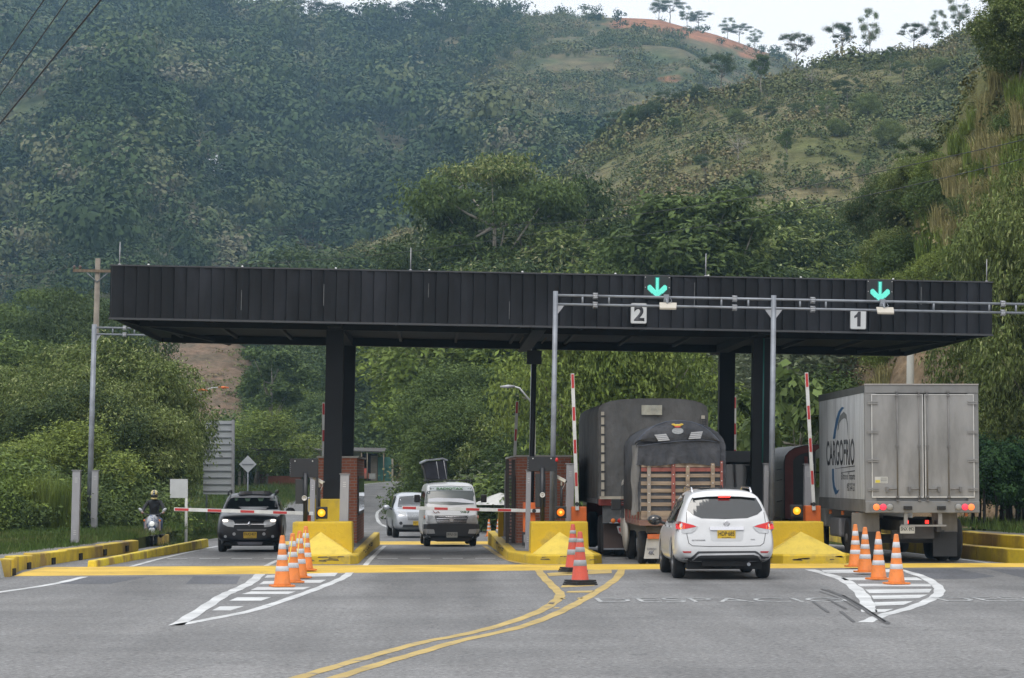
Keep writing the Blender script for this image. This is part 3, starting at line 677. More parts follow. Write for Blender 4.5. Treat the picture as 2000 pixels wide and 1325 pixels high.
# darker repair patches, skid marks
for pp in ([(115,1141),(160,1127),(290,1127),(215,1141)], [(363,1141),(378,1126),(470,1126),(462,1141)], [(1820,1131),(1755,1113),(1870,1112),(1945,1126),(1900,1131)], [(1930,1112),(2080,1112),(2080,1136),(2010,1132)]):
    quadmark('repair_patch', pp, m_asp2, .002)
skid = mk('tyre_mark', (.075,.075,.077), .9, var=.3, scale=20)
for a, wd in (([(1605,1151),(1650,1168),(1700,1200),(1735,1220)], .06), ([(1615,1152),(1662,1171),(1708,1201),(1738,1218)], .03), ([(1600,1156),(1640,1170),(1680,1193)], .02), ([(1645,1163),(1690,1190),(1730,1216)], .03), ([(1588,1176),(1618,1197)], .05), ([(1618,1172),(1652,1190)],.05), ([(1642,1195),(1668,1216)], .05)): ribbon('skid_mark', a, wd, skid, .008)
# left white chevron
ribbon('edge_line', [(508,1122),(490,1138),(462,1152),(437,1163),(400,1187),(344,1222)], .20, p_white)
ribbon('edge_line', [(685,1117),(672,1128),(640,1142),(590,1161),(500,1191),(430,1206),(344,1222)], .17, p_white)
for pp in ([(517,1129),(522,1124),(660,1119),(654,1126)], [(506,1142),(515,1136),(637,1133),(626,1139)], [(490,1153),(503,1147),(607,1147),(592,1152)], [(472,1161),(490,1156),(578,1156),(563,1161)], [(448,1174),(464,1167),(530,1167),(510,1174)], [(414,1193),(430,1185),(476,1185),(450,1193)]): quadmark('hatch_bar', pp, p_white)
# right white chevron
ribbon('edge_line', [(1582,1113),(1640,1130),(1672,1150),(1692,1175),(1698,1196)], .22, p_white)
ribbon('edge_line', [(1755,1113),(1800,1126),(1830,1145),(1833,1160),(1810,1175),(1770,1190),(1725,1202),(1690,1216)], .19, p_white)
for pp in ([(1612,1120),(1604,1114),(1740,1112),(1770,1117),(1700,1120)], [(1650,1134),(1642,1129),(1790,1128),(1802,1134)], [(1680,1146),(1674,1141),(1815,1141),(1822,1146)], [(1698,1159),(1690,1152),(1820,1151),(1815,1158)], [(1706,1171),(1702,1164),(1812,1162),(1795,1169)], [(1710,1184),(1708,1177),(1783,1175),(1765,1182)], [(1710,1196),(1709,1191),(1745,1190),(1728,1196)]): quadmark('hatch_bar', pp, p_white)
# yellow double line and its hatching
ribbon('centre_line', [(1050,1112),(1062,1128),(1082,1148),(1094,1162),(1082,1177),(1050,1196),(980,1221),(900,1241),(830,1254),(740,1278),(640,1307),(560,1332),(480,1360)], .17, p_yel)
ribbon('centre_line', [(1216,1108),(1206,1128),(1176,1150),(1130,1177),(1080,1202),(1010,1227),(900,1252),(820,1275),(740,1298),(640,1330),(560,1358)], .17, p_yel)
for pp in ([(1072,1126),(1068,1120),(1194,1112),(1195,1120)], [(1095,1148),(1098,1144),(1165,1141),(1160,1145)], [(1105,1158),(1110,1155),(1162,1154),(1156,1158)], [(1093,1171),(1096,1169),(1106,1169),(1102,1171)], [(1126,1170),(1129,1168),(1140,1168),(1136,1170)], [(1080,1189),(1083,1187),(1094,1187),(1091,1189)]): quadmark('hatch_bar', pp, p_yel)
quadmark('tar_spot', [(1070,1180),(1074,1178),(1084,1178),(1080,1181)], skid, .009)
ribbon('edge_line', [(-120,1175),(0,1157),(70,1147),(120,1138),(165,1127)], .16, p_white)
ribbon('edge_line', [(772,1035),(744,1024),(736,1008),(743,996),(772,984),(820,974)], .17, p_white)
ribbon('edge_line', [(549,986),(600,973),(660,958),(705,947.5),(760,941.5),(800,939)], .18, p_white)
ribbon('edge_line', [(330,1056),(440,1018),(500,1000),(549,986)], .18, p_white)
# slow-down writing across the lanes (DESPACIO, twice)
def roadword(px0, px1, py0, py1):
    a, b2 = gx(px0, py1), gx(px1, py1); c = gx(px0, py0); wd = b2[0]-a[0]; hh = c[1]-a[1]
    me = text_mesh('DESPACIO', wd, hh, .001, -.006); me.materials.clear(); me.materials.append(wornpaint('faded_lettering', (.36,.37,.37), .445))
    return link('lettering', me, road, loc=((a[0]+b2[0])/2, (a[1]+c[1])/2, .005), rot=(R(-90),0,0))
roadword(1170, 1668, 1169, 1177); roadword(1850, 2330, 1167, 1175.5)
# lane surface, dashed stop lines, lane edge lines
lanes = [(-6.9,-3.45),(-1.75,1.75),(3.85,7.3),(9.3,12.9)]
for a, b2 in lanes: sheet('lane_slab', [(a,56.5),(b2,56.5),(b2,86),(a,86)], m_conc, .004, road)
for a, b2 in lanes:
    for k in range(4):
        x = a + .35 + k*(b2-a-.3)/4; quad = [(x,63.0),(x+.5,63.0),(x+.5,63.35),(x,63.35)]; sheet('stop_dash', quad, p_white, .009, road)
for x in (-3.75, -1.55, 7.2, 9.45, 12.75, -6.7): sheet('edge_line', [(x-.06,57),(x+.06,57),(x+.06,80),(x-.06,80)], p_white, .009, road)
for x, y in ((1.72,57.2),): ribbon('edge_line', [(2.4,57.2),(1.75,62),(1.55,80)], .14, p_yel, .009, False)
# speed bumps: low yellow ramps across the road
def hump(name, front, back, h):
    mb = MB(); n = len(front); V = []
    for (x, y), (x2, y2) in zip(front, back):
        V += [(x,y,zg(y)-.01),(x+(x2-x)*.25,y+(y2-y)*.25,zg(y)+h),(x+(x2-x)*.8,y+(y2-y)*.8,zg(y)+h),(x2,y2,zg(y2)-.01)]
    mb.add(V, [(4*i+k,4*i+k+1,4*i+k+5,4*i+k+4) for i in range(n-1) for k in range(3)], 0, False)
    o = mb.build(name, p_yel2, kind='structure')
    for f in o.data.polygons:
        if f.normal.z < 0: f.flip()
xs = [-8.4 + i*(26/26) for i in range(27)]
f_y = lambda x: float(np.interp(x, [-9,-2.6,1.9,6,14,18], [51.2,52.6,54.2,55.3,56.2,56.4])); b_y = lambda x: float(np.interp(x, [-9,-2.6,18], [56.8,57.6,58.4]))
hump('road_ramp', [(x, f_y(x)) for x in xs], [(x, b_y(x)) for x in xs], .035)
hump('road_ramp', [(x*.55+1, 83.5) for x in range(-14, 3)], [(x*.55+1, 87) for x in range(-14, 3)], .04)
# left kerbs and raised pavement
def flat(name, pts, mat, z): 
    o = MB().add([(x,y,z) for x, y in pts]+[(x,y,z-.8) for x, y in pts], [list(range(len(pts)))]+[[i,(i+1)%len(pts),len(pts)+(i+1)%len(pts),len(pts)+i] for i in range(len(pts))]).build(name, mat, kind='structure'); return o
flat('pavement', [(-8.62,51.4),(-8.95,54.5),(-8.92,58),(-8.7,63),(-8.48,68),(-8.34,70.9),(-9.2,70.9),(-9.25,70),(-9.75,62),(-10.5,54),(-11,51.4)], m_slab, .23)
flat('verge', [(-11.01,51),(-10.51,54),(-9.76,62),(-9.26,70),(-9.21,70.95),(-8.85,71),(-8.9,84),(-9.2,92),(-30,92),(-40,51)], m_ground, .225)
kb = MB(); kpts = [(-8.4,51.2,.35),(-8.75,54.5,.31),(-8.72,58,.27),(-8.5,63,.25),(-8.28,68,.24),(-8.14,71,.23)]
kern = mk('kerb_yellow', (.60,.44,.025), .7, var=.2, scale=1.2, col2=(.26,.17,.05), cmix=(.44,.60), c2scale=.5, bump=.4)
for i in range(len(kpts)-1):
    (x0,y0,h0),(x1,y1,_h) = kpts[i], kpts[i+1]
    for j in range(2):
        a, b2 = j/2, (j+1)/2-.006; xa, ya, xb, yb = x0+(x1-x0)*a, y0+(y1-y0)*a, x0+(x1-x0)*b2, y0+(y1-y0)*b2
        jit = random.uniform(-.012,.012)
        kb.add([(xa,ya,-.15),(xb,yb,-.15),(xb-.26,yb,-.15),(xa-.26,ya,-.15),(xa+jit,ya,h0),(xb+jit,yb,_h),(xb-.22,yb,_h+.02),(xa-.22,ya,h0+.02)], [(0,1,5,4),(1,2,6,5),(2,3,7,6),(3,0,4,7),(4,5,6,7),(0,3,2,1)])
kw = kb.build('kerb_wall', kern, bevel=.025, kind='structure')
for y in (52.0,55.6,58.8,62.2,65.6,69.0):
    x = np.interp(y, [p[1] for p in kpts], [p[0] for p in kpts]); MB().box(x-.1,x+.035,y-.2,y+.2,-.02,.14).build('drain_hole', mk('drain_black', (.01,.009,.008), .95), kw)
MB().box(-9.0,-8.75,81.5,85,-.4,.08).build('kerb', kern, bevel=.02, kind='structure')
mb = MB(); ip = [(-7.40,56.6),(-7.25,60),(-7.1,64),(-6.95,68),(-6.8,72),(-6.65,76)]
for i in range(5):
    (x0,y0),(x1,y1) = ip[i], ip[i+1]
    for j in range(3):
        a, b2 = j/3, (j+1)/3-.012; xa, ya, xb, yb = x0+(x1-x0)*a, y0+(y1-y0)*a, x0+(x1-x0)*b2, y0+(y1-y0)*b2
        mb.add([(xa,ya,-.1),(xb,yb,-.1),(xb-.22,yb,-.1),(xa-.22,ya,-.1),(xa-.02,ya,.15),(xb-.02,yb,.15),(xb-.2,yb,.15),(xa-.2,ya,.15)], [(0,1,5,4),(1,2,6,5),(2,3,7,6),(3,0,4,7),(4,5,6,7),(0,3,2,1)])
mb.build('kerb', mk('kerb_yellow_bright', (.64,.50,.03), .65, var=.15, scale=1.5, col2=(.33,.22,.05), cmix=(.5,.62), c2scale=.9, bump=.3), bevel=.03, kind='structure')
bg_ = XP(8, 50.4); t = MB(); t.prism([(-11,-.2),(bg_-.02,-.2),(bg_-.14,.32),(bg_-.22,.40),(-11,.45)], 'y', 49.2, 51.0)
t.build('concrete_barrier', mk('limewash', (.33,.34,.33), .85, var=.3, scale=3, col2=(.17,.16,.13), bump=.4), bevel=.03, label='whitewashed concrete kerb block at the left end of the yellow kerb wall', cat='barrier')
# concrete planter block and yellow post footing on the grass
pb = G(50,1063); mb = MB(); mb.box(-.42,.42,-.3,.3,-.1,.30).box(-.34,.34,-.22,.22,.29,.33,1).tube([(.02,0,.3),(.02,0,.42)], .03, 8, 2)
mb.build('concrete_box', [mk('old_concrete', (.15,.14,.12), .95, var=.3, scale=5, col2=(.06,.06,.045), bump=.5), dark, yellow], bevel=.02, label='mossy concrete access box standing in the grass by the left hedge', cat='access box', loc=(pb.x, pb.y, pb.z+.12), rot=(0,0,.1))
# right kerb: two yellow steps
mb = MB()
for (dx, z0, z1) in ((0, -.15, .30), (.55, .2, .58)):
    pts = [(13.0,66),(13.0,63),(13.35,59.5),(14.3,57.0),(18,55.5)]
    for i in range(4):
        (x0,y0),(x1,y1) = pts[i], pts[i+1]
        for j in range(3):
            a, b2 = j/3, (j+1)/3-.004; xa, ya, xb, yb = x0+(x1-x0)*a+dx, y0+(y1-y0)*a, x0+(x1-x0)*b2+dx, y0+(y1-y0)*b2
            yo = dx*1.2; mb.add([(xa,ya+yo,z0),(xb,yb+yo,z0),(xb+.35,yb+yo+.5,z0),(xa+.35,ya+yo+.5,z0),(xa,ya+yo,z1),(xb,yb+yo,z1),(xb+.35,yb+yo+.5,z1),(xa+.35,ya+yo+.5,z1)], [(0,1,5,4),(1,2,6,5),(2,3,7,6),(3,0,4,7),(4,5,6,7),(0,3,2,1)])
for (dx, z0, z1) in ((0,-.15,.30),(.55,.2,.58)): mb.box(13.0+dx, 13.35+dx, 66, 95, z0, z1)
mb.build('kerb', kern, bevel=.02, kind='structure')
sheet('pavement', [(13.9,67),(14.3,61.5),(16,58.4),(24,56.8),(24,63),(15.2,66),(15,80),(13.9,80)], m_slab, .57, kind='structure')
sheet('verge', [(14.4,80),(14.5,66),(16,62),(40,60),(40,84),(20,84)], m_ground, .55, kind='structure')

# ================================================================== traffic islands
def island(xl, xr, nose, y1, blockx, apex, label, wedge=True):
    t = thing('traffic_island', label, 'traffic island', ((xl+xr)/2, 59, 0), 0, 'yellow traffic islands between the toll lanes'); cx = (xl+xr)/2
    w_ = (xr-xl)/2; n0 = nose-59; ns_ = 0
    pl = [(-w_,y1-59),(-w_,n0+3.0),(-w_*.62,n0+.35),(-w_*.45,n0),(w_*.8,n0),(w_,n0+.5),(w_,y1-59)]
    mb = MB(); zt = .21
    low = [(x*1.02, y, -.8 if y > 20 else -.3) for x, y in pl]; mid = [(x, y, zt-.03) for x, y in pl]; top = [(x*.965, y+(.05 if y < n0+2 else 0), zt) for x, y in pl]
    n = len(pl); V = low+mid+top; F = [list(range(n))[::-1], [2*n+i for i in range(n)]]
    for k in (0, n):
        for i in range(n): j = (i+1) % n; F.append([k+i,k+j,k+n+j,k+n+i])
    mb.add(V, F); kbase = mb.build('kerb_base', yellow, t, bevel=.02)
    MB().add([(x*.8, min(max(y,n0+2.2), y1-59-.2), zt+.006) for x, y in pl], [list(range(n))]).build('walkway', m_slab, t)
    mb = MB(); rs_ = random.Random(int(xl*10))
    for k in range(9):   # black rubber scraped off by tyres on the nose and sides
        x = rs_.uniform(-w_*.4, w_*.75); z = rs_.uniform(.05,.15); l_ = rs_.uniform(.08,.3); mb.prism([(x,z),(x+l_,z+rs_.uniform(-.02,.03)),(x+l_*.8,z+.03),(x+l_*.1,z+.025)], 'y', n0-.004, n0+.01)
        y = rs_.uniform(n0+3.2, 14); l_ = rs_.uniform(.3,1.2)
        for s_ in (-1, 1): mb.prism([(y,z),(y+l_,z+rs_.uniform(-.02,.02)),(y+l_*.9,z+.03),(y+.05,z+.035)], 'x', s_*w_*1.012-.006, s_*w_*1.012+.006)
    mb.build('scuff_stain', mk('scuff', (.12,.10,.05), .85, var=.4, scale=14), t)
    b0, b1 = blockx[0]-cx, blockx[1]-cx; h = .93; yb = n0+1.15
    mb = MB(); mb.add([(b0-.02,yb,.16),(b1+.02,yb,.16),(b1+.02,yb+1.1,.16),(b0-.02,yb+1.1,.16),(b0,yb,h),(b1,yb,h+.01),(b1,yb+1.1,h),(b0,yb+1.1,h)], [(0,3,2,1),(4,5,6,7),(0,1,5,4),(1,2,6,5),(2,3,7,6),(3,0,4,7)])
    mb.build('crash_block', yellow, t, bevel=.035)
    ax = apex-cx; mb = MB()   # pyramid-shaped deflector leaning on the block
    mb.add([(b0*.96,yb+.01,.2),(b0*1.0,n0+.42,.2),(ax*.4,n0+.14,.205),(w_*.86,n0+.22,.2),(b1*1.05,yb+.01,.2),(ax,yb-.12,.70),(ax,yb+.01,.70)], [(0,1,5,6),(1,2,5),(2,3,5),(3,4,6,5)] if wedge else [])
    o = mb.build('deflector', mk('yellow_faded', (.60,.45,.07), .75, var=.1, scale=2, col2=(.47,.35,.06), c2scale=3, bump=.3, bscale=25), t)
    for f in o.data.polygons:
        if f.normal.z < 0: f.flip()
    return t
XL, XR = XP(572, 61), XP(688, 61)
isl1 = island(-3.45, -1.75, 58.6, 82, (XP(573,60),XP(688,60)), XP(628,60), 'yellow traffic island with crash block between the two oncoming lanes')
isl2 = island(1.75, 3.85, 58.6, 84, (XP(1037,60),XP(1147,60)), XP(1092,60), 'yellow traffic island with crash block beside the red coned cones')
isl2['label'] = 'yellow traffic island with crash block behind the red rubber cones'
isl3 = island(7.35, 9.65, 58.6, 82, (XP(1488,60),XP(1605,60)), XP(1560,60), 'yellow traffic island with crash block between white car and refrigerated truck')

# ================================================================== toll canopy
YF, YB = 63.0, 74.6
cl_, cr_ = P(217,572,YF), P(1936,601,YF); cmid = (cl_+cr_)/2; W_ = (cr_.x-cl_.x)/math.cos(LEAN)
can = thing('toll_canopy', 'long black sheet metal toll canopy spanning all four lanes', 'canopy', (cmid.x, YF, cmid.z), 0, None, True)
hw, hh, dp = W_/2, .635, YB-YF
fas = mk('black_sheet', (.004,.005,.007), .6, var=.35, scale=.8, col2=(.018,.020,.026), cmix=(.45,.66), c2scale=.55, stretch=(1,1,.35), bump=.08, bscale=6, spec=.25)
mb = MB(); npan = 71; pw = 2*hw/npan; V = []; 
for i in range(npan):
    x0, x1 = -hw+i*pw, -hw+(i+1)*pw; d = random.uniform(-.008,.008); o = len(mb.v)
    xsn = [x0, x0+pw*.06, x0+pw*.5, x1]; ysn = [.0, -.05+d, -.035+d, .0]
    for z in (-hh, -hh*.3+random.uniform(-.1,.1), hh): 
        for x, y in zip(xsn, ysn): mb.v.append((x, y + (.006*random.random() if abs(z) < hh else 0), z))
    for r_ in range(2):
        for k in range(3): a = o+r_*4+k; mb.f.append([a,a+1,a+5,a+4]); mb.m.append(0); mb.s.append(False)
mb.build('fascia', fas, can)
mb = MB(); mb.box(-hw-.03,-hw+.02,.03,dp,-hh,hh).box(hw-.02,hw+.03,.03,dp,-hh,hh).box(-hw,hw,dp-.03,dp,-hh,hh); mb.build('side_fascia', fas, can)
MB().box(-hw,hw,.02,dp-.05,hh-.25,hh-.2).build('roof', black, can)
sof = mk('soffit_black', (.006,.007,.008), .7, spec=.2, var=.4, scale=.5, stretch=(1,.2,1))
MB().box(-hw+.02,hw-.02,.03,dp-.05,-hh+.12,-hh+.17).build('soffit', sof, can)
mb = MB().box(-hw-.04,hw+.04,-.06,.02,-hh-.05,-hh-.001).box(-hw-.04,hw+.04,-.06,.04,hh+.001,hh+.035); mb.build('edge_trim', mk('trim_black', (.035,.037,.042), .5), can)
def beam(a, b2, w2, h2, name='beam', m=black):
    a, b2 = Vector(a), Vector(b2); d = (b2-a).normalized(); s = Vector((-d.y,d.x,0)).normalized()*w2/2; u = Vector((0,0,h2))
    MB().add([a-s,a+s,b2+s,b2-s,a-s+u,a+s+u,b2+s+u,b2-s+u], [(0,3,2,1),(4,5,6,7),(0,1,5,4),(1,2,6,5),(2,3,7,6),(3,0,4,7)]).build(name, m, can)
rustedge = mk('rusty_edge', (.09,.065,.04), .8, var=.4, scale=5)
for y in (2.0, 9.8): beam((-hw+.5,y,-hh-.10),(hw-.5,y,-hh-.10), .3, .21)
for x in (-2.48-cmid.x, 2.6-cmid.x, 8.2-cmid.x): beam((x,.3,-hh-.1),(x,dp-.3,-hh-.1), .34, .21)
for x in (2.3-cmid.x, 2.9-cmid.x): beam((x,3,-hh-.13),(x,6,-hh-.13), .03, .02, 'flange', rustedge)
for i in range(14):
    x = -hw+.8+i*(2*hw-1.6)/13; beam((x,.2,-hh+.03),(x,dp-.3,-hh+.03), .08, .09, 'purlin')
for sx in (-1, 1): beam((sx*(hw-.1),.1,-hh-.06),(sx*(hw-2.0),dp-.1,-hh-.06), .10, .10, 'brace')
def col_at(x, y, ztop=5.4):
    lx = x-cmid.x; ly = y-YF
    MB().box(lx-.22,lx+.22,ly-.2,ly+.2,-cmid.z-.05-zg(y)*-1-.1,-hh+.1).build('column', mk('column_black', (.008,.009,.011), .6, spec=.25, var=.3, scale=1, bump=.1), can)
    MB().box(lx-.32,lx+.32,ly-.3,ly+.3,-cmid.z+.9,-cmid.z+.94).build('base_plate', black, can)
for x, y in ((XP(655,65.2),65.2),(XP(1489,65.2),65.2),(XP(655,65.2)+.06,72.9),(XP(1489,65.2),72.9)): col_at(x, y)
for px, pt in ((229,473),(800,480),(1379,487),(1930,503)):
    x = XP(px, YF+.3)-cmid.x; h2 = .62
    mb = MB().tube([(x,.3,hh),(x,.3,hh+h2)], [.016,.010], 6).lathe([(.05,0),(.05,.03),(.02,.05)], (x,.3,hh+.03), 'z', 8); mb.build('lightning_rod', alu, can)
for px, z0, z1 in ((631,-.25,.28),(995,-.5,-.05),(1357,-.1,.5),(1801,.05,.5),(836,.0,.35),(470,-.4,.1)):
    x = XP(px,YF)-cmid.x; MB().box(x-.009,x+.009,-.062,-.058,z0,z1).build('paint_run', mk('paint_run', (.09,.095,.10), .7, var=.4, scale=9), can)
for i in range(9):
    x = -hw+.9+i*2.3; MB().ball((x,-.01,hh+.045), .028, n=8).build('bolt', white, can)
for x, y in ((XP(1460,66),66.0),):
    pass
MB().tube([(XP(1494,65)-cmid.x,1.95,-hh-.1),(XP(1494,65)-cmid.x,1.95,-3.9)], .018, 6).build('conduit', mk('teal_conduit', (.03,.16,.14), .5), can)
# number signs and green arrow signals fixed to the fascia
numw = mk('sign_white', (.50,.52,.53), .5, var=.05); numb = mk('sign_black', (.03,.032,.04), .5, var=.1); graybd = mk('sign_border', (.25,.26,.27), .5)
def rrect(x0,x1,z0,z1,r,n=4):
    o = []
    for cx,cz,a0 in ((x1-r,z1-r,0),(x0+r,z1-r,90),(x0+r,z0+r,180),(x1-r,z0+r,270)):
        for k in range(n+1): a = R(a0+90*k/n); o.append((cx+r*math.cos(a), cz+r*math.sin(a)))
    return o
for num, px, py in (('2',1247.5,612.5),('1',1676,623.5)):
    c = P(px, py, YF-.12); t = thing('lane_number_sign', 'white plate with black numeral %s on the black canopy fascia' % {'1':'one','2':'two'}[num], 'sign', c, 0, None, True)
    MB().prism(rrect(-.2,.2,-.255,.255,.04), 'y', -.012, .02).build('border', graybd, t)
    MB().prism(rrect(-.187,.187,-.242,.242,.035), 'y', -.017, -.011).build('panel', numw, t)
    if num == '2': lettering(num, numb, t, (.01,-.018,0), .26, .37, bold=.03, name='numeral')
    else: MB().prism([(.06,.185),(.0,.185),(-.045,.115),(-.10,.07),(-.10,.015),(-.025,.05),(-.025,-.185),(.06,-.185)], 'y', -.022, -.0175).build('numeral', numb, t)
ledm = mk('led_green', (.05,.6,.45), .4, emit=(.22,.72,.64), est=.62)
ledg = mk('led_halo', (.0,.12,.10), .4, emit=(.0,.10,.09), est=.5)
for k, (px, py) in enumerate(((1283.5,562),(1718.5,570))):
    c = P(px, py, YF-.1); t = thing('lane_signal', ['lit green down arrow signal above the middle lane, left of the other','lit green down arrow signal above the far right lane'][k], 'signal', c, 0, None, True)
    MB().box(-.33,.33,-.02,.06,-.29,.30).build('housing', mk('signal_case', (.012,.014,.016), .5), t, bevel=.01)
    MB().box(-.25,.25,-.026,-.0201,-.26,.27).build('display', mk('signal_face', (.006,.012,.012), .3), t)
    def arrow(g): return [(-.045-g,.245+g),(.045+g,.245+g),(.045+g,-.05),(.17+g,.07+g),(.235+g,.035),(.235+g,-.055+g*0),(0,-.26-g),(-.235-g,-.055),(-.235-g,.035),(-.17-g,.07+g),(-.045-g,-.05)]
    MB().prism(arrow(.012), 'y', -.031, -.0262).build('arrow_edge', ledg, t)
    mb = MB(); st = .0285      # individual diodes
    import itertools
    def inside(x, z):
        p = arrow(-.004); c2 = False; j = len(p)-1
        for i in range(len(p)):
            if (p[i][1] > z) != (p[j][1] > z) and x < (p[j][0]-p[i][0])*(z-p[i][1])/(p[j][1]-p[i][1])+p[i][0]: c2 = not c2
            j = i
        return c2
    for i, j in itertools.product(range(-10,11), range(-11,11)):
        x, z = i*st*.8, j*st*.8
        if inside(x, z): mb.box(x-.0095,x+.0095,-.035,-.0312,z-.0095,z+.0095)
    mb.build('arrow', ledm, t)
    for sx in (-1,1):
        for z in (-.25,0,.25): MB().ball((sx*.295,-.022,z), .012, n=6).build('screw', white, t)

# ================================================================== gantries
def gantry(Y, posts, px0, px1, ya, yb, label, slope, dpipe=.032, seps=(), coups=()):
    """two pipe chords joined by struts, on round posts; rows ya, yb are given at column px0"""
    a = P(px0, (ya+yb)/2, Y); t = thing('sign_gantry', label, 'gantry', (a.x, Y, a.z), 0, None, True)
    h2 = (yb-ya)*Y/FPX/2; L_ = (px1-px0)*Y/FPX
    for s in (1, -1): MB().tube([(0,0,s*h2),(L_,0,s*h2)], dpipe, 10).build('chord', steel, t)
    for p in seps:
        x = (p-px0)*Y/FPX; MB().tube([(x,0,-h2),(x,0,h2)], dpipe*.8, 8).build('strut', steel, t)
    for p in coups:
        x = (p-px0)*Y/FPX
        for s in (1, -1):
            mb = MB().lathe([(.055,-.05),(.055,-.035),(.06,-.035),(.06,-.01),(.055,-.01),(.055,.01),(.06,.01),(.06,.035),(.055,.05)], (x,0,s*h2), 'x', 10, smooth=False)
            for k in range(5): an = k*1.256; mb.tube([(x-.06,math.cos(an)*.07,s*h2+math.sin(an)*.07),(x+.06,math.cos(an)*.07,s*h2+math.sin(an)*.07)], .012, 5)
            mb.build('flange', mk('flange_steel', (.36,.37,.39), .4, .5), t)
    for p, rr in posts:
        x = (p-px0)*Y/FPX; bot = -a.z+zg(Y)+x*math.sin(LEAN)*0; 
        MB().tube([(x,.0,bot-.05),(x,.0,h2+.10)], [rr*1.12, rr*.95], 14).build('post', steel, t)
        MB().box(x-.2,x+.2,-.2,.2,bot+.0,bot+.03).build('base_plate', steel, t)
        mb = MB()
        for s in (-1, 1):
            if p <= px0+5 and s < 0: continue
            mb.prism([(x+s*rr*.9,-h2-.02),(x+s*.22,-h2-.02),(x+s*rr*.9,-h2-.24)], 'y', -.01, .01)
        mb.build('gusset', mk('gusset_steel', (.33,.34,.36), .5, .4), t)
    return t
gantry(61.5, [(1085,.062),(1514,.066),(2062,.066)], 1086, 2062, 577, 594.5, 'grey steel pipe gantry standing in front of the canopy over lanes 1 and 2', 0,
       seps=(1138,1190,1411,1464,1566,1617,1830,1940,1993), coups=(1163,1437,1591,1967))
gg = gantry(83.0, [(184,.085),(1041,.085)], 185, 1041, 640, 653, 'grey steel pipe gantry on a tall post beside the left hedge, passing behind the canopy', 0, seps=(220,262,300), coups=(243,))
b_ = G(178,1040)
MB().box(b_.x-.5,b_.x+.75,b_.y-.3,b_.y+.3,b_.z-.2,b_.z+.36).build('post_footing', yellow, bevel=.03, label='yellow painted footing at the base of the tall gantry post', cat='footing')
for k, (px, py) in enumerate(((1303,598.5),(1727,607.5))):
    c = P(px, py, 61.2); t = thing('tag_reader', ['cream tag reader panel under the gantry between number 2 and its arrow','cream tag reader panel under the gantry right of the number 1'][k], 'reader', c, 0, None, True)
    cream = mk('cream_plastic', (.40,.37,.31), .5, var=.08)
    MB().add([(-.2,-.22,-.10),(.2,-.22,-.10),(.24,.1,.05),(-.18,.1,.05),(-.2,-.23,-.05),(.2,-.23,-.05),(.24,.09,.10),(-.18,.09,.10)], [(0,3,2,1),(4,5,6,7),(0,1,5,4),(1,2,6,5),(2,3,7,6),(3,0,4,7)]).build('panel', cream, t, bevel=.012)
    mb = MB().tube([(0,0,.07),(.0,.12,.17),(0,.3,.2)], .018, 6).box(-.06,.06,.2,.34,.12,.30).tube([(.03,.0,.08),(.12,.1,.12),(.1,.25,.22)], .008, 5); mb.build('bracket', steel, t)
# ================================================================== booths
br = bricks('brick', (.33,.105,.055), (.26,.08,.042), (.26,.22,.19)); cap = mk('cap_stone', (.36,.34,.31), .8, var=.15)
def booth(xl, xr, y0, y1, top, label, posts=True):
    t = thing('toll_booth', label, 'toll booth', ((xl+xr)/2, y0, 0)); w2 = (xr-xl)/2; d = y1-y0
    MB().box(-w2,w2,0,d,-.3,top).build('wall', br, t)
    MB().box(-w2-.05,w2+.05,-.05,d+.05,top+.002,top+.05).build('cap', cap, t, bevel=.01)
    for s in (-1,1):
        f = MB().box(s*(w2+.003) if s > 0 else -w2-.03, w2+.03 if s > 0 else -w2-.003, .9, d-.9, .95, 2.0).build('window', mk('booth_frame', (.05,.05,.055), .5), t)
        MB().box(s*w2+s*.031-.003, s*w2+s*.031+.003, 1.0, d-1.0, 1.05, 1.92).build('pane', glass, f)
    return t
b1 = booth(XP(622,68), XP(697,68), 68, 75, P(650,895,68).z, 'red brick toll booth behind the left black column')
b2 = booth(XP(1009,68), XP(1115,68), 68, 77, P(1050,893,68).z, 'red brick toll booth on the middle island')
# latticed roller frame beside the middle booth
t = thing('shutter_frame', 'narrow dark folded shutter frame left of the middle brick booth', 'shutter', (XP(998,68.6), 68.6, 0))
for dx in (-.10, .06): MB().box(dx-.045,dx+.045,-.1,.1,-.02,P(998,898,68.6).z).build('rail', mk('brown_steel', (.05,.04,.035), .6, var=.3), t)
mb = MB()
for k in range(26): mb.box(-.055,.015,-.06,.06,.1+k*.09,.14+k*.09)
mb.build('slats', mk('shutter_slats', (.09,.08,.075), .6), t)
# right booth: dark glazed cabin with grey fascia band
xl, xr = XP(1408,70), XP(1478,70); t = thing('toll_booth', 'dark glazed toll booth with grey roof band behind the white car', 'toll booth', ((xl+xr)/2, 70, 0)); w2 = (xr-xl)/2
zt = P(1440,881,70).z; zb_ = P(1440,903,70).z
MB().box(-w2,w2,0,4.5,zb_+.003,zt).build('roof_band', mk('band_grey', (.13,.14,.155), .5, var=.15), t, bevel=.01)
MB().box(-w2+.05,w2-.05,.06,4.4,.2,1.0).build('wall', dark, t)
f = MB().box(-w2+.05,w2-.05,.05,.12,1.003,zb_).build('window', black, t)
MB().box(-w2+.12,w2-.12,.035,.049,1.06,zb_-.06).build('pane', glass, f)
for x in (-w2+.05, w2-.11): MB().box(x,x+.06,.13,4.4,1.003,zb_).build('corner_post', black, t)
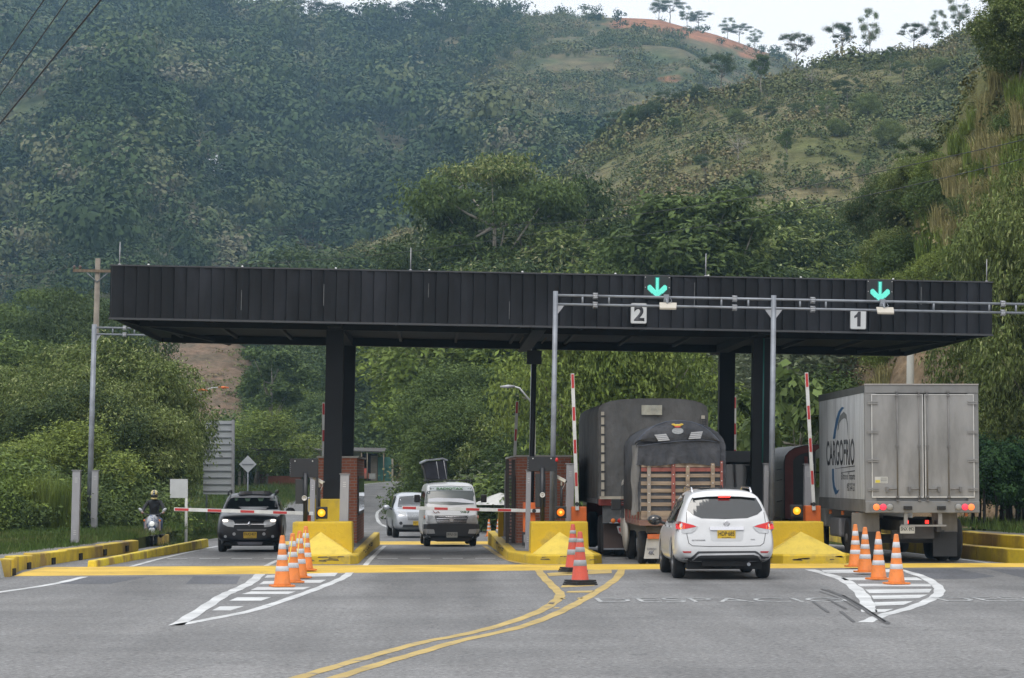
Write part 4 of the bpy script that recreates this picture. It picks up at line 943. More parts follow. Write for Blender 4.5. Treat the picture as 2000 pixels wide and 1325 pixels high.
# extra yellow bollards behind booths
for k, (px, pt, pb, Y, wd) in enumerate(((705,1008,1050,76,.17),(978,1000,1050,76,.16))):
    mb = MB().box(-wd/2,wd/2,-.1,.1,-.3,P(px,pt,Y).z+.0).box(-wd/2-.03,wd/2+.03,-.13,.13,.05,.12,1)
    mb.build('bollard', [yellow, dark], bevel=.012, label=['yellow square bollard right of the left brick booth','yellow square bollard left of the middle brick booth'][k], cat='bollard', loc=(XP(px,Y),Y,0))
# yellow plinth of the front left column
MB().box(XP(632,65)-.36, XP(632,65)+.62, 64.6, 65.6, .2, P(650,975,64.6).z).build('plinth', yellow, bevel=.02, label='yellow plinth carrying the front left black column', cat='plinth')

# ================================================================== vehicle sensor columns
def sensor(px, py_top, Y, wpx, label, z0=0.0, proto_=[None]):
    zt = P(px, py_top, Y).z; h = zt-z0; x = XP(px, Y)
    t = thing('sensor_column', label, 'sensor column', (x, Y, z0), 0, 'grey vehicle sensor columns beside the lanes', True); w2 = wpx*Y/FPX/2
    MB().box(-w2,w2,-.12,.12,0,h-.03).build('housing', alu, t, bevel=.008)
    MB().box(-w2-.02,w2+.02,-.14,.14,h-.028,h).build('cap', mk('column_cap', (.20,.20,.21), .5), t)
    mb = MB()
    for z in (h-.22,h-.27,h-.32,.2,.25,.3): mb.box(-w2*.35,w2*.35,-.126,-.1201,z,z+.018)
    mb.build('vents', mk('vent_light', (.5,.5,.5), .5), t)
    return t
sensor(148,918,P(0,0,66).y,15,'grey sensor column nearest the camera on the left pavement', .3)
sensor(184,918,82.3,12,'grey sensor column behind the tall gantry post', -.1)
sensor(671,925,61.2,17,'grey sensor column right of the front left black column', .2)
sensor(609,932,64.5,10,'grey sensor column left of the front left black column', .2)
sensor(989,918,76,11,'grey sensor column behind the dark shutter frame', -.1)
sensor(1030,918,62.6,9,'slim pale sensor column left of the display post on the middle island', .2)
sensor(1111,905,62.4,15,'grey sensor column at the right side of the middle island', .2)
sensor(1498,905,61.9,18,'grey sensor column in front of the right black column', .2)
sensor(1576,906,64,16,'grey sensor column beside the tarped dark truck', .2)

# ================================================================== barrier gates
def gate(pv, tip, Y, label, house=None, hand=1):
    """pv, tip: photo pixels of the arm's pivot and tip"""
    a, b2 = P(*pv, Y), P(*tip, Y); t = thing('barrier_gate', label, 'barrier', (a.x, Y, zg(Y)+.2)); a0 = a-t.location; d = b2-a; Ln = d.length; ang = math.atan2(d.z, d.x)
    M = Matrix.Translation(a0) @ Matrix.Rotation(-ang, 4, 'Y'); hw2 = .042
    arm = MB(); arm.box(-.15,Ln,-.025,.025,-hw2,hw2,0,M); ao = arm.build('arm', white, t, bevel=.006)
    per = .79; st = per*.42; x = Ln-st-.02
    while x > .25: MB().box(x,x+st,-.0285,.0285,-hw2*.72,hw2*.72,0,M).build('red_stripe', red, ao); x -= per
    if house:
        x0,x1,y0,y1,m_, dd = house; p0, p1 = P(x0,y1,Y)-t.location, P(x1,y0,Y)-t.location
        MB().box(p0.x,p1.x,.05,.05+dd,max(p0.z,0),p1.z).build('cabinet', m_, t, bevel=.02)
        MB().tube([a0+Vector((0,-.03,0)), a0+Vector((0,.2,0))], .05, 10).build('hub', dark, t)
    return t
grp = 'red and white barrier arms'
gate((600,1003), (340,995), 62.2, 'lowered red and white barrier arm in front of the black car', (592,606,1003,1050,mk('cabinet_red', (.38,.06,.02), .5), .3))
gate((1043,998), (785,992), 64, 'lowered red and white barrier arm in front of the white van', (1022,1046,982,1066,orange,.35))
gate((1127,985), (1118,730), 61.8, 'raised red and white barrier arm left of the big tarped truck', (1117,1146,990,1066,orange,.4))
gate((1589,985), (1575,728), 62, 'raised red and white barrier arm left of the refrigerated truck', (1574,1604,988,1066,orange,.4))
gate((1001,1000), (1010,784), 74, 'raised barrier arm behind the dark shutter frame of the middle booth', (995,1006,985,1040,dark,.3))
gate((631,1000), (632,787), 76, 'raised barrier arm half hidden behind the left black columns')
gate((1436,990), (1435,775), 77, 'raised barrier arm behind the rear right black column')

# ================================================================== lane displays, cameras, amber lamps
def display(px0, px1, py0, py1, postpx, Y, label, zbase=.9):
    c = P((px0+px1)/2, (py0+py1)/2, Y); t = thing('lane_display', label, 'display', c, 0, None); w2 = (px1-px0)*Y/FPX/2; h2 = (py1-py0)*Y/FPX/2
    case = mk('display_black', (.012,.013,.016), .4, var=.2); pan = MB().box(-w2,w2,-.03,.10,-h2,h2).build('panel', case, t, bevel=.012)
    MB().box(-w2+.01,w2-.01,-.036,-.0302,h2*.12,h2*.18).build('seam', dark, pan)
    mb = MB()
    for x in (-w2*.62, w2*.62): mb.ball((x,-.04,h2*.72), .018, n=6)
    for k in range(6): mb.ball((-w2*.96,-.035,h2*.5-k*.05), .008, n=5)
    mb.build('screws', mk('pale_screw', (.5,.5,.5), .4), pan)
    px = (postpx-(px0+px1)/2)*Y/FPX; MB().tube([(px,-.06,-h2*.5),(px,-.06,zbase-c.z)], .055, 10).build('post', case, t)
    return t, px, h2, c
hornm = mk('horn_white', (.55,.54,.52), .4)
t, px, h2, c = display(566, 621, 896, 933, 597, 60.9, 'black lane display panel on a post behind the left crash block')
MB().box(px-.24,px-.05,-.05,.12,-h2-.62,-h2-.04).build('control_box', mk('box_black', (.02,.022,.024), .5), t, bevel=.01)
MB().lathe([(.03,.06),(.05,0),(.062,-.06),(.064,-.065),(.05,-.06),(.035,-.02),(.001,-.02)], (px-.02,-.12,P(594,973,60.9).z-c.z), 'y', 14).build('horn', hornm, t)
MB().box(.29,.34,-.02,.06,P(0,1015,60.9).z-c.z,-h2+.3).build('side_bar', dark, t)
t, px, h2, c = display(1030, 1087, 892, 921, 1059, 60.9, 'black lane display panel with red beacon on the middle island')
MB().box(px-.16,px+.08,-.05,.12,-h2-.85,-h2-.05).build('control_box', mk('box_black', (.02,.022,.024), .5), t, bevel=.01)
MB().lathe([(.05,.03),(.062,-.02),(.064,-.03),(.052,-.03),(.03,-.01),(.022,-.01),(.02,-.03),(.001,-.03)], (px,-.1,P(1059,967,60.9).z-c.z), 'y', 14).build('horn', hornm, t)
MB().box(.30,.36,-.02,.06,P(0,1015,60.9).z-c.z,-h2+.3).build('side_bar', dark, t)
MB().lathe([(.04,0),(.045,.03),(.04,.07),(.015,.1),(.001,.105)], (.345,0,h2-.12), 'z', 12).build('beacon', mk('beacon_red', (.5,.02,.02), .25), t)
MB().box(-.03,.03,.1,.16,-h2-1.2,-h2).build('rear_post', alu, t)
cctvm = mk('camera_cream', (.46,.44,.38), .45, var=.06)
def cctv(px, py, Y, flip, label):
    c = P(px, py, Y); t = thing('security_camera', label, 'camera', c, 0, None)
    M = Matrix.Rotation(R(-28)*flip, 4, 'Y') @ Matrix.Rotation(R(20)*flip, 4, 'Z')
    MB().box(-.15,.15,-.05,.05,-.035,.035,0,M).build('body', cctvm, t, bevel=.012)
    MB().box(-.19,.14,-.058,.058,.036,.046,0,M).build('sun_shield', hornm, t)
    MB().tube([M @ Vector((.15,0,0)), M @ Vector((.16,0,0))], .03, 10).build('lens', glass, t)
    mb = MB().tube([(-.02*flip,0,-.03),(-.02*flip,.02,-.16)], .022, 8).tube([(.05,.02,-.02),(.10,.02,-.12),(.05,.02,-.22),(0,.02,-.25)], .008, 5); mb.build('bracket', hornm, t)
    MB().tube([(-.02*flip,.03,-.15),(-.02*flip,.03,-.85)], .03, 8).build('stem', dark, t)
cctv(622, 939, 61.0, -1, 'cream security camera beside the left lane display')
cctv(1095, 936, 61.0, -1, 'cream security camera beside the middle lane display')
ambl = mk('amber_lit', (.8,.35,.02), .2, emit=(1,.46,.02), est=.75); ambd = mk('amber_lit_deep', (.7,.2,.02), .2, emit=(1,.20,.01), est=.55)
for px, py, ml_, lb in ((628,1002,ambl,'amber warning lamp on the left crash block'),(1095,1001,ambd,'amber warning lamp on the middle crash block'),(1556,998,ambl,'amber warning lamp on the right crash block')):
    c = P(px, py, 60.1); t = thing('warning_lamp', lb, 'warning lamp', c, 0, 'amber warning lamps')
    MB().box(-.135,.135,-.02,.16,-.14,.14).build('housing', dark, t, bevel=.015)
    MB().lathe([(.105,-.02),(.108,-.06),(.10,-.06),(.098,-.025)], (0,0,0), 'y', 18).build('visor', black, t)
    MB().lathe([(.096,-.021),(.085,-.035),(.05,-.045),(.001,-.05)], (0,0,0), 'y', 18).build('lens', ml_, t)
    MB().lathe([(.03,-.046),(.02,-.056),(.001,-.058)], (0,.0,.0), 'y', 10).build('bulb', mk('bulb_lit', (1,.6,.1), .2, emit=(1,.62,.05), est=1.3), t)
# black floodlight box on its own pole
c = P(1037,698,65.8); t = thing('speaker_pole', 'slim black pole with a square black box under the canopy', 'pole', (c.x, 65.8, .2), 0, None, True)
MB().tube([(-.02,0,0),(0,0,P(1037,684,65.8).z+.05-.2)], .068, 10).build('pole', black, t)
MB().box(-.19,.19,-.12,.08,c.z-.2-.18,c.z-.2+.17).build('box', black, t, bevel=.01)
# little metal meter box at the foot of the middle island
c = P(1027,1052,64); MB().box(-.09,.09,-.06,.06,-.18,.16).box(-.06,.06,-.068,-.0601,-.1,.1,1).build('meter_box', [dark, alu], bevel=.01, label='small dark meter box at the foot of the orange barrier cabinet', cat='meter box', loc=c)

# ================================================================== traffic cones
cone_o = mk('cone_orange', (.72,.20,.03), .5, var=.1, scale=5, col2=(.5,.15,.03), c2scale=4); cone_r = mk('cone_red', (.55,.07,.035), .5, var=.12, col2=(.34,.06,.04), c2scale=4)
refl = mk('cone_white', (.52,.53,.55), .35, var=.1, scale=8); refl_g = mk('cone_grey', (.30,.31,.32), .35, var=.1)
def cone(name, label, loc, h, body, bands, base, group, r0=.15, square=True):
    t = thing('traffic_cone', label, 'traffic cone', loc, random.random()*.6, group)
    rt = .038; bz = .035
    def rad(z): return r0 + (rt-r0)*(z-bz)/(h-bz)
    prof = [(rad(bz)+.012,bz),(rad(bz+.02),bz+.02)]
    MB().lathe([(r0+.02,.02),(r0,bz+.02),(rad(h*.5),h*.5),(rt+.004,h-.02),(rt-.006,h-.002),(rt-.012,h),(rt-.014,h-.05)], ax='z', n=20).build('body', body, t)
    for z0, z1 in bands: MB().lathe([(rad(z0*h)+.001,z0*h),(rad(z0*h)+.004,z0*h+.003),(rad(z1*h)+.004,z1*h-.003),(rad(z1*h)+.001,z1*h)], n=20).build('reflective_band', refl if body is cone_o else refl_g, t)
    if square: MB().prism(rrect(-.2,.2,-.2,.2,.05), 'z', 0, .032).build('base', base, t, bevel=.006)
    else:
        mb = MB()
        for k in range(3): mb.box(-.24+.02*k,.24-.015*k,-.22,.22,k*.034,k*.034+.03)
        mb.build('base', base, t, bevel=.008)
    return t
bands = ((.30,.40),(.52,.62),(.73,.84))
c0 = None
for k, (px, py, lb) in enumerate(((551,1147,'orange cone nearest the camera in the row by the left crash block'),(571,1139,'second orange cone of the row by the left crash block'),(585,1130,'third orange cone of the left row, draped with chain'),(597,1118,'farthest orange cone of the left row, against the yellow island'),
        (1751,1142,'orange cone nearest the camera in the row behind the refrigerated truck'),(1716,1133,'second orange cone of the row behind the refrigerated truck'),(1690,1122,'third orange cone of the row behind the refrigerated truck'),(1671,1111,'farthest orange cone of the row behind the refrigerated truck'))):
    g = G(px, py); g.z += .01 + (.03 if py < 1125 else 0)
    if c0 is None: c0 = cone('traffic_cone', lb, g, .92, cone_o, bands, cone_o, 'orange cones with white bands')
    else: again(c0, lb, g, random.random()*.5)
for k, (px, py) in enumerate(((955,1048),(973,1047))):
    c = again(c0, ['small far orange cone left of the pair behind the toll lanes','small far orange cone right of the pair behind the toll lanes'][k], G(px,py), .2, .78)
g = G(1133,1143); cr1 = cone('traffic_cone', 'faded red cone on stacked black bases in front of the middle island', g, .98, cone_r, ((.36,.47),(.62,.71),(.80,.87)), rubber, 'red cones with black bases', .165, False)
g = G(1119,1120); g.z += .03; again(cr1, 'red cone on a black base standing behind the nearer red cone', g, .4)
chain = mk('chain_yellow', (.6,.45,.04), .5)
mb = MB()
for (pa, pb_) in (((551,1147),(571,1139)),((571,1139),(585,1130)),((585,1130),(597,1118))):
    A, B = G(*pa), G(*pb_); A.z += .86; B.z += .9
    mb.tube([A.lerp(B,t_/6)+Vector((0,0,-.5*math.sin(math.pi*t_/6))) for t_ in range(7)], .010, 5)
mb.build('plastic_chain', chain, label='thin yellow and black plastic chain hanging between the left orange cones', cat='chain')

# ================================================================== signs, poles, far structures
def board(name, label, cat, px0, px1, py0, py1, Y, legs, ribs, mat, ry=0, postm=None, legpy=None):
    c = P((px0+px1)/2, py1, Y); t = thing(name, label, cat, (c.x, Y, zg(Y)), ry); w2 = (px1-px0)*Y/FPX/2/max(.3,math.cos(ry)); zb, zt = P(0,py1,Y).z-zg(Y), P(0,py0,Y).z-zg(Y)
    MB().box(-w2,w2,0,.03,zb,zt).build('panel', mat, t)
    if ribs:
        mb = MB(); 
        for k in range(ribs): z = zb+(zt-zb)*(k+.5)/ribs; mb.box(-w2,w2-.15,-.05,-.002,z-.02,z+.02)
        mb.build('rails', mk('rail_grey', (.20,.21,.23), .5, .3), t)
        MB().box(w2-.12,w2,-.09,-.003,zb-.05,zt+.05).build('frame', alu, t)
    for x in legs: MB().tube([(x*w2,.05,-.3),(x*w2,.05,zt-.05)], .05, 8).build('post', postm or white, t)
    return t
signw = mk('sign_back', (.38,.40,.42), .45, .2, var=.08, scale=1)
board('road_sign', 'small plain white signboard on one thin post by the left hedge', 'road sign', 332, 366, 936, 973, 87.5, (.85,), 0, mk('board_white', (.5,.52,.53), .5, var=.06))
board('billboard', 'tall grey ribbed back of a large road sign at the left verge', 'billboard', 396, 458, 822, 966, 126, (-.8,.92), 11, signw, R(-18), steel)
c = P(484,907,124); t = thing('warning_sign', 'pale diamond sign seen from behind on a thin post', 'road sign', (c.x,124,zg(124))); z = c.z-zg(124)
MB().add([(-.42,0,z),(0,0,z-.42),(.42,0,z),(0,0,z+.42),(-.42,.02,z),(0,.02,z-.42),(.42,.02,z),(0,.02,z+.42)], [(0,1,2,3),(7,6,5,4),(0,4,5,1),(1,5,6,2),(2,6,7,3),(3,7,4,0)]).build('panel', signw, t)
MB().box(-.28,.28,-.03,-.001,z-.02,z+.02).build('rail', steel, t); MB().tube([(0,.06,-.2),(0,.06,z+.3)], .035, 8).build('post', steel, t)
# tall wooden utility pole with cross-arm
c = P(182,505,112); wood = mk('old_wood', (.17,.13,.09), .9, var=.3, scale=4, stretch=(4,4,.5), col2=(.10,.07,.05)); t = thing('utility_pole', 'weathered wooden utility pole with cross-arm rising behind the gantry post', 'utility pole', (c.x,112,zg(112)), 0, None, True); z = c.z-zg(112)
MB().tube([(0,0,-.3),(0,0,z)], [.17,.11], 10).build('pole', mk('concrete_pole', (.19,.165,.135), .9, var=.25), t)
MB().box(-1.05,.8,-.16,-.06,z-.62,z-.50).build('cross_arm', wood, t)
for s in (-1,1): MB().tube([(s*.55,-.1,z-.55),(0,-.12,z-1.05)], .025, 6).build('brace', steel, t)
for x in (-1.0,-.75,.7): MB().lathe([(.03,0),(.07,.03),(.05,.06),(.08,.1),(.05,.14),(.02,.18)], (x,-.1,z-.5), 'z', 8).build('insulator', mk('insulator', (.08,.05,.04), .3), t)
# round concrete pole behind the right end of the canopy
c = P(1772,640,96); t = thing('concrete_pole', 'pale concrete pole standing behind the refrigerated truck', 'pole', (c.x,96,0), 0, None, True)
MB().tube([(0,0,-.3),(0,0,c.z+.5)], [.17,.13], 12).build('shaft', mk('pole_concrete', (.30,.30,.27), .85, var=.2, scale=3, col2=(.2,.2,.18), stretch=(1,1,.2)), t)
mb = MB(); mb.tube([(-.9,0,c.z+.2),(.9,0,c.z+.2)], .05, 6); mb.build('cross_arm', steel, t)
# street lamps
def lamp(px, ptop, Y, hx, hy, label, head=alu, pole=True):
    a = P(px, ptop, Y); t = thing('street_lamp', label, 'street lamp', (a.x,Y,zg(Y)), 0); b_ = P(hx,hy,Y)
    A = a-t.location; B = b_-t.location
    MB().tube([(0,0,-.3),(0,0,A.z)], [.10,.07], 8).build('pole', mk('lamp_pole', (.42,.41,.38), .7, var=.1), t)
    MB().tube([A+Vector((0,0,-.3)), A.lerp(B,.7)+Vector((0,0,.05)), B], .035, 6).build('arm', mk('lamp_arm', (.45,.46,.46), .4, .3), t)
    d = Vector((math.copysign(1,hx-px),0,-.03)); MB().tube([B-d*.05, B+d*.2, B+d*.5], [.04,.07,.03], 8).build('head', head, t)
lamp(1042, 775, 96, 1003, 755, 'street lamp reaching left from a pale pole beside the middle booth')
lamp(352, 775, 119, 385, 762, 'nearer street lamp with orange head above the left trees', orange)
lamp(372, 768, 133, 428, 757, 'farther street lamp with orange head above the left trees', orange)
# canvas parasol beyond the lanes
g = G(972,1040); t = thing('parasol', 'white parasol at the roadside beyond the far pair of small cones', 'parasol', (g.x+.1,116,zg(116))); zz = P(0,968,116).z-zg(116)
MB().lathe([(1.25,zz-.42),(.7,zz-.12),(.02,zz+.12)], n=8, smooth=False).build('canopy', mk('canvas_white', (.5,.5,.48), .8, var=.1), t)
MB().tube([(0,0,0),(0,0,zz)], .025, 6).build('pole', steel, t)
# roadside shop far behind the lanes
Y = 222; t = thing('roadside_shop', 'low roadside shop with white wall, open front and green doors beyond the bend', 'building', (XP(700,Y), Y, zg(Y)))
def X_(px): return XP(px,Y)-t.location.x
def Z_(py): return P(0,py,Y).z-zg(Y)
MB().box(X_(596),X_(704),0,5,-.3,Z_(881)).build('wall', mk('shop_white', (.42,.41,.38), .85, var=.15, scale=1.5, col2=(.3,.27,.23)), t)
MB().box(X_(704.3),X_(736),1.2,5,-.3,Z_(886)).build('back_wall', mk('shop_inside', (.05,.04,.035), .9, var=.4, scale=2), t)
MB().box(X_(724),X_(737),0,.15,-.3,Z_(890)).build('pillar', mk('pillar_grey', (.28,.24,.2), .9), t)
for a, b_ in ((738,749),(750.5,764)): MB().box(X_(a),X_(b_),0,.12,-.3,Z_(893)).build('door', mk('door_teal', (.05,.16,.14), .6, var=.2), t)
MB().box(X_(764.5),X_(768),-.05,.3,-.3,Z_(896)).build('gate_post', mk('gate_cream', (.38,.34,.27), .8), t)
MB().add([(X_(590),-1.5,Z_(880)),(X_(752),-1.5,Z_(884)),(X_(752),5.2,Z_(876)),(X_(590),5.2,Z_(873)),(X_(590),-1.5,Z_(878)),(X_(752),-1.5,Z_(882)),(X_(752),5.2,Z_(874)),(X_(590),5.2,Z_(871))], [(0,3,2,1),(4,5,6,7),(0,1,5,4),(1,2,6,5),(2,3,7,6),(3,0,4,7)]).build('roof', mk('roof_sheet', (.06,.055,.05), .7), t)
for p in (707,718,750): MB().tube([(X_(p),-1.4,-.2),(X_(p),-1.4,Z_(884))], .05, 6).build('roof_post', mk('post_wood', (.2,.17,.13), .9), t)
lettering('S.SU', mk('faded_red', (.42,.16,.13), .8), t, (X_(624),-.01,Z_(888)), 1.35, .3)
g = [('crate', 715, 930, (.35,.12,.08)), ('crate', 727, 931, (.3,.3,.3)), ('crate', 712, 921, (.5,.09,.06))]
for k, (nm, p, q, c3) in enumerate(g):
    c = P(p, q, Y-1); MB().box(-.28,.28,-.2,.2,-.22,.22).box(-.3,.3,-.22,.22,.221,.26).build('crate', mk('crate_paint_%d' % k, c3, .6), bevel=.02, label=['dull red crate under the roadside shop roof','grey crate beside the shop pillar','bright red crate on top in the shop front'][k], cat='crate', loc=c)
# open shed with posts and a low brick wall left of the shop
Y = 200; t = thing('open_shed', 'ramshackle open shed with pale posts and brick panel beyond the verge', 'shed', (XP(540,Y),Y,zg(Y)))
def X_(px): return XP(px,Y)-t.location.x
def Z_(py): return P(0,py,Y).z-zg(Y)
for p in (468,478,504,522): MB().box(X_(p)-.1,X_(p)+.1,-.1,.1,-.4,Z_(890)).build('post', mk('post_pale', (.33,.29,.24), .9, var=.3), t)
MB().box(X_(506),X_(520),.4,.6,-.4,Z_(905)).build('brick_panel', bricks('brick_far', (.25,.12,.07), (.2,.09,.05), (.2,.15,.12), .4, .2), t)
MB().box(X_(458),X_(600),-.8,3,Z_(889),Z_(887)).build('roof', mk('rust_sheet', (.10,.06,.04), .8, var=.3), t)
wl = MB().box(XP(524,196)-XP(560,196),XP(588,196)-XP(560,196),0,.2,-.4,P(0,930,196).z-zg(196)).build('garden_wall', mk('brick_low', (.28,.10,.055), .9, var=.25, scale=2), label='low orange brick wall along the verge before the shop', cat='wall', loc=(XP(560,196),196,zg(196)))
# white farmhouse on the mountain
def on_mtn(px, py):
    d = ray(px, py)
    for Y in np.arange(270, 1100, 1.0):
        if CAMZ + d.z*Y/d.y <= float(H_mtn(np.array([d.x*Y/d.y]), np.array([Y]))[0]): return Vector((d.x*Y/d.y, Y, CAMZ+d.z*Y/d.y))
    return Vector((d.x*800/d.y, 800, CAMZ+d.z*800/d.y))
for k, (px, py, wd, lb) in enumerate(((436,330,4.2,'tiny white farmhouse among trees on the mountain by the bare soil patch'),(418,328,2.0,'tiny white outbuilding left of the mountain farmhouse'))):
    p = on_mtn(px, py); t = thing('farmhouse', lb, 'house', (p.x, p.y-6, p.z-1), .2); hgt = 3.2 if k == 0 else 2.2
    MB().box(-wd/2,wd/2,0,3,-2,hgt).build('wall', mk('lime_white', (.75,.77,.8), .8), t)
    MB().prism([(-.4,hgt),(3.4,hgt),(1.5,hgt+.9)], 'x', -wd/2-.3, wd/2+.3).build('roof', mk('roof_pale', (.5,.52,.55), .6), t)
    for x in (-wd*.25, wd*.25): MB().box(x-.35,x+.35,-.04,-.005,.8,1.8).build('window', dark, t)
# overhead cables
cab = mk('cable_black', (.01,.01,.011), .6)
def cable(p0, p1, sag, r, label, n=16):
    p0, p1 = Vector(p0), Vector(p1); o = p0
    pts = [p0.lerp(p1, i/n) - Vector((0,0,sag*4*(i/n)*(1-i/n))) - o for i in range(n+1)]
    MB().tube(pts, r, 5).build('overhead_cable', cab, label=label, cat='cable', group='overhead cables', loc=o)
cable(P(128,-60,24), P(-240,466,40), .0, .007, 'thin black cable nearest the top left corner')
cable(P(175,-60,24), P(-240,522,40), .0, .007, 'middle black cable of the three at the top left')
cable(P(246,-60,24), P(-300,610,40), .0, .010, 'thickest and lowest black cable of the three at the top left')
cable(P(2100,250,75), P(1000,440,170), .6, .014, 'upper black cable crossing the right hillside')
cable(P(2100,285,75), P(1100,470,170), .6, .014, 'lower black cable crossing the right hillside')
cable(P(1700,120,260), P(500,448,300), 3, .022, 'faint upper cable sagging across the valley')
cable(P(1700,128,260), P(500,452,300), 3.6, .022, 'faint lower cable sagging across the valley')
cable(P(183,526,112), P(1300,400,175), 1.0, .013, 'grey cable running right from the wooden pole')
cable(P(135,522,112), P(-60,530,130), .3, .013, 'grey cable running left from the wooden pole')
# ================================================================== vehicles
def ring(w, zb, zbelt, zt, wt, tuck=.96, sill=.10, sq=0):
    if sq: r = [(w*.78,zb),(w*.97,zb+sill),(w,zb+(zbelt-zb)*.45),(w*tuck,zbelt),(wt+(w*tuck-wt)*.16,zbelt+(zt-zbelt)*.84),(wt*.95,zt-.006)]; return [(0,zb)] + r + [(0,zt+.015)] + [(-x,z) for x, z in r[::-1]]
    r = [(w*.78,zb),(w*.96,zb+sill),(w,zb+(zbelt-zb)*.45),(w*tuck,zbelt),(wt+(w*tuck-wt)*.22,zbelt+(zt-zbelt)*.74),(wt*.88,zt-.012)]
    return [(0,zb)] + r + [(0,zt+.02)] + [(-x,z) for x, z in r[::-1]]
def car_body(name, stations, mat, parent, yfun, wheels, wr, WH, cut=True):
    """stations: (y, ring args). yfun(y, z) shears the ends. WH: real width, height, length to fit. wheels: list of y"""
    mb = MB(); rings = [[(x, y + yfun(i, y, z, len(stations)), z) for x, z in ring(*a)] for i, (y, a) in enumerate(stations)]
    n = len(rings[0]); o = 0
    for r in rings: mb.v += r
    for i in range(len(rings)-1):
        for q in range(n): q2 = (q+1) % n; mb.f.append([i*n+q,i*n+q2,(i+1)*n+q2,(i+1)*n+q]); mb.m.append(0); mb.s.append(True)
    for base, flip in ((0,0),((len(rings)-1)*n,1)):   # quad end caps
        h = n//2
        for k in range(h):
            a, b_, c, d = k, k+1, (n-k-1) % n, (n-k) % n
            f = [base+a, base+b_, base+c, base+d] if k and k+1 != h else ([base+0, base+1, base+n-1] if k == 0 else [base+a, base+b_, base+d])
            mb.f.append(f if flip else f[::-1]); mb.m.append(0); mb.s.append(True)
    ob = mb.build(name, mat, parent)
    sb = ob.modifiers.new('s', 'SUBSURF'); sb.levels = sb.render_levels = 3
    if cut:
        cm = MB()
        for y in wheels:
            for s in (-1,1): cm.lathe([(wr*1.17,s*WH[0]*.5-s*.30),(wr*1.17,s*WH[0]*.5+s*.3)], (0,y,wr+.0), 'x', 28)
        co = cm.build('cutter', dark)
        dg = bpy.context.evaluated_depsgraph_get(); me1 = bpy.data.meshes.new_from_object(ob.evaluated_get(dg)); 
    else:
        dg = bpy.context.evaluated_depsgraph_get(); me1 = bpy.data.meshes.new_from_object(ob.evaluated_get(dg)); co = None
    ob.modifiers.clear(); ob.data = me1
    # fit to the real outside measures
    vs = me1.vertices; xs = max(abs(v.co.x) for v in vs); z1 = max(v.co.z for v in vs); y0 = min(v.co.y for v in vs); y1 = max(v.co.y for v in vs)
    for v in vs: v.co = (v.co.x*WH[0]/2/xs, (v.co.y-y0)*WH[2]/(y1-y0), v.co.z*WH[1]/z1)
    if co:
        bo = ob.modifiers.new('b', 'BOOLEAN'); bo.operation = 'DIFFERENCE'; bo.object = co; bo.solver = 'EXACT'; co.parent = None
        mw = parent.matrix_world.copy(); co.matrix_world = Matrix(); save = parent.location.copy(), parent.rotation_euler.copy(), parent.scale.copy()
        parent.location = (0,0,0); parent.rotation_euler = (0,0,0); parent.scale = (1,1,1); bpy.context.view_layer.update()
        dg = bpy.context.evaluated_depsgraph_get(); me2 = bpy.data.meshes.new_from_object(ob.evaluated_get(dg)); ob.modifiers.clear(); ob.data = me2
        bpy.data.objects.remove(co); parent.location, parent.rotation_euler, parent.scale = save
        for p in me2.polygons: p.use_smooth = True
        me2.name = name
    bm = bmesh.new(); bm.from_mesh(ob.data); bvh = BVHTree.FromBMesh(bm); bm.free()
    return ob, bvh
def decal(name, bvh, poly, ax, mat, parent, off=.006, thick=.02, seg=.06, start=None):
    """a panel that follows the body: polygon in the plane facing ax, dropped onto the surface. ax '-y','+y': (x,z); '-x','+x': (y,z); '+z': (x,y)"""
    sg = -1 if ax[0] == '-' else 1; a = ax[1]
    D = {'x': Vector((1,0,0)), 'y': Vector((0,1,0)), 'z': Vector((0,0,1))}[a]*sg
    def mp(p, t): return {'x': Vector((t,p[0],p[1])), 'y': Vector((p[0],t,p[1])), 'z': Vector((p[0],p[1],t))}[a]
    bm = bmesh.new(); bm.faces.new([bm.verts.new(mp(p, 0)) for p in poly])
    axes = {'x': (1,2), 'y': (0,2), 'z': (0,1)}[a]
    for k, ai in enumerate(axes):
        lo = min(p[k] for p in poly); hi = max(p[k] for p in poly); n = max(1, int((hi-lo)/seg))
        for i in range(1, n):
            co = Vector((0,0,0)); co[ai] = lo+(hi-lo)*i/n; no = Vector((0,0,0)); no[ai] = 1
            bmesh.ops.bisect_plane(bm, geom=bm.verts[:]+bm.edges[:]+bm.faces[:], plane_co=co, plane_no=no)
    last = None; miss = []
    for v in bm.verts:
        o = v.co + D*9; h = bvh.ray_cast(o, -D)
        if h[0] is None: miss.append(v); continue
        last = h[0].dot(D); v.co = h[0] + D*off
    hit = [v for v in bm.verts if v not in miss]
    for v in miss:
        if hit:
            q = min(hit, key=lambda u: (Vector([u.co[i] for i in axes])-Vector([v.co[i] for i in axes])).length); dd = q.co.dot(D); v.co = v.co - D*v.co.dot(D) + D*dd
    ed = [e for e in bm.edges if e.is_boundary]; r = bmesh.ops.extrude_edge_only(bm, edges=ed)
    for g in r['geom']:
        if isinstance(g, bmesh.types.BMVert): g.co -= D*thick
    bmesh.ops.recalc_face_normals(bm, faces=bm.faces)
    me = bpy.data.meshes.new(name); bm.to_mesh(me); bm.free(); me.materials.append(mat)
    return link(name, me, parent)
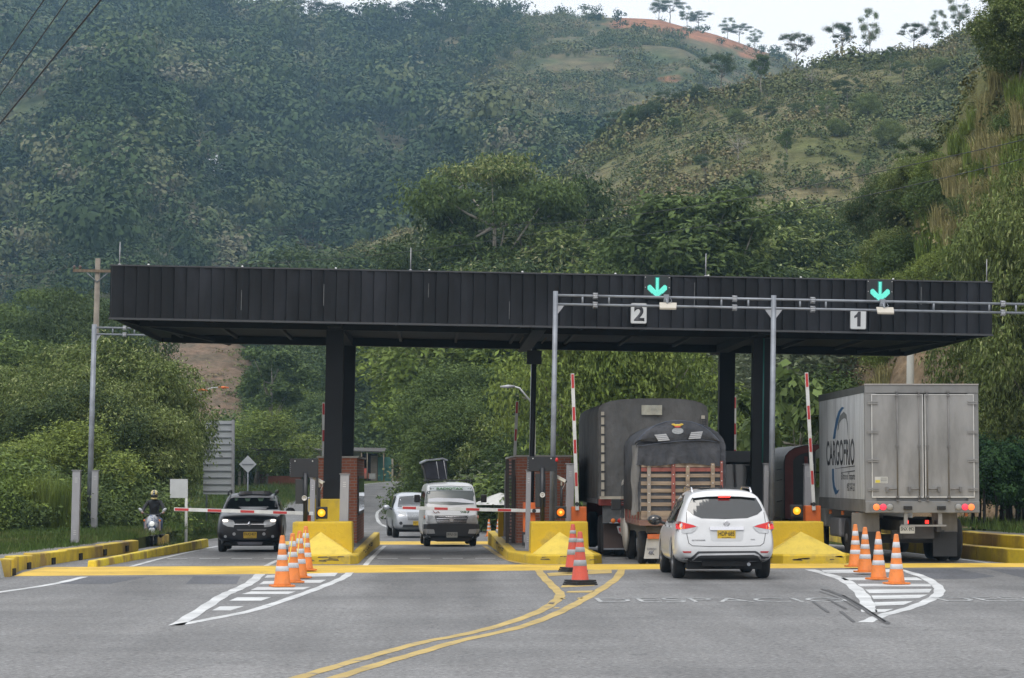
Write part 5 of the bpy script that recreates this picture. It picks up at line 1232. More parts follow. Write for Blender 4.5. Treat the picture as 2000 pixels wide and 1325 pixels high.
def wheel(parent, x, y, r, wd, rim, side, spokes=5):
    prof = [(r*.62,-wd/2+.01),(r*.9,-wd/2),(r*.985,-wd/2+.03),(r,-wd/4),(r,wd/4),(r*.985,wd/2-.03),(r*.9,wd/2),(r*.62,wd/2-.01)]
    t = MB().lathe(prof, (0,0,0), 'x', 28).build('tyre', rubber, None); wo = link('wheel', None, parent, loc=(x,y,r)); t.parent = wo
    m = MB().lathe([(r*.63,-wd/2+.03),(r*.6,side*wd*.3),(r*.63,side*(wd/2-.012)),(r*.58,side*(wd/2-.015)),(r*.56,side*wd*.3)], (0,0,0), 'x', 24)
    m.lathe([(r*.16,side*wd*.2),(r*.16,side*wd*.44),(.001,side*wd*.46)], (0,0,0), 'x', 12)
    for k in range(spokes):
        a = 2*math.pi*k/spokes; m.tube([(side*wd*.4,math.cos(a)*r*.1,math.sin(a)*r*.1),(side*wd*.36,math.cos(a)*r*.58,math.sin(a)*r*.58)], [r*.09,r*.07], 6)
    m.build('rim', rim, wo)
    MB().lathe([(r*.55,-side*wd*.1),(r*.55,side*wd*.05)], (0,0,0), 'x', 18).build('brake_disc', mk('brake', (.05,.045,.04), .7), wo)
    return wo
def plate(parent, txt, x, y, z, face, wd, hh, yellowp=True, small='BUCARAMANGA', name='number_plate'):
    """number plate facing -y (face -1) or +y (face 1) in the car's own axes"""
    rt = (0,0,0) if face < 0 else (0,0,math.pi)
    o = link(name, None, parent, loc=(x,y,z), rot=rt)
    MB().prism(rrect(-wd/2,wd/2,-hh/2,hh/2,.015), 'y', -.006, .008).build('panel', mk('plate_yellow', (.52,.34,.02), .5, var=.05) if yellowp else mk('plate_white', (.36,.36,.33), .5, var=.1), o)
    lettering(txt, mk('plate_ink', (.02,.02,.02), .5), o, (0,-.0065,.02), wd*.88, hh*.5, bold=.015, extrude=.002)
    if small: lettering(small, mk('plate_ink', (.02,.02,.02), .5), o, (0,-.0065,-hh*.34), wd*.5, hh*.13, extrude=.002)
    return o
def mirror(parent, s, x, y, z, mat, sc3=1.0):
    mb = MB().ball((0,0,0), .13*sc3, (1.0,.6,.72), 12); o = mb.build('mirror', mat, parent, loc=(s*x,y,z))
    MB().tube([(-s*.09,0,-.03),(-s*.24,.02,-.08)], .03, 6).build('arm', dark, o)
    return o
pw = mk('car_white', (.55,.56,.57), .3, var=.05, coat=.5, spec=.5); pb_ = mk('car_black', (.005,.006,.011), .35, var=.1, coat=.35, spec=.3); psil = mk('car_silver', (.42,.44,.47), .3, .5, var=.04, coat=.5)
rimm = mk('alloy_rim', (.30,.30,.31), .35, .8); under = mk('underbody', (.010,.010,.011), .9)
seal = mk('panel_gap', (.07,.07,.07), .7)
# ---------------------------------------------------------------- white SUV seen from behind
g = G(1411,1128); RY = 49.3
suv = thing('suv', 'white family SUV with brake lights on waiting behind the stake truck', 'car', (XP(1417,RY), RY, 0), R(-.6))
ST = [(0.0,(.86,.46,1.02,1.18,.70)),(0.06,(.90,.40,1.04,1.50,.70)),(0.22,(.95,.34,1.04,1.72,.68)),(0.55,(.975,.30,1.04,1.76,.67)),(1.1,(.98,.26,1.03,1.78,.665)),(1.9,(.975,.26,1.01,1.79,.665)),(2.7,(.975,.26,1.00,1.77,.65)),(3.2,(.975,.26,1.00,1.56,.66)),(3.6,(.97,.26,.99,1.20,.74)),(3.95,(.97,.26,.98,1.08,.80)),(4.5,(.95,.28,.92,1.00,.78)),(4.85,(.90,.32,.80,.90,.70)),(5.0,(.78,.40,.70,.78,.60))]
def yf(i, y, z, n): 
    wgt = max(0, 1-i/3.2); return wgt*(max(0, z-1.0)*.62 + (0.06 if .74 < z < 1.05 else 0) )
body, bv = car_body('body', ST, pw, suv, yf, (1.08,3.98), .375, (1.96,1.76,5.0))
Zs = lambda zx, zy: ((1240+zx/5.097-1411)/99.5, (1127.5-(900+zy/5.097))/99.5)
rw = [Zs(*p) for p in ((560,358),(700,345),(870,340),(1040,345),(1185,358),(1225,430),(1244,480),(1190,522),(1090,556),(870,566),(640,558),(560,525),(503,480),(520,425))]
decal('rear_window', bv, rw, '-y', glass, suv, .008)
sp = [Zs(*p) for p in ((575,345),(700,322),(870,315),(1040,322),(1170,345),(1180,362),(1040,348),(870,343),(700,348),(565,362))]
decal('spoiler', bv, sp, '-y', pw, suv, .07, .10)
decal('brake_light', bv, [Zs(*p) for p in ((812,340),(932,340),(930,356),(815,356))], '-y', lens_red_on, suv, .085, .04)
for s in (-1,1):
    def m_(pts): return [(-s*abs(x)*1 if False else (x if s < 0 else -x), z) for x, z in pts]
    tl = [Zs(*p) for p in ((392,590),(440,590),(560,622),(603,640),(575,678),(540,700),(470,704),(398,690),(385,640))]
    o = decal('tail_light', bv, m_(tl), '-y', lens_clear, suv, .014, .03)
    decal('red_lens', bv, m_([Zs(*p) for p in ((396,594),(440,594),(560,626),(590,640),(490,660),(425,668),(388,660))]), '-y', mk('red_lens_glow', (.45,.01,.012), .15, emit=(.8,.02,.02), est=.12), o, .020, .02)
    decal('lit_bulb', bv, m_([Zs(*p) for p in ((428,615),(470,628),(468,660),(430,662))]), '-y', mk('orange_bulb', (.9,.3,.05), .2, emit=(1,.20,.05), est=.9), o, .024, .015)
    decal('reflector', bv, m_([Zs(*p) for p in ((448,880),(535,880),(530,893),(460,895))]), '-y', lens_red, suv, .014)
    # side glass
    sw = [(.62,1.10),(.80,1.50),(1.4,1.62),(2.7,1.64),(3.1,1.5),(3.50,1.10),(2.2,1.06)]
    decal('side_window', bv, sw, '+x' if s > 0 else '-x', glass, suv, .006, .02, .12)
    for yy in (1.42, 2.42): decal('pillar', bv, [(yy,1.06),(yy+.07,1.06),(yy+.05,1.63),(yy-.02,1.63)], '+x' if s > 0 else '-x', black, suv, .009, .02, .15)
    for yy in (1.55, 2.5): decal('door_handle', bv, [(yy,.98),(yy+.2,.98),(yy+.2,1.015),(yy,1.015)], '+x' if s > 0 else '-x', chrome, suv, .03, .03, .1)
    MB().tube([(s*.575,.72,1.68),(s*.575,.95,1.765),(s*.575,2.4,1.785),(s*.575,2.7,1.70)], .02, 8).build('roof_rail', chrome, suv)
    wheel(suv, s*.83, 1.08, .375, .24, rimm, s); wheel(suv, s*.83, 3.98, .375, .24, rimm, s)
    mo = mirror(suv, s, 1.12, 3.30, 1.10, mk('mirror_shell', (.015,.016,.018), .3), 1.15)
    MB().ball((0,-.065,0), .10, (1.0,.18,.66), 10).build('mirror_glass', mk('mirror_face', (.15,.14,.13), .05, .9), mo)
gap = lambda pts, nm='panel_line': None
# tailgate outline
tg = [(500,500),(492,600),(494,720),(510,800),(545,826),(700,832),(1040,832),(1210,826),(1245,800),(1262,720),(1268,600),(1258,500)]
mbp = []
for i in range(len(tg)-1):
    (a, b_), (c_, d_) = Zs(*tg[i]), Zs(*tg[i+1]); dx, dz = c_-a, d_-b_; l_ = math.hypot(dx,dz); nx, nz = -dz/l_*.006, dx/l_*.006
    decal('tailgate_gap', bv, [(a-nx,b_-nz),(c_-nx,d_-nz),(c_+nx,d_+nz),(a+nx,b_+nz)], '-y', seal, suv, .004, .01, .08)
decal('chrome_strip', bv, [Zs(*p) for p in ((716,642),(1052,642),(1050,672),(722,674))], '-y', chrome, suv, .03, .03)
decal('plate_recess', bv, [Zs(*p) for p in ((716,676),(1052,676),(1040,770),(1020,782),(745,782),(728,770))], '-y', mk('recess_white', (.45,.46,.47), .4), suv, .003, .01)
x_, z_ = Zs(880,718); yy = bv.ray_cast(Vector((x_,-9,z_)), Vector((0,1,0)))[0].y
plate(suv, 'HDP·685', x_, yy-.012, z_, -1, .35, .17)
x_, z_ = Zs(884,610); yy = bv.ray_cast(Vector((x_,-9,z_)), Vector((0,1,0)))[0].y
e = MB().lathe([(.038,-.012),(.052,-.016),(.056,-.008),(.05,.0),(.038,.0)], (x_,yy-.004,z_), 'y', 20); e.box(x_-.062,x_+.062,yy-.026,yy-.012,z_-.012,z_+.012); e.build('emblem', chrome, suv)
lettering('PATHFINDER', mk('badge', (.2,.2,.21), .3, .6), suv, (*[v for v in (Zs(608,772)[0],)], bv.ray_cast(Vector((Zs(608,772)[0],-9,Zs(608,772)[1])), Vector((0,1,0)))[0].y-.006, Zs(608,772)[1]), .26, .026)
lettering('4WD', mk('badge', (.2,.2,.21), .3, .6), suv, (Zs(1137,765)[0], bv.ray_cast(Vector((Zs(1137,765)[0],-9,Zs(1137,765)[1])), Vector((0,1,0)))[0].y-.006, Zs(1137,765)[1]), .085, .022)
bl = [(388,960),(430,948),(530,944),(590,888),(600,880),(1160,876),(1180,884),(1240,935),(1330,940),(1362,950),(1362,1010),(1240,1022),(860,1042),(500,1022),(388,1010)]
decal('lower_bumper', bv, [Zs(*p) for p in bl], '-y', mk('bumper_black', (.035,.036,.04), .6), suv, .022, .10)
decal('bumper_trim', bv, [Zs(*p) for p in ((612,902),(1150,896),(1195,915),(1240,975),(1226,980),(1180,925),(1140,914),(630,920),(600,930),(540,990),(528,985),(592,915))], '-y', mk('satin_silver', (.55,.56,.58), .3, .5), suv, .034, .02)
MB().tube([Vector((Zs(740,1050)[0],.25,.27)),Vector((Zs(770,1068)[0],.2,.235)),Vector((Zs(900,1070)[0],.2,.235)),Vector((Zs(940,1046)[0],.25,.28))], .018, 8).build('tow_hook', black, suv)
MB().box(-.72,.72,.25,4.6,.20,.40).box(-.45,.45,.1,.4,.26,.36).build('underbody', under, suv)
MB().tube([(.45,.05,.30),(.45,.5,.30)], .035, 10).build('exhaust', steel, suv)
MB().box(-.40,.40,.95,2.3,1.755,1.772).build('sunroof', glass, suv)
MB().prism([(-.02,1.76),(.10,1.76),(.06,1.82),(.02,1.83)], 'x', -.012, .012).build('antenna_fin', black, suv, loc=(0,.75,-.01))
# ---------------------------------------------------------------- black SUV facing the camera
blk = thing('suv', 'black SUV with headlights on stopped at the lowered left barrier arm', 'car', (XP(487,70.2), 70.2, zg(71)), R(180-2.2))
def DZ(zx, zy): return (-(zx-640)/8.283/71, (1178-zy)/8.283/71)    # facing the camera: picture right is the car's -x; here local x runs mirrored
# local axes: y=0 is the FRONT face for these cars built nose first (they face local -y, then turned to face the camera)
def nose_first(name, label, X, Y, z, rz): return thing(name, label, 'car', (X, Y, z), rz)
blk.rotation_euler = (0,0,R(1.6))
DZ = lambda zx, zy: ((zx-640)/8.283/71, (1178-zy)/8.283/71)
ST = [(0.0,(.76,.34,.72,.84,.62)),(0.10,(.86,.28,.78,.98,.72)),(.35,(.90,.26,.88,1.06,.78)),(.95,(.91,.24,.98,1.12,.80)),(1.22,(.91,.24,1.02,1.15,.78)),(1.45,(.91,.24,1.04,1.36,.70,.96,.1,1)),(1.80,(.91,.24,1.05,1.59,.64,.96,.1,1)),(2.5,(.91,.24,1.05,1.62,.64,.96,.1,1)),(3.5,(.91,.24,1.06,1.60,.64,.96,.1,1)),(4.0,(.90,.28,1.06,1.50,.62)),(4.25,(.86,.34,1.0,1.25,.66)),(4.32,(.78,.42,.9,1.0,.6))]
yf0 = lambda i, y, z, n: (max(0, z-.85)*.5 if i < 2 else 0)
body, bv = car_body('body', ST, pb_, blk, yf0, (.85,3.5), .35, (1.82,1.63,4.3))
ws = [DZ(*p) for p in ((330,268),(640,252),(960,262),(1035,290),(1100,400),(1122,486),(640,500),(242,470),(262,380),(300,300))]
decal('windshield', bv, ws, '-y', glass, blk, .008, .02, .08)
for p in (((525,316),(625,316),(605,362),(550,362)),((740,316),(840,312),(822,362),(762,362)),((372,312),(418,318),(405,356),(365,350)),((985,312),(1025,312),(1035,356),(995,350))):
    decal('painted_rear_glass_view', bv, [DZ(*q) for q in p], '-y', mk('painted_glimpse', (.10,.16,.11), .15, var=.3, scale=12), blk, .012, .01, .1)  # opaque greenish patches paint the daylight seen through the rear windows
decal('roof_edge', bv, [DZ(*p) for p in ((400,250),(440,200),(950,195),(975,245),(960,255),(640,245),(420,258))], '-y', mk('painted_roof_sheen', (.10,.105,.12), .25, coat=.7), blk, .004, .01, .08)  # paler panel paints a sheen onto the front of the black roof
gm = mk('grille_black', (.008,.008,.01), .5)
decal('grille', bv, [DZ(*p) for p in ((400,655),(640,620),(905,655),(890,720),(880,780),(640,800),(420,790),(400,720))], '-y', gm, blk, .008)
decal('grille_bar', bv, [DZ(*p) for p in ((402,716),(915,716),(915,728),(402,728))], '-y', chrome, blk, .02)
decal('air_intake', bv, [DZ(*p) for p in ((440,800),(920,800),(900,826),(460,826))], '-y', mk('mesh_grey', (.14,.14,.15), .5, var=.3, scale=40), blk, .012)
decal('lower_bumper', bv, [DZ(*p) for p in ((170,950),(400,990),(880,990),(1120,950),(1100,1040),(860,1062),(420,1062),(190,1040))], '-y', mk('bumper_black', (.035,.036,.04), .6), blk, .012)
decal('skid_plate', bv, [DZ(*p) for p in ((440,1005),(862,1005),(840,1050),(470,1050))], '-y', mk('skid_grey', (.12,.12,.14), .4, .4), blk, .02)
decal('trim_strip', bv, [DZ(*p) for p in ((440,1008),(862,1008),(866,1018),(436,1018))], '-y', chrome, blk, .027)
hl = mk('headlamp_lit', (.9,.9,.85), .2, emit=(1,.88,.76), est=1.25)
for s in (-1,1):
    f = (lambda q: DZ(*q)) if s < 0 else (lambda q: (-DZ(*q)[0], DZ(*q)[1]))
    o = decal('headlight', bv, [f(q) for q in ((205,645),(300,640),(385,660),(410,700),(395,770),(300,760),(220,720))], '-y', lens_clear, blk, .014)
    decal('lit_bulb', bv, [f(q) for q in ((212,652),(240,642),(290,645),(306,665),(290,684),(235,686),(214,672))], '-y', hl, o, .026)
    for (cx_, cy_, rr) in ((402,878,27),(262,918,24)):
        o = decal('fog_light', bv, [f((cx_+rr*math.cos(a*.785), cy_+rr*math.sin(a*.785))) for a in range(8)], '-y', mk('fog_clear', (.35,.36,.38), .15), blk, .02)
    sw = [(1.35,1.08),(1.75,1.42),(2.1,1.50),(3.5,1.48),(3.9,1.3),(3.95,1.1),(2.5,1.06)]
    decal('side_window', bv, sw, '+x' if s > 0 else '-x', glass, blk, .006, .02, .12)
    MB().tube([(s*.66,1.75,1.56),(s*.66,1.95,1.66),(s*.66,3.4,1.68),(s*.66,3.6,1.60)], .026, 8).build('roof_rail', dark, blk)
    wheel(blk, s*.76, .85, .35, .225, rimm, s); wheel(blk, s*.76, 3.5, .35, .225, rimm, s); mirror(blk, s, 1.08, 1.50, 1.12, dark, 1.0)
x_, z_ = DZ(645,718); yy = bv.ray_cast(Vector((x_,-9,z_)), Vector((0,1,0)))[0].y
MB().add([(0,-.02,.075),(.055,-.01,0),(0,-.02,-.075),(-.055,-.01,0),(0,-.045,0)], [(0,1,4),(1,2,4),(2,3,4),(3,0,4),(0,3,2,1)]).build('emblem', chrome, blk, loc=(x_,yy,z_))
x_, z_ = DZ(657,895); yy = bv.ray_cast(Vector((x_,-9,z_)), Vector((0,1,0)))[0].y
plate(blk, 'DUQ·427', x_, yy-.02, z_, -1, .36, .17)
MB().box(-.7,.7,.2,4.1,.18,.36).build('underbody', under, blk)
for s in (-1,1): MB().box(s*.3-.17,s*.3+.17,-.05,.0,-.02,.02).build('wiper', black, blk, loc=(0,1.28,1.2))
# ---------------------------------------------------------------- white van taxi facing the camera
vs_ = 63.5; VY = 78.6
van = thing('van', 'white taxi van with roof luggage at the lowered middle barrier arm', 'van', (XP(882,VY), VY, zg(VY)), R(2.6))
VZ = lambda zx, zy: ((zx-952)/4.733/vs_, (1082-zy)/4.733/vs_)
ST = [(0.0,(.74,.32,.80,.92,.66)),(0.06,(.83,.26,.86,1.04,.76)),(.20,(.85,.24,.95,1.14,.80)),(.36,(.855,.24,1.05,1.38,.78,.96,.1,1)),(.62,(.86,.24,1.10,1.84,.74,.96,.1,1)),(.80,(.86,.24,1.10,1.96,.73,.96,.1,1)),(1.5,(.86,.24,1.10,1.98,.73,.96,.1,1)),(3.0,(.86,.24,1.10,1.98,.73,.96,.1,1)),(4.4,(.86,.26,1.10,1.96,.73,.96,.1,1)),(4.66,(.84,.34,1.05,1.88,.71,.96,.1,1)),(4.7,(.8,.4,1.0,1.7,.66))]
body, bv = car_body('body', ST, mk('van_white', (.52,.53,.54), .35, var=.05, coat=.3), van, lambda i, y, z, n: (max(0,z-.9)*.35 if i < 2 else 0), (.95,3.4), .33, (1.69,1.98,4.7))
decal('windshield', bv, [VZ(*p) for p in ((738,530),(952,522),(1150,530),(1185,640),(1186,690),(952,700),(712,680),(718,620))], '-y', mk('van_glass', (.05,.065,.065), .12, var=.15, scale=3, spec=.5), van, .008, .02, .08)
decal('dash_sunshade', bv, [VZ(*p) for p in ((722,645),(830,632),(1060,640),(1178,668),(1178,686),(952,668),(722,670))], '-y', mk('sunshade', (.55,.57,.62), .4, var=.1), van, .013, .01, .08)
decal('banner', bv, [VZ(*p) for p in ((742,534),(952,527),(1146,534),(1156,568),(952,564),(732,570))], '-y', mk('banner_pale', (.34,.38,.40), .4, var=.15, scale=6), van, .013, .01, .08)
def on(bvx, f, zx, zy): x, z = f(zx, zy); return x, bvx.ray_cast(Vector((x,-9,z)), Vector((0,1,0)))[0].y, z
x, y, z = on(bv, VZ, 945, 548); lettering('RADIOTAX', mk('taxi_green', (.05,.16,.04), .5), van, (x,y-.03,z), .82, .085, rot=(R(-32),0,0), bold=.03)
x, y, z = on(bv, VZ, 1078, 765); lettering('287', mk('taxi_green2', (.06,.12,.03), .5), van, (x,y-.014,z), .30, .085, rot=(R(-12),0,0), bold=.03)
sw_ = MB()
x, y, z = on(bv, VZ, 830, 765); sw_.tube([(x-.16,y-.02,z+.05),(x-.08,y-.02,z-.03),(x,y-.02,z+.03),(x+.06,y-.02,z-.05),(x+.16,y-.02,z-.04)], .012, 5); sw_.build('logo_swoosh', mk('swoosh', (.30,.10,.06), .5), van)
decal('grille', bv, [VZ(*p) for p in ((795,795),(1110,795),(1090,866),(820,866))], '-y', gm, van, .008)
for zy in (802,818,834,850): decal('grille_bar', bv, [VZ(*p) for p in ((812,zy),(1096,zy),(1094,zy+6),(814,zy+6))], '-y', chrome, van, .018)
x, y, z = on(bv, VZ, 952, 834); e = MB().lathe([(.045,-.01),(.062,-.016),(.066,-.006),(.06,.0),(.045,0)], (x,y-.02,z), 'y', 18).box(x-.075,x+.075,y-.045,y-.03,z-.013,z+.013); e.build('emblem', chrome, van)
for s in (-1,1):
    f = (lambda q: VZ(*q)) if s < 0 else (lambda q: (-VZ(*q)[0], VZ(*q)[1]))
    o = decal('headlight', bv, [f(q) for q in ((712,788),(790,796),(812,840),(815,868),(722,862))], '-y', lens_clear, van, .014)
    decal('turn_lens', bv, [f(q) for q in ((698,794),(710,794),(718,862),(702,862))], '-y', mk('amber_dull', (.30,.09,.03), .3), o, .010)
    o = decal('fog_lamp_panel', bv, [f(q) for q in ((692,918),(790,922),(800,960),(700,964))], '-y', mk('fog_surround', (.38,.38,.38), .4), van, .03)
    decal('fog_light', bv, [f((728+20*math.cos(a*.785), 940+20*math.sin(a*.785))) for a in range(8)], '-y', mk('fog_clear', (.35,.36,.38), .15), o, .036)
    decal('side_window', bv, [(.72,1.16),(1.0,1.62),(1.9,1.68),(4.2,1.68),(4.3,1.18)], '+x' if s > 0 else '-x', glass, van, .006, .02, .12)
    wheel(van, s*.71, .95, .33, .2, mk('steel_rim', (.25,.25,.26), .5, .4), s); wheel(van, s*.71, 3.4, .33, .2, rimm, s)
    MB().box(-.09,.09,-.05,.05,-.12,.12).build('mirror', dark, van, bevel=.03, loc=(s*1.03,.62,1.47))
    MB().tube([(s*.94,.62,1.44),(s*.82,.75,1.38)], .018, 6).build('mirror_arm', dark, van)
    MB().tube([VZ(740 if s < 0 else 960, 690)[0:1] and Vector((VZ(745 if s < 0 else 930,690)[0], .37, 1.31)), Vector((VZ(900 if s < 0 else 1120,668)[0], .36, 1.36))], .010, 5).build('wiper', black, van)
decal('bumper', bv, [VZ(*p) for p in ((695,874),(820,870),(1085,870),(1210,874),(1212,985),(1170,1010),(1090,1035),(820,1035),(730,1010),(692,985))], '-y', mk('bumper_black', (.035,.036,.04), .6), van, .025, .06)
x, y, z = on(bv, VZ, 956, 972); plate(van, 'XVU·151', x, y-.04, z, -1, .34, .165, False, '')
MB().box(-.68,.68,.2,4.5,.18,.36).build('underbody', under, van)
rk = MB()
for s in (-1,1): rk.tube([(s*.68,.9,2.03),(s*.68,3.9,2.03)], .02, 6)
for yv in (.9,1.7,2.5,3.3,3.9): rk.tube([(-.68,yv,2.03),(.68,yv,2.03)], .016, 6)
for s in (-1,1):
    for yv in (1.0,2.4,3.8): rk.tube([(s*.68,yv,1.94),(s*.68,yv,2.03)], .02, 5)
rk.build('roof_rack', dark, van)
bag = thing('luggage', 'dark tarp-wrapped luggage strapped on the roof rack of the white van', 'luggage', van.matrix_world.to_translation(), R(2.6))
bag.location = van.location + Vector((0,0,0)); bx = lambda px, py: P(px,py,VY+2)-Vector((van.location.x,VY+2,van.location.z))
bp_ = [(836,936),(833,918),(828,907),(838,902),(852,901),(868,899),(877,903),(877,936)]; pv = [bx(*p) for p in bp_]
mbb = MB(); r0 = [(p.x,1.3,p.z) for p in pv]; r1 = [(p.x*1.0,1.7,p.z) for p in pv]; r2 = [(p.x*.98,2.9,p.z-.02) for p in pv]; r3 = [(p.x*.95+.01,3.3,2.05+(p.z-2.05)*.85) for p in pv]
mbb.loft([r0,r1,r2,r3], 0, False); tarp = mk('tarp_navy', (.018,.02,.03), .5, var=.4, scale=6, bump=.6, bscale=9)
mbb.build('bundle', tarp, bag, bevel=.03)
mbb = MB(); tp = [bx(*p) for p in ((827,906),(838,901),(853,899.5),(868,897.5),(878,901))]
mbb.loft([[(p.x,1.26,p.z) for p in tp]+[(p.x,1.26,p.z+.05) for p in tp[::-1]], [(p.x,3.1,p.z) for p in tp]+[(p.x,3.1,p.z+.05) for p in tp[::-1]]], 0, False); mbb.build('top_sheet', mk('sheet_pale', (.25,.27,.30), .5, var=.2), bag)
for a in ((856,902,861,936),(870,900,876,936)): MB().tube([bx(a[0],a[1])*1.0+Vector((0,1.24-2+2,0)) if False else Vector((bx(a[0],a[1]).x,1.27,bx(a[0],a[1]).z)), Vector((bx(a[2],a[3]).x,1.27,bx(a[2],a[3]).z))], .012, 5).build('strap', mk('strap_grey', (.35,.36,.38), .6), bag)
# ---------------------------------------------------------------- silver SUV behind the van
SY = 104.0
sil = thing('suv', 'silver SUV half hidden behind the white taxi van', 'car', (XP(815,SY), SY, zg(SY)), R(5.5))
ST = [(0.0,(.78,.42,.80,.92,.64)),(0.12,(.90,.34,.90,1.08,.76)),(.4,(.94,.30,.98,1.16,.82)),(1.1,(.95,.28,1.08,1.22,.82)),(1.4,(.95,.28,1.12,1.34,.76)),(1.8,(.95,.28,1.14,1.70,.66)),(2.2,(.95,.28,1.15,1.82,.66)),(3.2,(.95,.28,1.15,1.84,.66)),(4.3,(.94,.3,1.14,1.80,.66)),(4.7,(.9,.4,1.1,1.6,.66)),(4.78,(.84,.5,1.0,1.3,.62))]
body, bv = car_body('body', ST, psil, sil, yf0, (.95,3.75), .39, (1.9,1.84,4.78))
SZ = lambda zx, zy: (((680+zx/4.733)-815)/47.6, (1053.5-(840+zy/4.733))/47.6)
decal('windshield', bv, [(-.70,1.24),(-.58,1.66),(0,1.70),(.58,1.66),(.70,1.24),(0,1.22)], '-y', glass, sil, .008, .02, .1)
decal('grille', bv, [(-.38,.72),(.38,.72),(.42,1.04),(-.42,1.04)], '-y', mk('grille_silver', (.25,.26,.27), .3, .7, var=.4, scale=30), sil, .01)
decal('lower_bumper', bv, [(-.6,.42),(.6,.42),(.56,.54),(-.56,.54)], '-y', dark, sil, .012)
for s in (-1,1):
    o = decal('headlight', bv, [(s*.44,.86),(s*.80,1.06),(s*.86,1.14),(s*.72,1.12),(s*.46,1.04)], '-y', lens_clear, sil, .014)
    decal('fog_light', bv, [(s*.66+.07*math.cos(a*.785), .60+.07*math.sin(a*.785)) for a in range(8)], '-y', dark, sil, .014)
    decal('side_window', bv, [(1.5,1.20),(1.9,1.60),(2.3,1.68),(4.2,1.66),(4.35,1.24)], '+x' if s > 0 else '-x', glass, sil, .006, .02, .12)
    wheel(sil, s*.80, .95, .39, .25, rimm, s); wheel(sil, s*.80, 3.75, .39, .25, rimm, s); mirror(sil, s, 1.12, 1.65, 1.22, psil, 1.1)
plate(sil, 'KGT·308', 0, -.03, .60, -1, .34, .165)
MB().box(-.7,.7,.3,4.4,.24,.44).build('underbody', under, sil)
# ---------------------------------------------------------------- trucks
tarpg = mk('tarp_grey', (.078,.078,.078), .8, var=.25, scale=1.1, col2=(.11,.108,.105), c2scale=.9, bump=1.0, bscale=1.3, bdist=.16, stretch=(1.6,1,.8)); tarpd = mk('tarp_dark', (.030,.033,.041), .75, var=.35, scale=2.5, col2=(.05,.052,.06), c2scale=2, bump=1.0, bscale=3.5, bdist=.07)
canvas = mk('canvas_strap', (.36,.33,.27), .8, var=.15, scale=5)
def arch(w, zb, zs, zt, n=9, pw_=2.6):
    """closed cross-section: straight sides to zs, then a flattened arch to zt"""
    r = [(-w,zb),(-w,zs)]
    for k in range(1, n): a = math.pi*k/n; c = math.cos(a); s_ = math.sin(a); r.append((-w*math.copysign(abs(c)**(2/pw_),c), zs+(zt-zs)*s_**(2/pw_)))
    return r+[(w,zs),(w,zb)]
def tarp_body(parent, w, zb, zs, zt, y0, y1, mat, n=14, sag=.035, pw_=2.6, name='tarp'):
    rg2 = random.Random(int(w*1000)); rings = []
    for i in range(n*2+1):
        y = y0+(y1-y0)*i/(2*n); d = sag if i % 2 else 0
        rings.append([(x*(1-d*.35)+rg2.uniform(-.008,.008), y, (z-d if z > zs else z)+rg2.uniform(-.006,.006)) for x, z in arch(w, zb, zs, zt, 11, pw_)])
    return MB().loft(rings, 0, True).build(name, mat, parent)
def lamp_row(parent, cx, y, z, cols, r=.055, gap_=.16):
    for k, m_ in enumerate(cols): MB().lathe([(r,.0),(r,-.02),(r*.7,-.03),(.001,-.032)], (cx+k*gap_,y,z), 'y', 14).build('lamp', m_, parent)
# big tarped truck
TY = 64.2
bt = thing('truck', 'big truck covered in a grey tarpaulin ahead of the stake truck', 'truck', (XP(1276,TY), TY, 0), R(.3)); f_ = TY/FPX
T = lambda px, py: ((px-1276)*f_, (HORIZ-py)*f_+2.0)
w2 = (1385-1168)/2*f_; zt = T(0,778)[1]; zb = T(0,975)[1]
tarp_body(bt, w2, zb, zt-.42, zt, 0, 7.8, tarpg, 10, .03, 3.2)
rear = MB(); N_ = 18; pr = arch(w2*.985, zb+.02, zt-.43, zt-.02, 11, 3.2); xs_ = np.linspace(-w2*.985, w2*.985, N_)
def arch_z(x): 
    q = min(1, abs(x)/(w2*.985)); return zt-.43+.41*(1-q**3.2)**(1/3.2)
V = []; rz_ = random.Random(4)
for j in range(12):
    for x in xs_:
        z = zb+.02+(arch_z(x)-zb-.02)*j/11; q = (x+w2)/(2*w2)+j/11*.55
        V.append((x, -.05-.08*abs(math.sin(q*8+1.2))*(.3+.7*j/11)-.03*abs(math.sin(q*19+j*.7))-rz_.random()*.012, z))
rear.add(V, [(j*N_+i,j*N_+i+1,(j+1)*N_+i+1,(j+1)*N_+i) for j in range(11) for i in range(N_-1)], 0, True); rear.build('rear_curtain', tarpg, bt)
for a, b2, y0, y1 in ((1173,1179,805,972),(1369,1376,812,860)):
    MB().box(T(a,0)[0],T(b2,0)[0],-.19,-.165,T(0,y1)[1],T(0,y0)[1]).build('webbing', canvas, bt)
    mbb = MB()
    for k in range(9):
        z = T(0,y0+8)[1]-k*(y1-y0-12)/8.6*f_
        if z > T(0,y1)[1]: mbb.box(T(a,0)[0]-.0,T(b2,0)[0]+.03,-.205,-.1905,z-.03,z+.015)
    mbb.build('ratchet', dark, bt)
MB().box(T(1170,0)[0],T(1385,0)[0],-.19,-.15,zb-.0,zb+.07).build('hem', canvas, bt)
MB().box(T(1252,0)[0],T(1292,0)[0],-.20,-.17,T(0,811)[1],T(0,792)[1]).build('patch', mk('patch_cream', (.35,.34,.28), .8, var=.25, scale=8, col2=(.2,.24,.24)), bt)
for x in (-.75,-.28,.22,.7): MB().ball((x,-.06,arch_z(x)-.14), .03, n=6).build('rivet', steel, bt)
MB().box(-w2+.02,w2-.02,-.08,.15,zb-.16,zb-.003).build('rear_beam', mk('beam_red', (.26,.045,.035), .6, var=.3, scale=4), bt, bevel=.01)
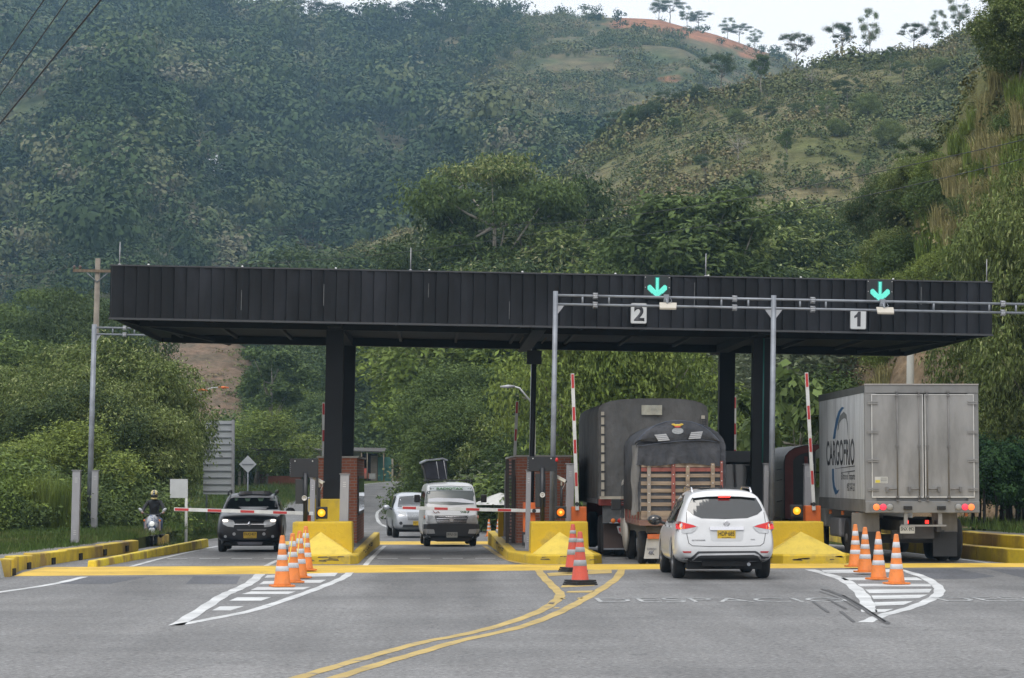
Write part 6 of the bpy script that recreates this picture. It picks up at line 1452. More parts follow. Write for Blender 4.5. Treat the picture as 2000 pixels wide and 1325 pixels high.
lettering('C·30', mk('beam_white', (.4,.38,.36), .7), bt, (T(1203,0)[0],-.0805,zb-.085), .28, .07, bold=.02)
ua = mk('truck_frame', (.06,.06,.062), .7, var=.4, scale=3)
MB().box(-w2+.12,w2-.12,0,.1,T(0,1022)[1],zb-.163).build('lamp_panel', mk('panel_grey', (.085,.09,.095), .6, var=.4, scale=5), bt)
lamp_row(bt, T(1197,0)[0], -.01, T(0,1019)[1]+.02, (lens_amb,lens_red,lens_red), .06, .165)
MB().box(T(1190,0)[0],T(1222,0)[0],-.03,-.004,T(0,1016)[1]-.08,T(0,1016)[1]-.05).build('lamp_bracket', alu, bt)
MB().prism([T(1204,1028),(T(1230,1028)),T(1228,1044),T(1208,1042)], 'y', -.03, .0).build('reflector_plate', alu, bt)
MB().prism([T(1208,1031),(T(1228,1031)),T(1226,1040),T(1210,1039)], 'y', -.036, -.031).build('reflector', lens_red, bt)
mud = mk('mudflap_brown', (.065,.045,.04), .8, var=.2, scale=2)
for s in (-1,1):
    MB().box(s*.92-.32,s*.92+.32,.20,.225,T(0,1074)[1],T(0,1024)[1]).build('mudflap', mud, bt); MB().box(s*.92-.32,s*.92+.32,.19,.199,T(0,1074)[1],T(0,1071)[1]).build('flap_edge', steel, bt)
    for y in (1.0,2.2):
        for dx in (.80,1.10): MB().lathe([(.28,-.13),(.46,-.13),(.5,-.08),(.5,.08),(.46,.13),(.28,.13)], (s*dx,y,.49), 'x', 24).build('tyre', rubber, bt)
    MB().box(s*.45-.06,s*.45+.06,.1,7.5,.75,1.0).build('chassis_rail', ua, bt)
    MB().box(s*(w2-.02)-.03,s*(w2-.02)+.03,.1,7.6,zb-.12,zb+.0).build('side_rail', ua, bt)
    MB().lathe([(.28,-.13),(.46,-.13),(.5,-.08),(.5,.08),(.46,.13),(.28,.13)], (s*1.0,7.9,.5), 'x', 24).build('tyre', rubber, bt)
MB().box(-.9,.9,1.5,1.7,.42,.58).box(-.9,.9,2.1,2.3,.42,.58).build('axle', ua, bt)
MB().prism([(8.1,.6),(9.9,.6),(9.9,1.7),(9.5,2.7),(8.1,2.8)], 'x', -1.15, 1.15).build('cab', mk('cab_red', (.28,.04,.03), .4, coat=.4), bt, bevel=.06)
# stake-bodied truck with small tarpaulin
KY = 57.6; f2 = KY/FPX
kt = thing('truck', 'small wooden stake truck with dark tarpaulin hood just ahead of the white car', 'truck', (XP(1331,KY), KY, 0), R(-.2))
K = lambda zx, zy: ((1120+zx/3.4875-1331)*f2, (HORIZ-(740+zy/3.4875))*f2+2.0)
zk = lambda zy: K(0,zy)[1]; xk = lambda zx: K(zx,0)[0]; w2 = .95
stw = mk('stake_wood', (.27,.21,.15), .8, var=.25, scale=3, stretch=(.6,1,5), col2=(.17,.13,.10), bump=.3); str_ = mk('stake_red', (.20,.06,.048), .7, var=.3, scale=4)
tarp_body(kt, w2+.05, zk(900), zk(455), zk(288), .0, 4.3, tarpd, 7, .05, 1.9)
# hanging rear curtain and its peaked fringe
top = [(xk(p[0]), zk(p[1])) for p in ((415,450),(455,398),(500,355),(560,316),(632,292),(720,286),(800,292),(870,318),(920,350),(965,392),(1000,432))]
V = []; nt_ = len(top)
for j in range(5):
    for i, (x, z) in enumerate(top): zz_ = z+(zk(432)+.02*math.sin(i)-z)*j/4; V.append((x, -.05-.05*math.sin(j/4*math.pi)-.03*abs(math.sin(i*2.2+j*.8)), zz_))
MB().add(V, [(j*nt_+i,j*nt_+i+1,(j+1)*nt_+i+1,(j+1)*nt_+i) for j in range(4) for i in range(nt_-1)], 0, True).build('rear_gable', tarpd, kt)
V = []; n5 = 26; rz_ = random.Random(9)
for j in range(7):
    for i in range(n5):
        q = i/(n5-1); x = xk(425)+(xk(1000)-xk(425))*q; zt2 = zk(450)+(zk(425)-zk(450))*q; zb2 = zk(585)-.03*math.sin(q*8); fold = math.sin(i*1.9+j*.6*(1 if q < .5 else -1))*.05*(j/6)
        V.append((x, -.055+fold-.02*math.sin(q*3.1), zt2+(zb2-zt2)*j/6))
MB().add(V, [(j*n5+i,j*n5+i+1,(j+1)*n5+i+1,(j+1)*n5+i) for j in range(6) for i in range(n5-1)], 0, True).build('rear_curtain', tarpd, kt)
V = []
for j in range(9):
    for i in range(6): x = xk(395)+(xk(455)-xk(395))*i/5; z = zk(455)+(zk(905 if i > 2 else 930)-zk(455))*j/8; V.append((x+.02*math.sin(j*1.3+i), -.03+.05*math.sin(i*1.4+j*.3)+i*.0, z))
MB().add(V, [(j*6+i,j*6+i+1,(j+1)*6+i+1,(j+1)*6+i) for j in range(8) for i in range(5)], 0, True).build('side_curtain', mk('tarp_faded', (.13,.13,.13), .8, var=.3, scale=2, bump=.6, bscale=4), kt)
hem = mk('hem_line', (.07,.085,.12), .8)
MB().tube([(xk(430),-.085,zk(462)),(xk(560),-.10,zk(442)),(xk(720),-.11,zk(425)),(xk(880),-.10,zk(418)),(xk(1000),-.085,zk(434))], .007, 5).build('hem', hem, kt)
MB().tube([(x,-.07,z) for x, z in top], .008, 5).build('edge_hem', hem, kt)
for sgn, pts in ((1,(((548,382),(628,376),(655,422),(578,428)),)),(-1,(((800,365),(880,358),(862,410),(780,414)),))):
    for q in pts:
        pq = [K(*p) for p in q]
        for k in range(4):
            a, b2 = k/4+.01, (k+1)/4-.05; le = lambda t_: (pq[0][0]+(pq[3][0]-pq[0][0])*t_, pq[0][1]+(pq[3][1]-pq[0][1])*t_); ri = lambda t_: (pq[1][0]+(pq[2][0]-pq[1][0])*t_, pq[1][1]+(pq[2][1]-pq[1][1])*t_)
            MB().prism([le(a),ri(a),ri(b2),le(b2)], 'y', -.135, -.115).build('vent_flap', mk('flap_pale', (.36,.37,.39), .7, var=.15), kt)
x, z = K(708,356); MB().lathe([(.13,0),(.13,-.01)], n=24).build('badge', mk('badge_grey', (.28,.30,.32), .5, var=.3, scale=20), kt, loc=(x,-.12,z), rot=(R(90),0,0)).scale = (1,.55,1)
x, z = K(706,318); mbx = MB().ball((0,0,0), .05, (2.0,.15,.55), 10).ball((-.09,0,.02), .03, (1.6,.15,.7), 8).ball((.09,0,.02), .03, (1.6,.15,.7), 8); mbx.build('crest', mk('crest_yellow', (.55,.38,.05), .6), kt, loc=(x,-.125,z)); MB().ball((0,0,0), .05, (1.7,.2,.35), 8).build('crest_base', mk('crest_red', (.45,.05,.05), .6), kt, loc=(x,-.13,z-.035))
# wooden rack: slats and uprights
slats = [(575,603),(648,672),(700,725),(750,775),(797,818),(843,868),(900,960)]
for k, (a, b2) in enumerate(slats): MB().box(xk(458),xk(1010),-.02,.03,zk(b2),zk(a)).build('slat', stw, kt, bevel=.004)
MB().box(xk(460),xk(1000),-.035,-.0205,zk(632),zk(606)).build('red_rail', str_, kt)
for a, b2, t0, t1, m_ in ((500,525,583,955,mk('strap_steel', (.22,.19,.16), .6, var=.2)),(666,692,580,960,str_),(764,790,588,960,stw),(935,962,575,960,stw),(1000,1018,560,985,str_)):
    u_ = MB().box(xk(a),xk(b2),-.06,-.0355,zk(t1),zk(t0)).build('upright', m_, kt)
    mbb = MB()
    for zy in range(t0+12, t1-10, 62): mbb.ball(((xk(a)+xk(b2))/2,-.062,zk(zy)), .014, n=6)
    mbb.build('bolts', mk('pale_screw', (.5,.5,.5), .4), u_)
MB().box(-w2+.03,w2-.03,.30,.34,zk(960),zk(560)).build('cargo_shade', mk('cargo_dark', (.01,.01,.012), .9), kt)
for s in (-1,1):
    for k, (a, b2) in enumerate(slats): MB().box(s*(w2-.05)-.02,s*(w2-.05)+.02,.03,4.2,zk(b2),zk(a)).build('side_slat', stw, kt)
    for y in (.1,1.0,1.9,2.8,3.7,4.15): MB().box(s*(w2+.0),s*(w2+.03),y,y+.06,zk(985),zk(893)).build('side_upright', str_, kt)
MB().box(-w2-.02,w2+.02,-.10,4.3,zk(1000),zk(962)).build('bed', mk('bed_wood', (.15,.085,.07), .8, var=.3, scale=3, stretch=(1,1,4), bump=.3), kt, bevel=.008)
wired = mk('rusty_frame', (.05,.045,.04), .8, var=.4, scale=5)
for s in (-1,1):
    MB().box(s*.38-.04,s*.38+.04,0,4.6,zk(1065),zk(1003)).build('chassis_rail', wired, kt)
    fl = MB().prism([(s*.62-.20,.50),(s*.62+.20,.50),(s*.62+.24,.62) if False else (s*.62+.20,.52),(s*.62+.15,zk(1095)),(s*.62-.15,zk(1095))], 'y', .10, .12)
    o = MB().prism([(s*.66-.19,zk(1225)),(s*.66+.15,zk(1225)),(s*.66+.19,zk(1085)),(s*.66-.12,zk(1085))], 'y', .05, .07).build('mudflap', mk('mudflap_white', (.33,.34,.35), .6, var=.2, scale=3), kt)
    if s < 0: lettering('4K', mk('flap_ink', (.10,.11,.15), .6), o, (s*.66-.02,.048,zk(1185)), .14, .10, bold=.03); lettering('EXPRESO', mk('flap_ink', (.10,.11,.15), .6), o, (s*.66-.01,.048,zk(1160)), .2, .045)
    MB().box(s*.62-.15,s*.62+.15,.0,.06,zk(1090),zk(1058)).build('tail_light', mk('lens_orange', (.45,.12,.04), .25, var=.2, scale=10), kt)
    for y in (.85,):
        for dx in (.60,.82): MB().lathe([(.2,-.10),(.34,-.10),(.375,-.06),(.375,.06),(.34,.10),(.2,.10)], (s*dx,y,.375), 'x', 24).build('tyre', rubber, kt)
    MB().lathe([(.2,-.10),(.34,-.10),(.375,-.06),(.375,.06),(.34,.10),(.2,.10)], (s*.80,4.55,.375), 'x', 24).build('tyre', rubber, kt)
MB().tube([(-.8,.85,.375),(.8,.85,.375)], .07, 8).build('axle', wired, kt); MB().box(-.3,.3,.2,.5,.5,.8).build('spare_carrier', wired, kt)
MB().box(-.80,.80,.02,.08,zk(1050),zk(1003)).build('lamp_beam', wired, kt)
cabm = mk('cab_cream', (.46,.44,.39), .45, var=.1, coat=.2)
MB().prism([(4.35,.5),(6.0,.5),(6.0,1.2),(5.55,1.9),(4.35,2.0)], 'x', -.97, .97).build('cab', cabm, kt, bevel=.08)
for s in (-1,1):
    MB().prism([(4.5,.98),(5.7,.98),(5.5,1.75),(4.6,1.8)], 'x', s*.975, s*.985).build('cab_window', glass, kt)
    MB().box(-.12,.12,-.04,.04,-.15,.12).build('mirror', dark, kt, bevel=.02, loc=(s*1.17,4.5,1.32)); MB().tube([(s*.97,4.6,1.4),(s*1.15,4.5,1.4)], .015, 5).build('mirror_arm', dark, kt)
    MB().ball((s*.93,4.55,.62), .5, (.18,1.0,.9), 14).build('fender', cabm, kt)
# refrigerated box truck
CY = 58.4; f3 = CY/FPX
ct = thing('truck', 'grey and white refrigerated box truck lettered CARGOFRIO in the far right lane', 'truck', (XP(1801,CY), CY, 0), R(-.35))
C_ = lambda zx, zy: ((1480+zx/2.548-1801)*f3, (HORIZ-(700+zy/2.548))*f3+2.0)
xc = lambda zx: C_(zx,0)[0]; zc = lambda zy: C_(0,zy)[1]; bw = 1.30; bL = 7.3; zt, zb = zc(133), zc(770)
grey = mk('box_grey', (.20,.20,.195), .5, .2, var=.15, scale=1.2, col2=(.145,.145,.14), c2scale=.8, stretch=(1,1,.3)); doorm = mk('door_grey', (.235,.232,.225), .55, .15, var=.22, scale=1.4, col2=(.16,.158,.15), c2scale=.9, stretch=(1.5,1,.5), bump=.1, bscale=12)
sidem = mk('box_side_white', (.50,.52,.53), .5, var=.10, scale=2, col2=(.36,.37,.38), c2scale=1.2, stretch=(1,3,.35))
MB().box(-bw,bw,.06,bL,zc(765),zt-.03).build('box_body', grey, ct, bevel=.02)
for s in (-1,1):
    w_ = MB(); nb = 29
    for k in range(nb): y0 = .16+(bL-.2)*k/nb; w_.box(s*bw+(.0 if s > 0 else -.014),s*bw+(.014 if s > 0 else 0),y0,y0+(bL-.2)/nb-.012,zc(703),zc(170))
    w_.build('side_panel', sidem, ct)
    MB().box(s*bw-.02,s*bw+.02,.1,bL+.01,zc(168),zt).build('top_rail', mk('rail_dark', (.07,.075,.07), .6, var=.3), ct)
    MB().box(s*bw-.02,s*bw+.022,.1,bL,zc(765),zc(705)).build('bottom_rail', mk('rail_mid', (.16,.16,.155), .6, var=.3, scale=2), ct)
    MB().box(s*(bw-.12)-.13,s*(bw-.12)+.13 if s < 0 else bw+.012,-.0,.07,zc(770),zt).build('corner_post', grey, ct, bevel=.012)
MB().box(-bw-.01,bw+.012,-.012,.07,zc(172),zt+.01).build('header', grey, ct, bevel=.01)
MB().box(-bw-.012,bw+.014,-.03,.07,zt+.0105,zt+.035).build('roof_edge', mk('roof_edge', (.33,.31,.29), .6), ct)
MB().box(-bw-.01,bw+.012,-.03,.07,zb,zc(712)).build('rear_sill', grey, ct, bevel=.012)
gas = mk('gasket_white', (.50,.50,.48), .6, var=.15, scale=8)
for a, b2 in ((565,824),(832,1080)):
    d_ = MB().box(xc(a),xc(b2),-.018,.05,zc(694),zc(178)).build('rear_door', doorm, ct, bevel=.006)
    fr = MB(); e_ = .018
    x0, x1, z0, z1 = xc(a), xc(b2), zc(694), zc(178)
    fr.box(x0,x1,-.026,-.0185,z0,z0+e_*1.4).box(x0,x1,-.026,-.0185,z1-e_,z1).box(x0,x0+e_,-.026,-.0185,z0+e_*1.5,z1-e_*1.1).box(x1-e_,x1,-.026,-.0185,z0+e_*1.5,z1-e_*1.1); fr.build('gasket', gas, d_)
rodm = mk('rod_steel', (.17,.165,.16), .45, .6, var=.2)
for zx in (693,803,843,950):
    r_ = MB().tube([(xc(zx),-.055,zc(712)),(xc(zx),-.055,zc(160))], .013, 8).build('lock_rod', rodm, ct); mbb = MB()
    for zy in (165,185,437,690,708): mbb.box(xc(zx)-.035,xc(zx)+.035,-.07,-.03,zc(zy)-.018,zc(zy)+.018)
    mbb.build('rod_guides', rodm, r_)
for a, b2 in ((640,690),(752,800),(848,900),(957,1008)):
    h_ = MB().tube([(xc(a),-.075,zc(652)),(xc(b2),-.075,zc(651))], .018, 6).box(xc(b2)-.03 if a != 640 and a != 752 else xc(a)-.03,xc(b2)+.03 if a != 640 and a != 752 else xc(a)+.03,-.09,-.03,zc(665),zc(640)); h_.build('handle', rodm, ct)
hm_ = mk('hinge_steel', (.24,.235,.225), .5, .3)
for zy in (220,366,508,652):
    for s, a, b2 in ((-1,545,598),(1,1048,1098)): MB().box(xc(a),xc(b2),-.045,-.028,zc(zy)+.006,zc(zy)+.03).box(xc(a),xc(b2),-.045,-.028,zc(zy)-.035,zc(zy)-.01).build('hinge', hm_, ct)
st_ = MB().box(xc(580),xc(644),-.022,-.0185,zc(622),zc(590)).build('sticker', mk('sticker_white', (.45,.45,.42), .5), ct)
MB().box(xc(583),xc(606),-.0245,-.0225,zc(620),zc(606)).build('sticker_patch', mk('sticker_yellow', (.55,.45,.05), .5), st_)
for zy in (595,601,608,615): MB().box(xc(609),xc(641),-.0245,-.0225,zc(zy+2),zc(zy)).build('print_line', dark, st_)
red_on = mk('truck_red_lit', (.6,.03,.05), .2, emit=(1,.05,.09), est=.75); or_on = mk('truck_orange_lit', (.7,.15,.03), .2, emit=(1,.22,.06), est=.8); cl_off = mk('lamp_off', (.25,.25,.24), .3)
for s in (-1,1):
    x0, x1 = (xc(552),xc(672)) if s < 0 else (xc(980),xc(1100))
    MB().prism(rrect(x0,x1,zc(766),zc(724),.03), 'y', -.042, -.0305).build('lamp_plate', mk('plate_grey', (.15,.15,.145), .5), ct)
    cs = ((586,or_on),(620,red_on),(653,cl_off)) if s < 0 else ((997,cl_off),(1030,red_on),(1061,or_on))
    for zx, m_ in cs: MB().lathe([(.075,-.03),(.075,-.055),(.055,-.065),(.001,-.068)], (xc(zx),0,zc(741)), 'y', 18).build('tail_light', m_, ct)
    MB().box(xc(722 if s < 0 else 890),xc(764 if s < 0 else 932),-.10,-.03,zc(754),zc(736)).build('bumper_block', rubber, ct, bevel=.01)
    MB().box(xc(726 if s < 0 else 898)-.0,xc(745 if s < 0 else 918),.02,.07,zc(828),zb).build('bar_bracket', hm_, ct)
    xf = (xc(482),xc(622)) if s < 0 else (xc(888),xc(1016))
    MB().box(*xf,.55,.57,zc(868),zb).build('flap_panel', mk('panel_worn', (.17,.16,.145), .6, .1, var=.25, scale=3, stretch=(3,1,.5)), ct)
    MB().box(xf[0]+.01,xf[1]-.02,.50,.53,zc(990),zc(866)).build('mudflap', mk('mudflap_black', (.025,.026,.028), .8, var=.2), ct)
    for y in (2.0,3.25):
        for dx in (.82,1.10): MB().lathe([(.30,-.13),(.47,-.13),(.51,-.08),(.51,.08),(.47,.13),(.30,.13)], (s*dx,y,.51), 'x', 26).build('tyre', rubber, ct)
        MB().lathe([(.30,s*.0),(.29,s*.10),(.12,s*.06),(.10,s*.14),(.001,s*.14)], (s*1.12,y,.51), 'x', 18).build('hub', mk('hub_grey', (.16,.155,.15), .6, .3), ct)
    MB().box(s*.42-.05,s*.42+.05,.2,9.5,.72,.98).build('chassis_rail', ua, ct)
    MB().lathe([(.30,-.13),(.47,-.13),(.51,-.08),(.51,.08),(.47,.13),(.30,.13)], (s*1.05,8.7,.51), 'x', 26).build('tyre', rubber, ct)
    for y in (1.4,3.6,5.6): MB().box(s*(bw-.02)-.03,s*(bw-.02)+.03,y-.06,y+.06,zb-.10,zb-.0).build('marker_lamp', lens_amb, ct)
MB().box(xc(708),xc(937),-.02,.015,zc(838),zc(829)).build('under_run_bar', hm_, ct)
for zx in (751,853): MB().box(xc(zx)-.04,xc(zx)+.04,.30,.34,zc(825),zc(808)).build('brake_light', lens_red_on, ct)
MB().box(-.35,.35,.45,.5,zc(900),zc(840)).box(-.6,.6,.5,.8,.55,.75).build('rear_frame', ua, ct); MB().box(-.95,.95,1.9,2.1,.42,.6).box(-.95,.95,3.15,3.35,.42,.6).build('axle', ua, ct)
plate(ct, 'SNX 892', xc(741), -.01, zc(854), -1, .34, .17, False, '')
# lettering and swooshes on the left side panel (face looks towards -x)
sx = -bw-.0145; side = link('side_graphics', None, ct, loc=(sx,0,0), rot=(0,0,R(-90)))
# in this frame local x runs forward->towards the camera reversed: place by distance y along the box
def ypx(zx): # photo column inside the 757-px zoom -> distance along the box
    u = 1580+zx/4.731; Y = FPX*(ct.location.x-bw)/(u-VPX); return Y-CY
ink = mk('ink_black', (.03,.032,.035), .6); blue = mk('ink_blue', (.02,.09,.20), .6); gry = mk('ink_grey', (.14,.15,.15), .6)
ya, yb = ypx(164), ypx(436); lm = text_mesh('CARGOFRIO', abs(yb-ya), .62, .002, .02); lm.materials.clear(); lm.materials.append(ink)
def szz(zx, zy): Yy = CY+ypx(zx); return CAMZ+(HORIZ-(740+zy/4.731))*Yy/FPX
link('lettering', lm, side, loc=(-(ya+yb)/2, 0, szz(300,682)))
def strip(pts, nm, m_):
    """polygon in zoom pixels laid on the side panel"""
    poly = [(-ypx(p[0]), szz(*p)) for p in pts]; MB().prism(poly, 'y', -.004, 0).build(nm, m_, side)
def crescent(outer, inner, nm, m_): strip(outer+inner[::-1], nm, m_)
crescent([(228,557),(240,480),(262,370),(285,300),(318,258),(342,268)], [(250,552),(262,470),(285,375),(305,310),(330,275),(342,268)], 'blue_arc', blue)
crescent([(274,480),(280,410),(300,340),(335,303),(362,330),(374,420),(374,525)], [(282,470),(292,410),(310,380),(340,362),(358,372),(368,430),(374,525)], 'grey_arc', gry)
crescent([(218,832),(219,930),(228,1010),(248,1072),(270,1060),(288,1022)], [(236,832),(238,930),(244,990),(262,1030),(275,1032),(288,1022)], 'blue_arc', blue)
for a in (((250,829),(438,802),(438,811),(250,832)),((310,866),(438,846),(438,856),(310,869))): strip(a, 'rule', ink)
for s_, x0, x1, zy, h_ in (('El Arte en el Transporte',306,438,910,.22),('www.cargofrio.com',365,438,972,.08),('PBX 644 637',362,438,1008,.16)):
    lm = text_mesh(s_, abs(ypx(x1)-ypx(x0)), h_, .002); lm.materials.clear(); lm.materials.append(gry if h_ < .1 else ink); link('lettering', lm, side, loc=(-(ypx(x0)+ypx(x1))/2, 0, szz((x0+x1)/2, zy)))
cw = mk('cab_white', (.55,.55,.54), .4, coat=.3)
MB().prism([(7.55,.7),(9.9,.7),(9.9,1.6),(9.4,1.75),(9.1,2.7),(7.55,2.8)], 'x', -1.15, 1.15).build('cab', cw, ct, bevel=.07)
for s in (-1,1):
    MB().prism([(7.9,1.7),(9.05,1.7),(8.85,2.45),(7.95,2.5)], 'x', s*1.152, s*1.16).build('cab_window', glass, ct)
    MB().box(s*1.05-.2,s*1.05+.2,4.4,6.0,.5,.98).build('fuel_tank', alu, ct, bevel=.06)
    MB().box(-.08,.08,-.04,.04,-.22,.22).build('mirror', cw, ct, bevel=.02, loc=(s*1.38,8.9,2.0)); MB().tube([(s*1.14,8.9,2.1),(s*1.36,8.9,2.1)], .02, 5).build('mirror_arm', dark, ct)
MB().box(-.8,.8,7.32,7.5,2.6,3.7).build('cooling_unit', cw, ct, bevel=.04)
# dark hooded truck ahead of it
HY = 72.0; f4 = HY/FPX; hx = XP(1530,HY)+1.12
ht_ = thing('truck', 'truck with black ribbed hood and red rack just left of the refrigerated truck', 'truck', (hx, HY, 0), 0); zt = (HORIZ-868)*f4+2; w2 = 1.10
tarp_body(ht_, w2, .8, zt-.5, zt, 0, 5.2, mk('hood_black', (.02,.024,.026), .5, var=.3, bump=.4, bscale=6), 12, .05, 2.6, 'hood')
rr_ = MB(); a1 = arch(w2-.02, .8, zt-.5, zt-.02, 11); a2 = arch(w2-.22, .8, zt-.62, zt-.2, 11)
rr_.add([(x,-.05,z) for x, z in a1]+[(x,-.05,z) for x, z in a2], [(i,i+1,len(a1)+i+1,len(a1)+i) for i in range(len(a1)-1)]); rr_.build('rear_frame', mk('frame_dark_red', (.12,.025,.02), .6, var=.3), ht_)
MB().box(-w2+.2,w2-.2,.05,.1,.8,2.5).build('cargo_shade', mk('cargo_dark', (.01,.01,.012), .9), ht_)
for k in range(5): MB().box(-w2+.15+k*.42,-w2+.25+k*.42,-.04,.02,.8,2.55).build('upright', mk('rack_red', (.16,.03,.025), .6, var=.3), ht_)
for s in (-1,1):
    MB().lathe([(.2,-.11),(.38,-.11),(.42,-.07),(.42,.07),(.38,.11),(.2,.11)], (s*.85,1.2,.42), 'x', 20).build('tyre', rubber, ht_); MB().lathe([(.2,-.11),(.38,-.11),(.42,-.07),(.42,.07),(.38,.11),(.2,.11)], (s*.85,5.6,.42), 'x', 20).build('tyre', rubber, ht_)
    MB().box(s*.4-.05,s*.4+.05,.1,6.4,.55,.79).build('chassis_rail', ua, ht_)
MB().box(-w2-.15,-w2-.02,5.0,5.08,1.35,1.75).build('mirror', dark, ht_)
for z in (1.3,1.9,2.2): MB().tube([(-w2+.03,.6,z),(-w2-.14,.5,z-.03)], .014, 5).build('rope_hook', dark, ht_)
MB().prism([(5.3,.5),(7.0,.5),(7.0,1.3),(6.6,2.2),(5.3,2.3)], 'x', -1.0, 1.0).build('cab', cw, ht_, bevel=.07)
# ---------------------------------------------------------------- scooter and rider
g = G(296,1068); sc_ = thing('scooter', 'blue and white scooter coming up the narrow left lane', 'scooter', (g.x, g.y, g.z), R(1.5)); mf = 1/68.5
M_ = lambda zx, zy: ((zx-972)/3.312*mf, (893-zy)/3.312*mf)
blu = mk('scooter_blue', (.05,.08,.16), .3, coat=.5, col2=(.35,.37,.4), c2scale=5, cmix=(.5,.55))
MB().lathe([(.15,-.045),(.22,-.05),(.25,-.03),(.255,0),(.25,.03),(.22,.05),(.15,.045)], (0,.15,.255), 'x', 22).build('tyre', rubber, sc_); MB().lathe([(.15,-.04),(.02,-.05),(.02,.05),(.15,.04)], (0,.15,.255), 'x', 16).build('rim', alu, sc_)
MB().lathe([(.15,-.05),(.22,-.055),(.25,-.03),(.255,0),(.25,.03),(.22,.055),(.15,.05)], (0,1.45,.255), 'x', 22).build('tyre', rubber, sc_)
fn = MB(); fn.loft([[(x*.11,.15+math.cos(a)*.28,.255+math.sin(a)*.29) for x in (-1,1)]+[(x*.05,.15+math.cos(a)*.32,.255+math.sin(a)*.33) for x in (1,-1)] for a in [R(40+k*14) for k in range(10)]], 0, True); fn.build('front_fender', mk('fender_white', (.42,.44,.47), .35, coat=.3), sc_)
fr = MB(); prof = [(.10,.52),(.17,.62),(.20,.74),(.16,.88),(.09,.97)]
fr.loft([[(-w,.18+(z-.5)*.25,z),(-w*.5,.10+(z-.5)*.25,z),(w*.5,.10+(z-.5)*.25,z),(w,.18+(z-.5)*.25,z),(w*.8,.34+(z-.5)*.25,z),(-w*.8,.34+(z-.5)*.25,z)] for w, z in prof], 0, True); fr.build('front_cowl', blu, sc_)
MB().lathe([(.075,.0),(.08,-.03),(.05,-.055),(.001,-.06)], (0,.12,.70), 'y', 16).build('headlight', mk('scooter_lamp', (.6,.62,.6), .2, emit=(1,1,.95), est=.35), sc_)
MB().tube([(-.32,.36,1.02),(-.12,.30,.97),(.12,.30,.97),(.32,.36,1.02)], .018, 8).build('handlebar', dark, sc_)
for s in (-1,1):
    MB().tube([(s*.22,.3,.99),(s*.36,.28,1.10)], .008, 5).build('mirror_stem', chrome, sc_); MB().ball((0,0,0), .07, (1.1,.25,.6), 10).build('mirror', mk('mirror_pale', (.42,.44,.47), .2), sc_, loc=(s*.37,.28,1.13), rot=(0,R(-s*35),0))
    MB().ball((s*.24,.14,.80), .035, n=8).build('turn_light', lens_amb, sc_)
    MB().prism([(.75,.34),(1.6,.34),(1.7,.62),(1.4,.74),(.8,.72)], 'x', s*.10, s*.19).build('side_cowl', blu, sc_, bevel=.03)
    sh = MB().prism([(s*.14,.44),(s*.25,.50),(s*.24,.80),(s*.15,.92)], 'y', .30, .33); sh.build('leg_shield', mk('shield_stripe', (.33,.26,.25), .5, var=.5, scale=10), sc_)
MB().box(-.16,.16,.30,1.2,.28,.34).build('footboard', dark, sc_, bevel=.02); MB().box(-.13,.13,.75,1.55,.73,.80).build('seat', mk('seat_black', (.02,.02,.02), .7), sc_, bevel=.03)
MB().tube([(0,.15,.26),(0,.34,.95)], .03, 8).build('fork', dark, sc_); MB().tube([(.2,.9,.3),(.24,1.6,.35)], .05, 10).build('exhaust', dark, sc_)
plate(sc_, 'QHX 41C', 0, 1.78, .5, 1, .22, .16, True, '')
def skinned(name, mat_fn, verts, edges, radii, root, mats, parent, sub=2):
    me = bpy.data.meshes.new(name); me.from_pydata(verts, edges, []); ob = bpy.data.objects.new(name, me); COL.objects.link(ob)
    md = ob.modifiers.new('skin', 'SKIN'); md.use_smooth_shade = True
    for i, r in enumerate(radii): me.skin_vertices[0].data[i].radius = (r, r) if not isinstance(r, tuple) else r
    me.skin_vertices[0].data[root].use_root = True
    ss = ob.modifiers.new('sub', 'SUBSURF'); ss.levels = ss.render_levels = sub
    dg = bpy.context.evaluated_depsgraph_get(); m2 = bpy.data.meshes.new_from_object(ob.evaluated_get(dg)); bpy.data.objects.remove(ob)
    m2.materials.clear()
    for m in mats: m2.materials.append(m)
    for p in m2.polygons: p.use_smooth = True; p.material_index = mat_fn(p.center) if mat_fn else 0
    return link(name, m2, parent)
rd = thing('person', 'scooter rider in black jacket, jeans and yellow striped helmet', 'person', (g.x, g.y, g.z), R(1.5))
skin = mk('skin', (.32,.18,.12), .6); jk = mk('jacket_black', (.014,.015,.018), .8, var=.3, scale=8, bump=.4, bscale=14); jeans = mk('jeans', (.05,.075,.13), .85, var=.3, scale=9); shoe = mk('shoe', (.12,.11,.11), .7)
V = [(0,1.02,.88),(0,1.0,1.02),(0,.96,1.18),(0,.93,1.33),(0,.91,1.42),(0,.89,1.50)]; E = [(0,1),(1,2),(2,3),(3,4),(4,5)]; Rr = [(.17,.13),(.155,.11),(.17,.11),(.16,.10),(.065,.065),(.06,.06)]
for s in (-1,1):
    b = len(V); V += [(s*.19,.94,1.36),(s*.30,.78,1.18),(s*.33,.52,1.06),(s*.32,.40,1.04)]; Rr += [.068,.055,.045,.033]; E += [(3,b),(b,b+1),(b+1,b+2),(b+2,b+3)]
    b = len(V); V += [(s*.11,.98,.84),(s*.23,.58,.80),(s*.24,.55,.58),(s*.22,.56,.40),(s*.22,.46,.37)]; Rr += [.095,.075,.058,.045,.04]; E += [(0,b),(b,b+1),(b+1,b+2),(b+2,b+3),(b+3,b+4)]
def bodymat(c):
    if c.y < .5 and c.z < .45 or c.z < .44: return 3
    if c.z < .87: return 1
    if c.z > 1.44: return 2
    return 0 if not (c.z < 1.12 and c.y < .43) else 2
skinned('body', bodymat, V, E, Rr, 0, [jk, jeans, skin, shoe], rd)
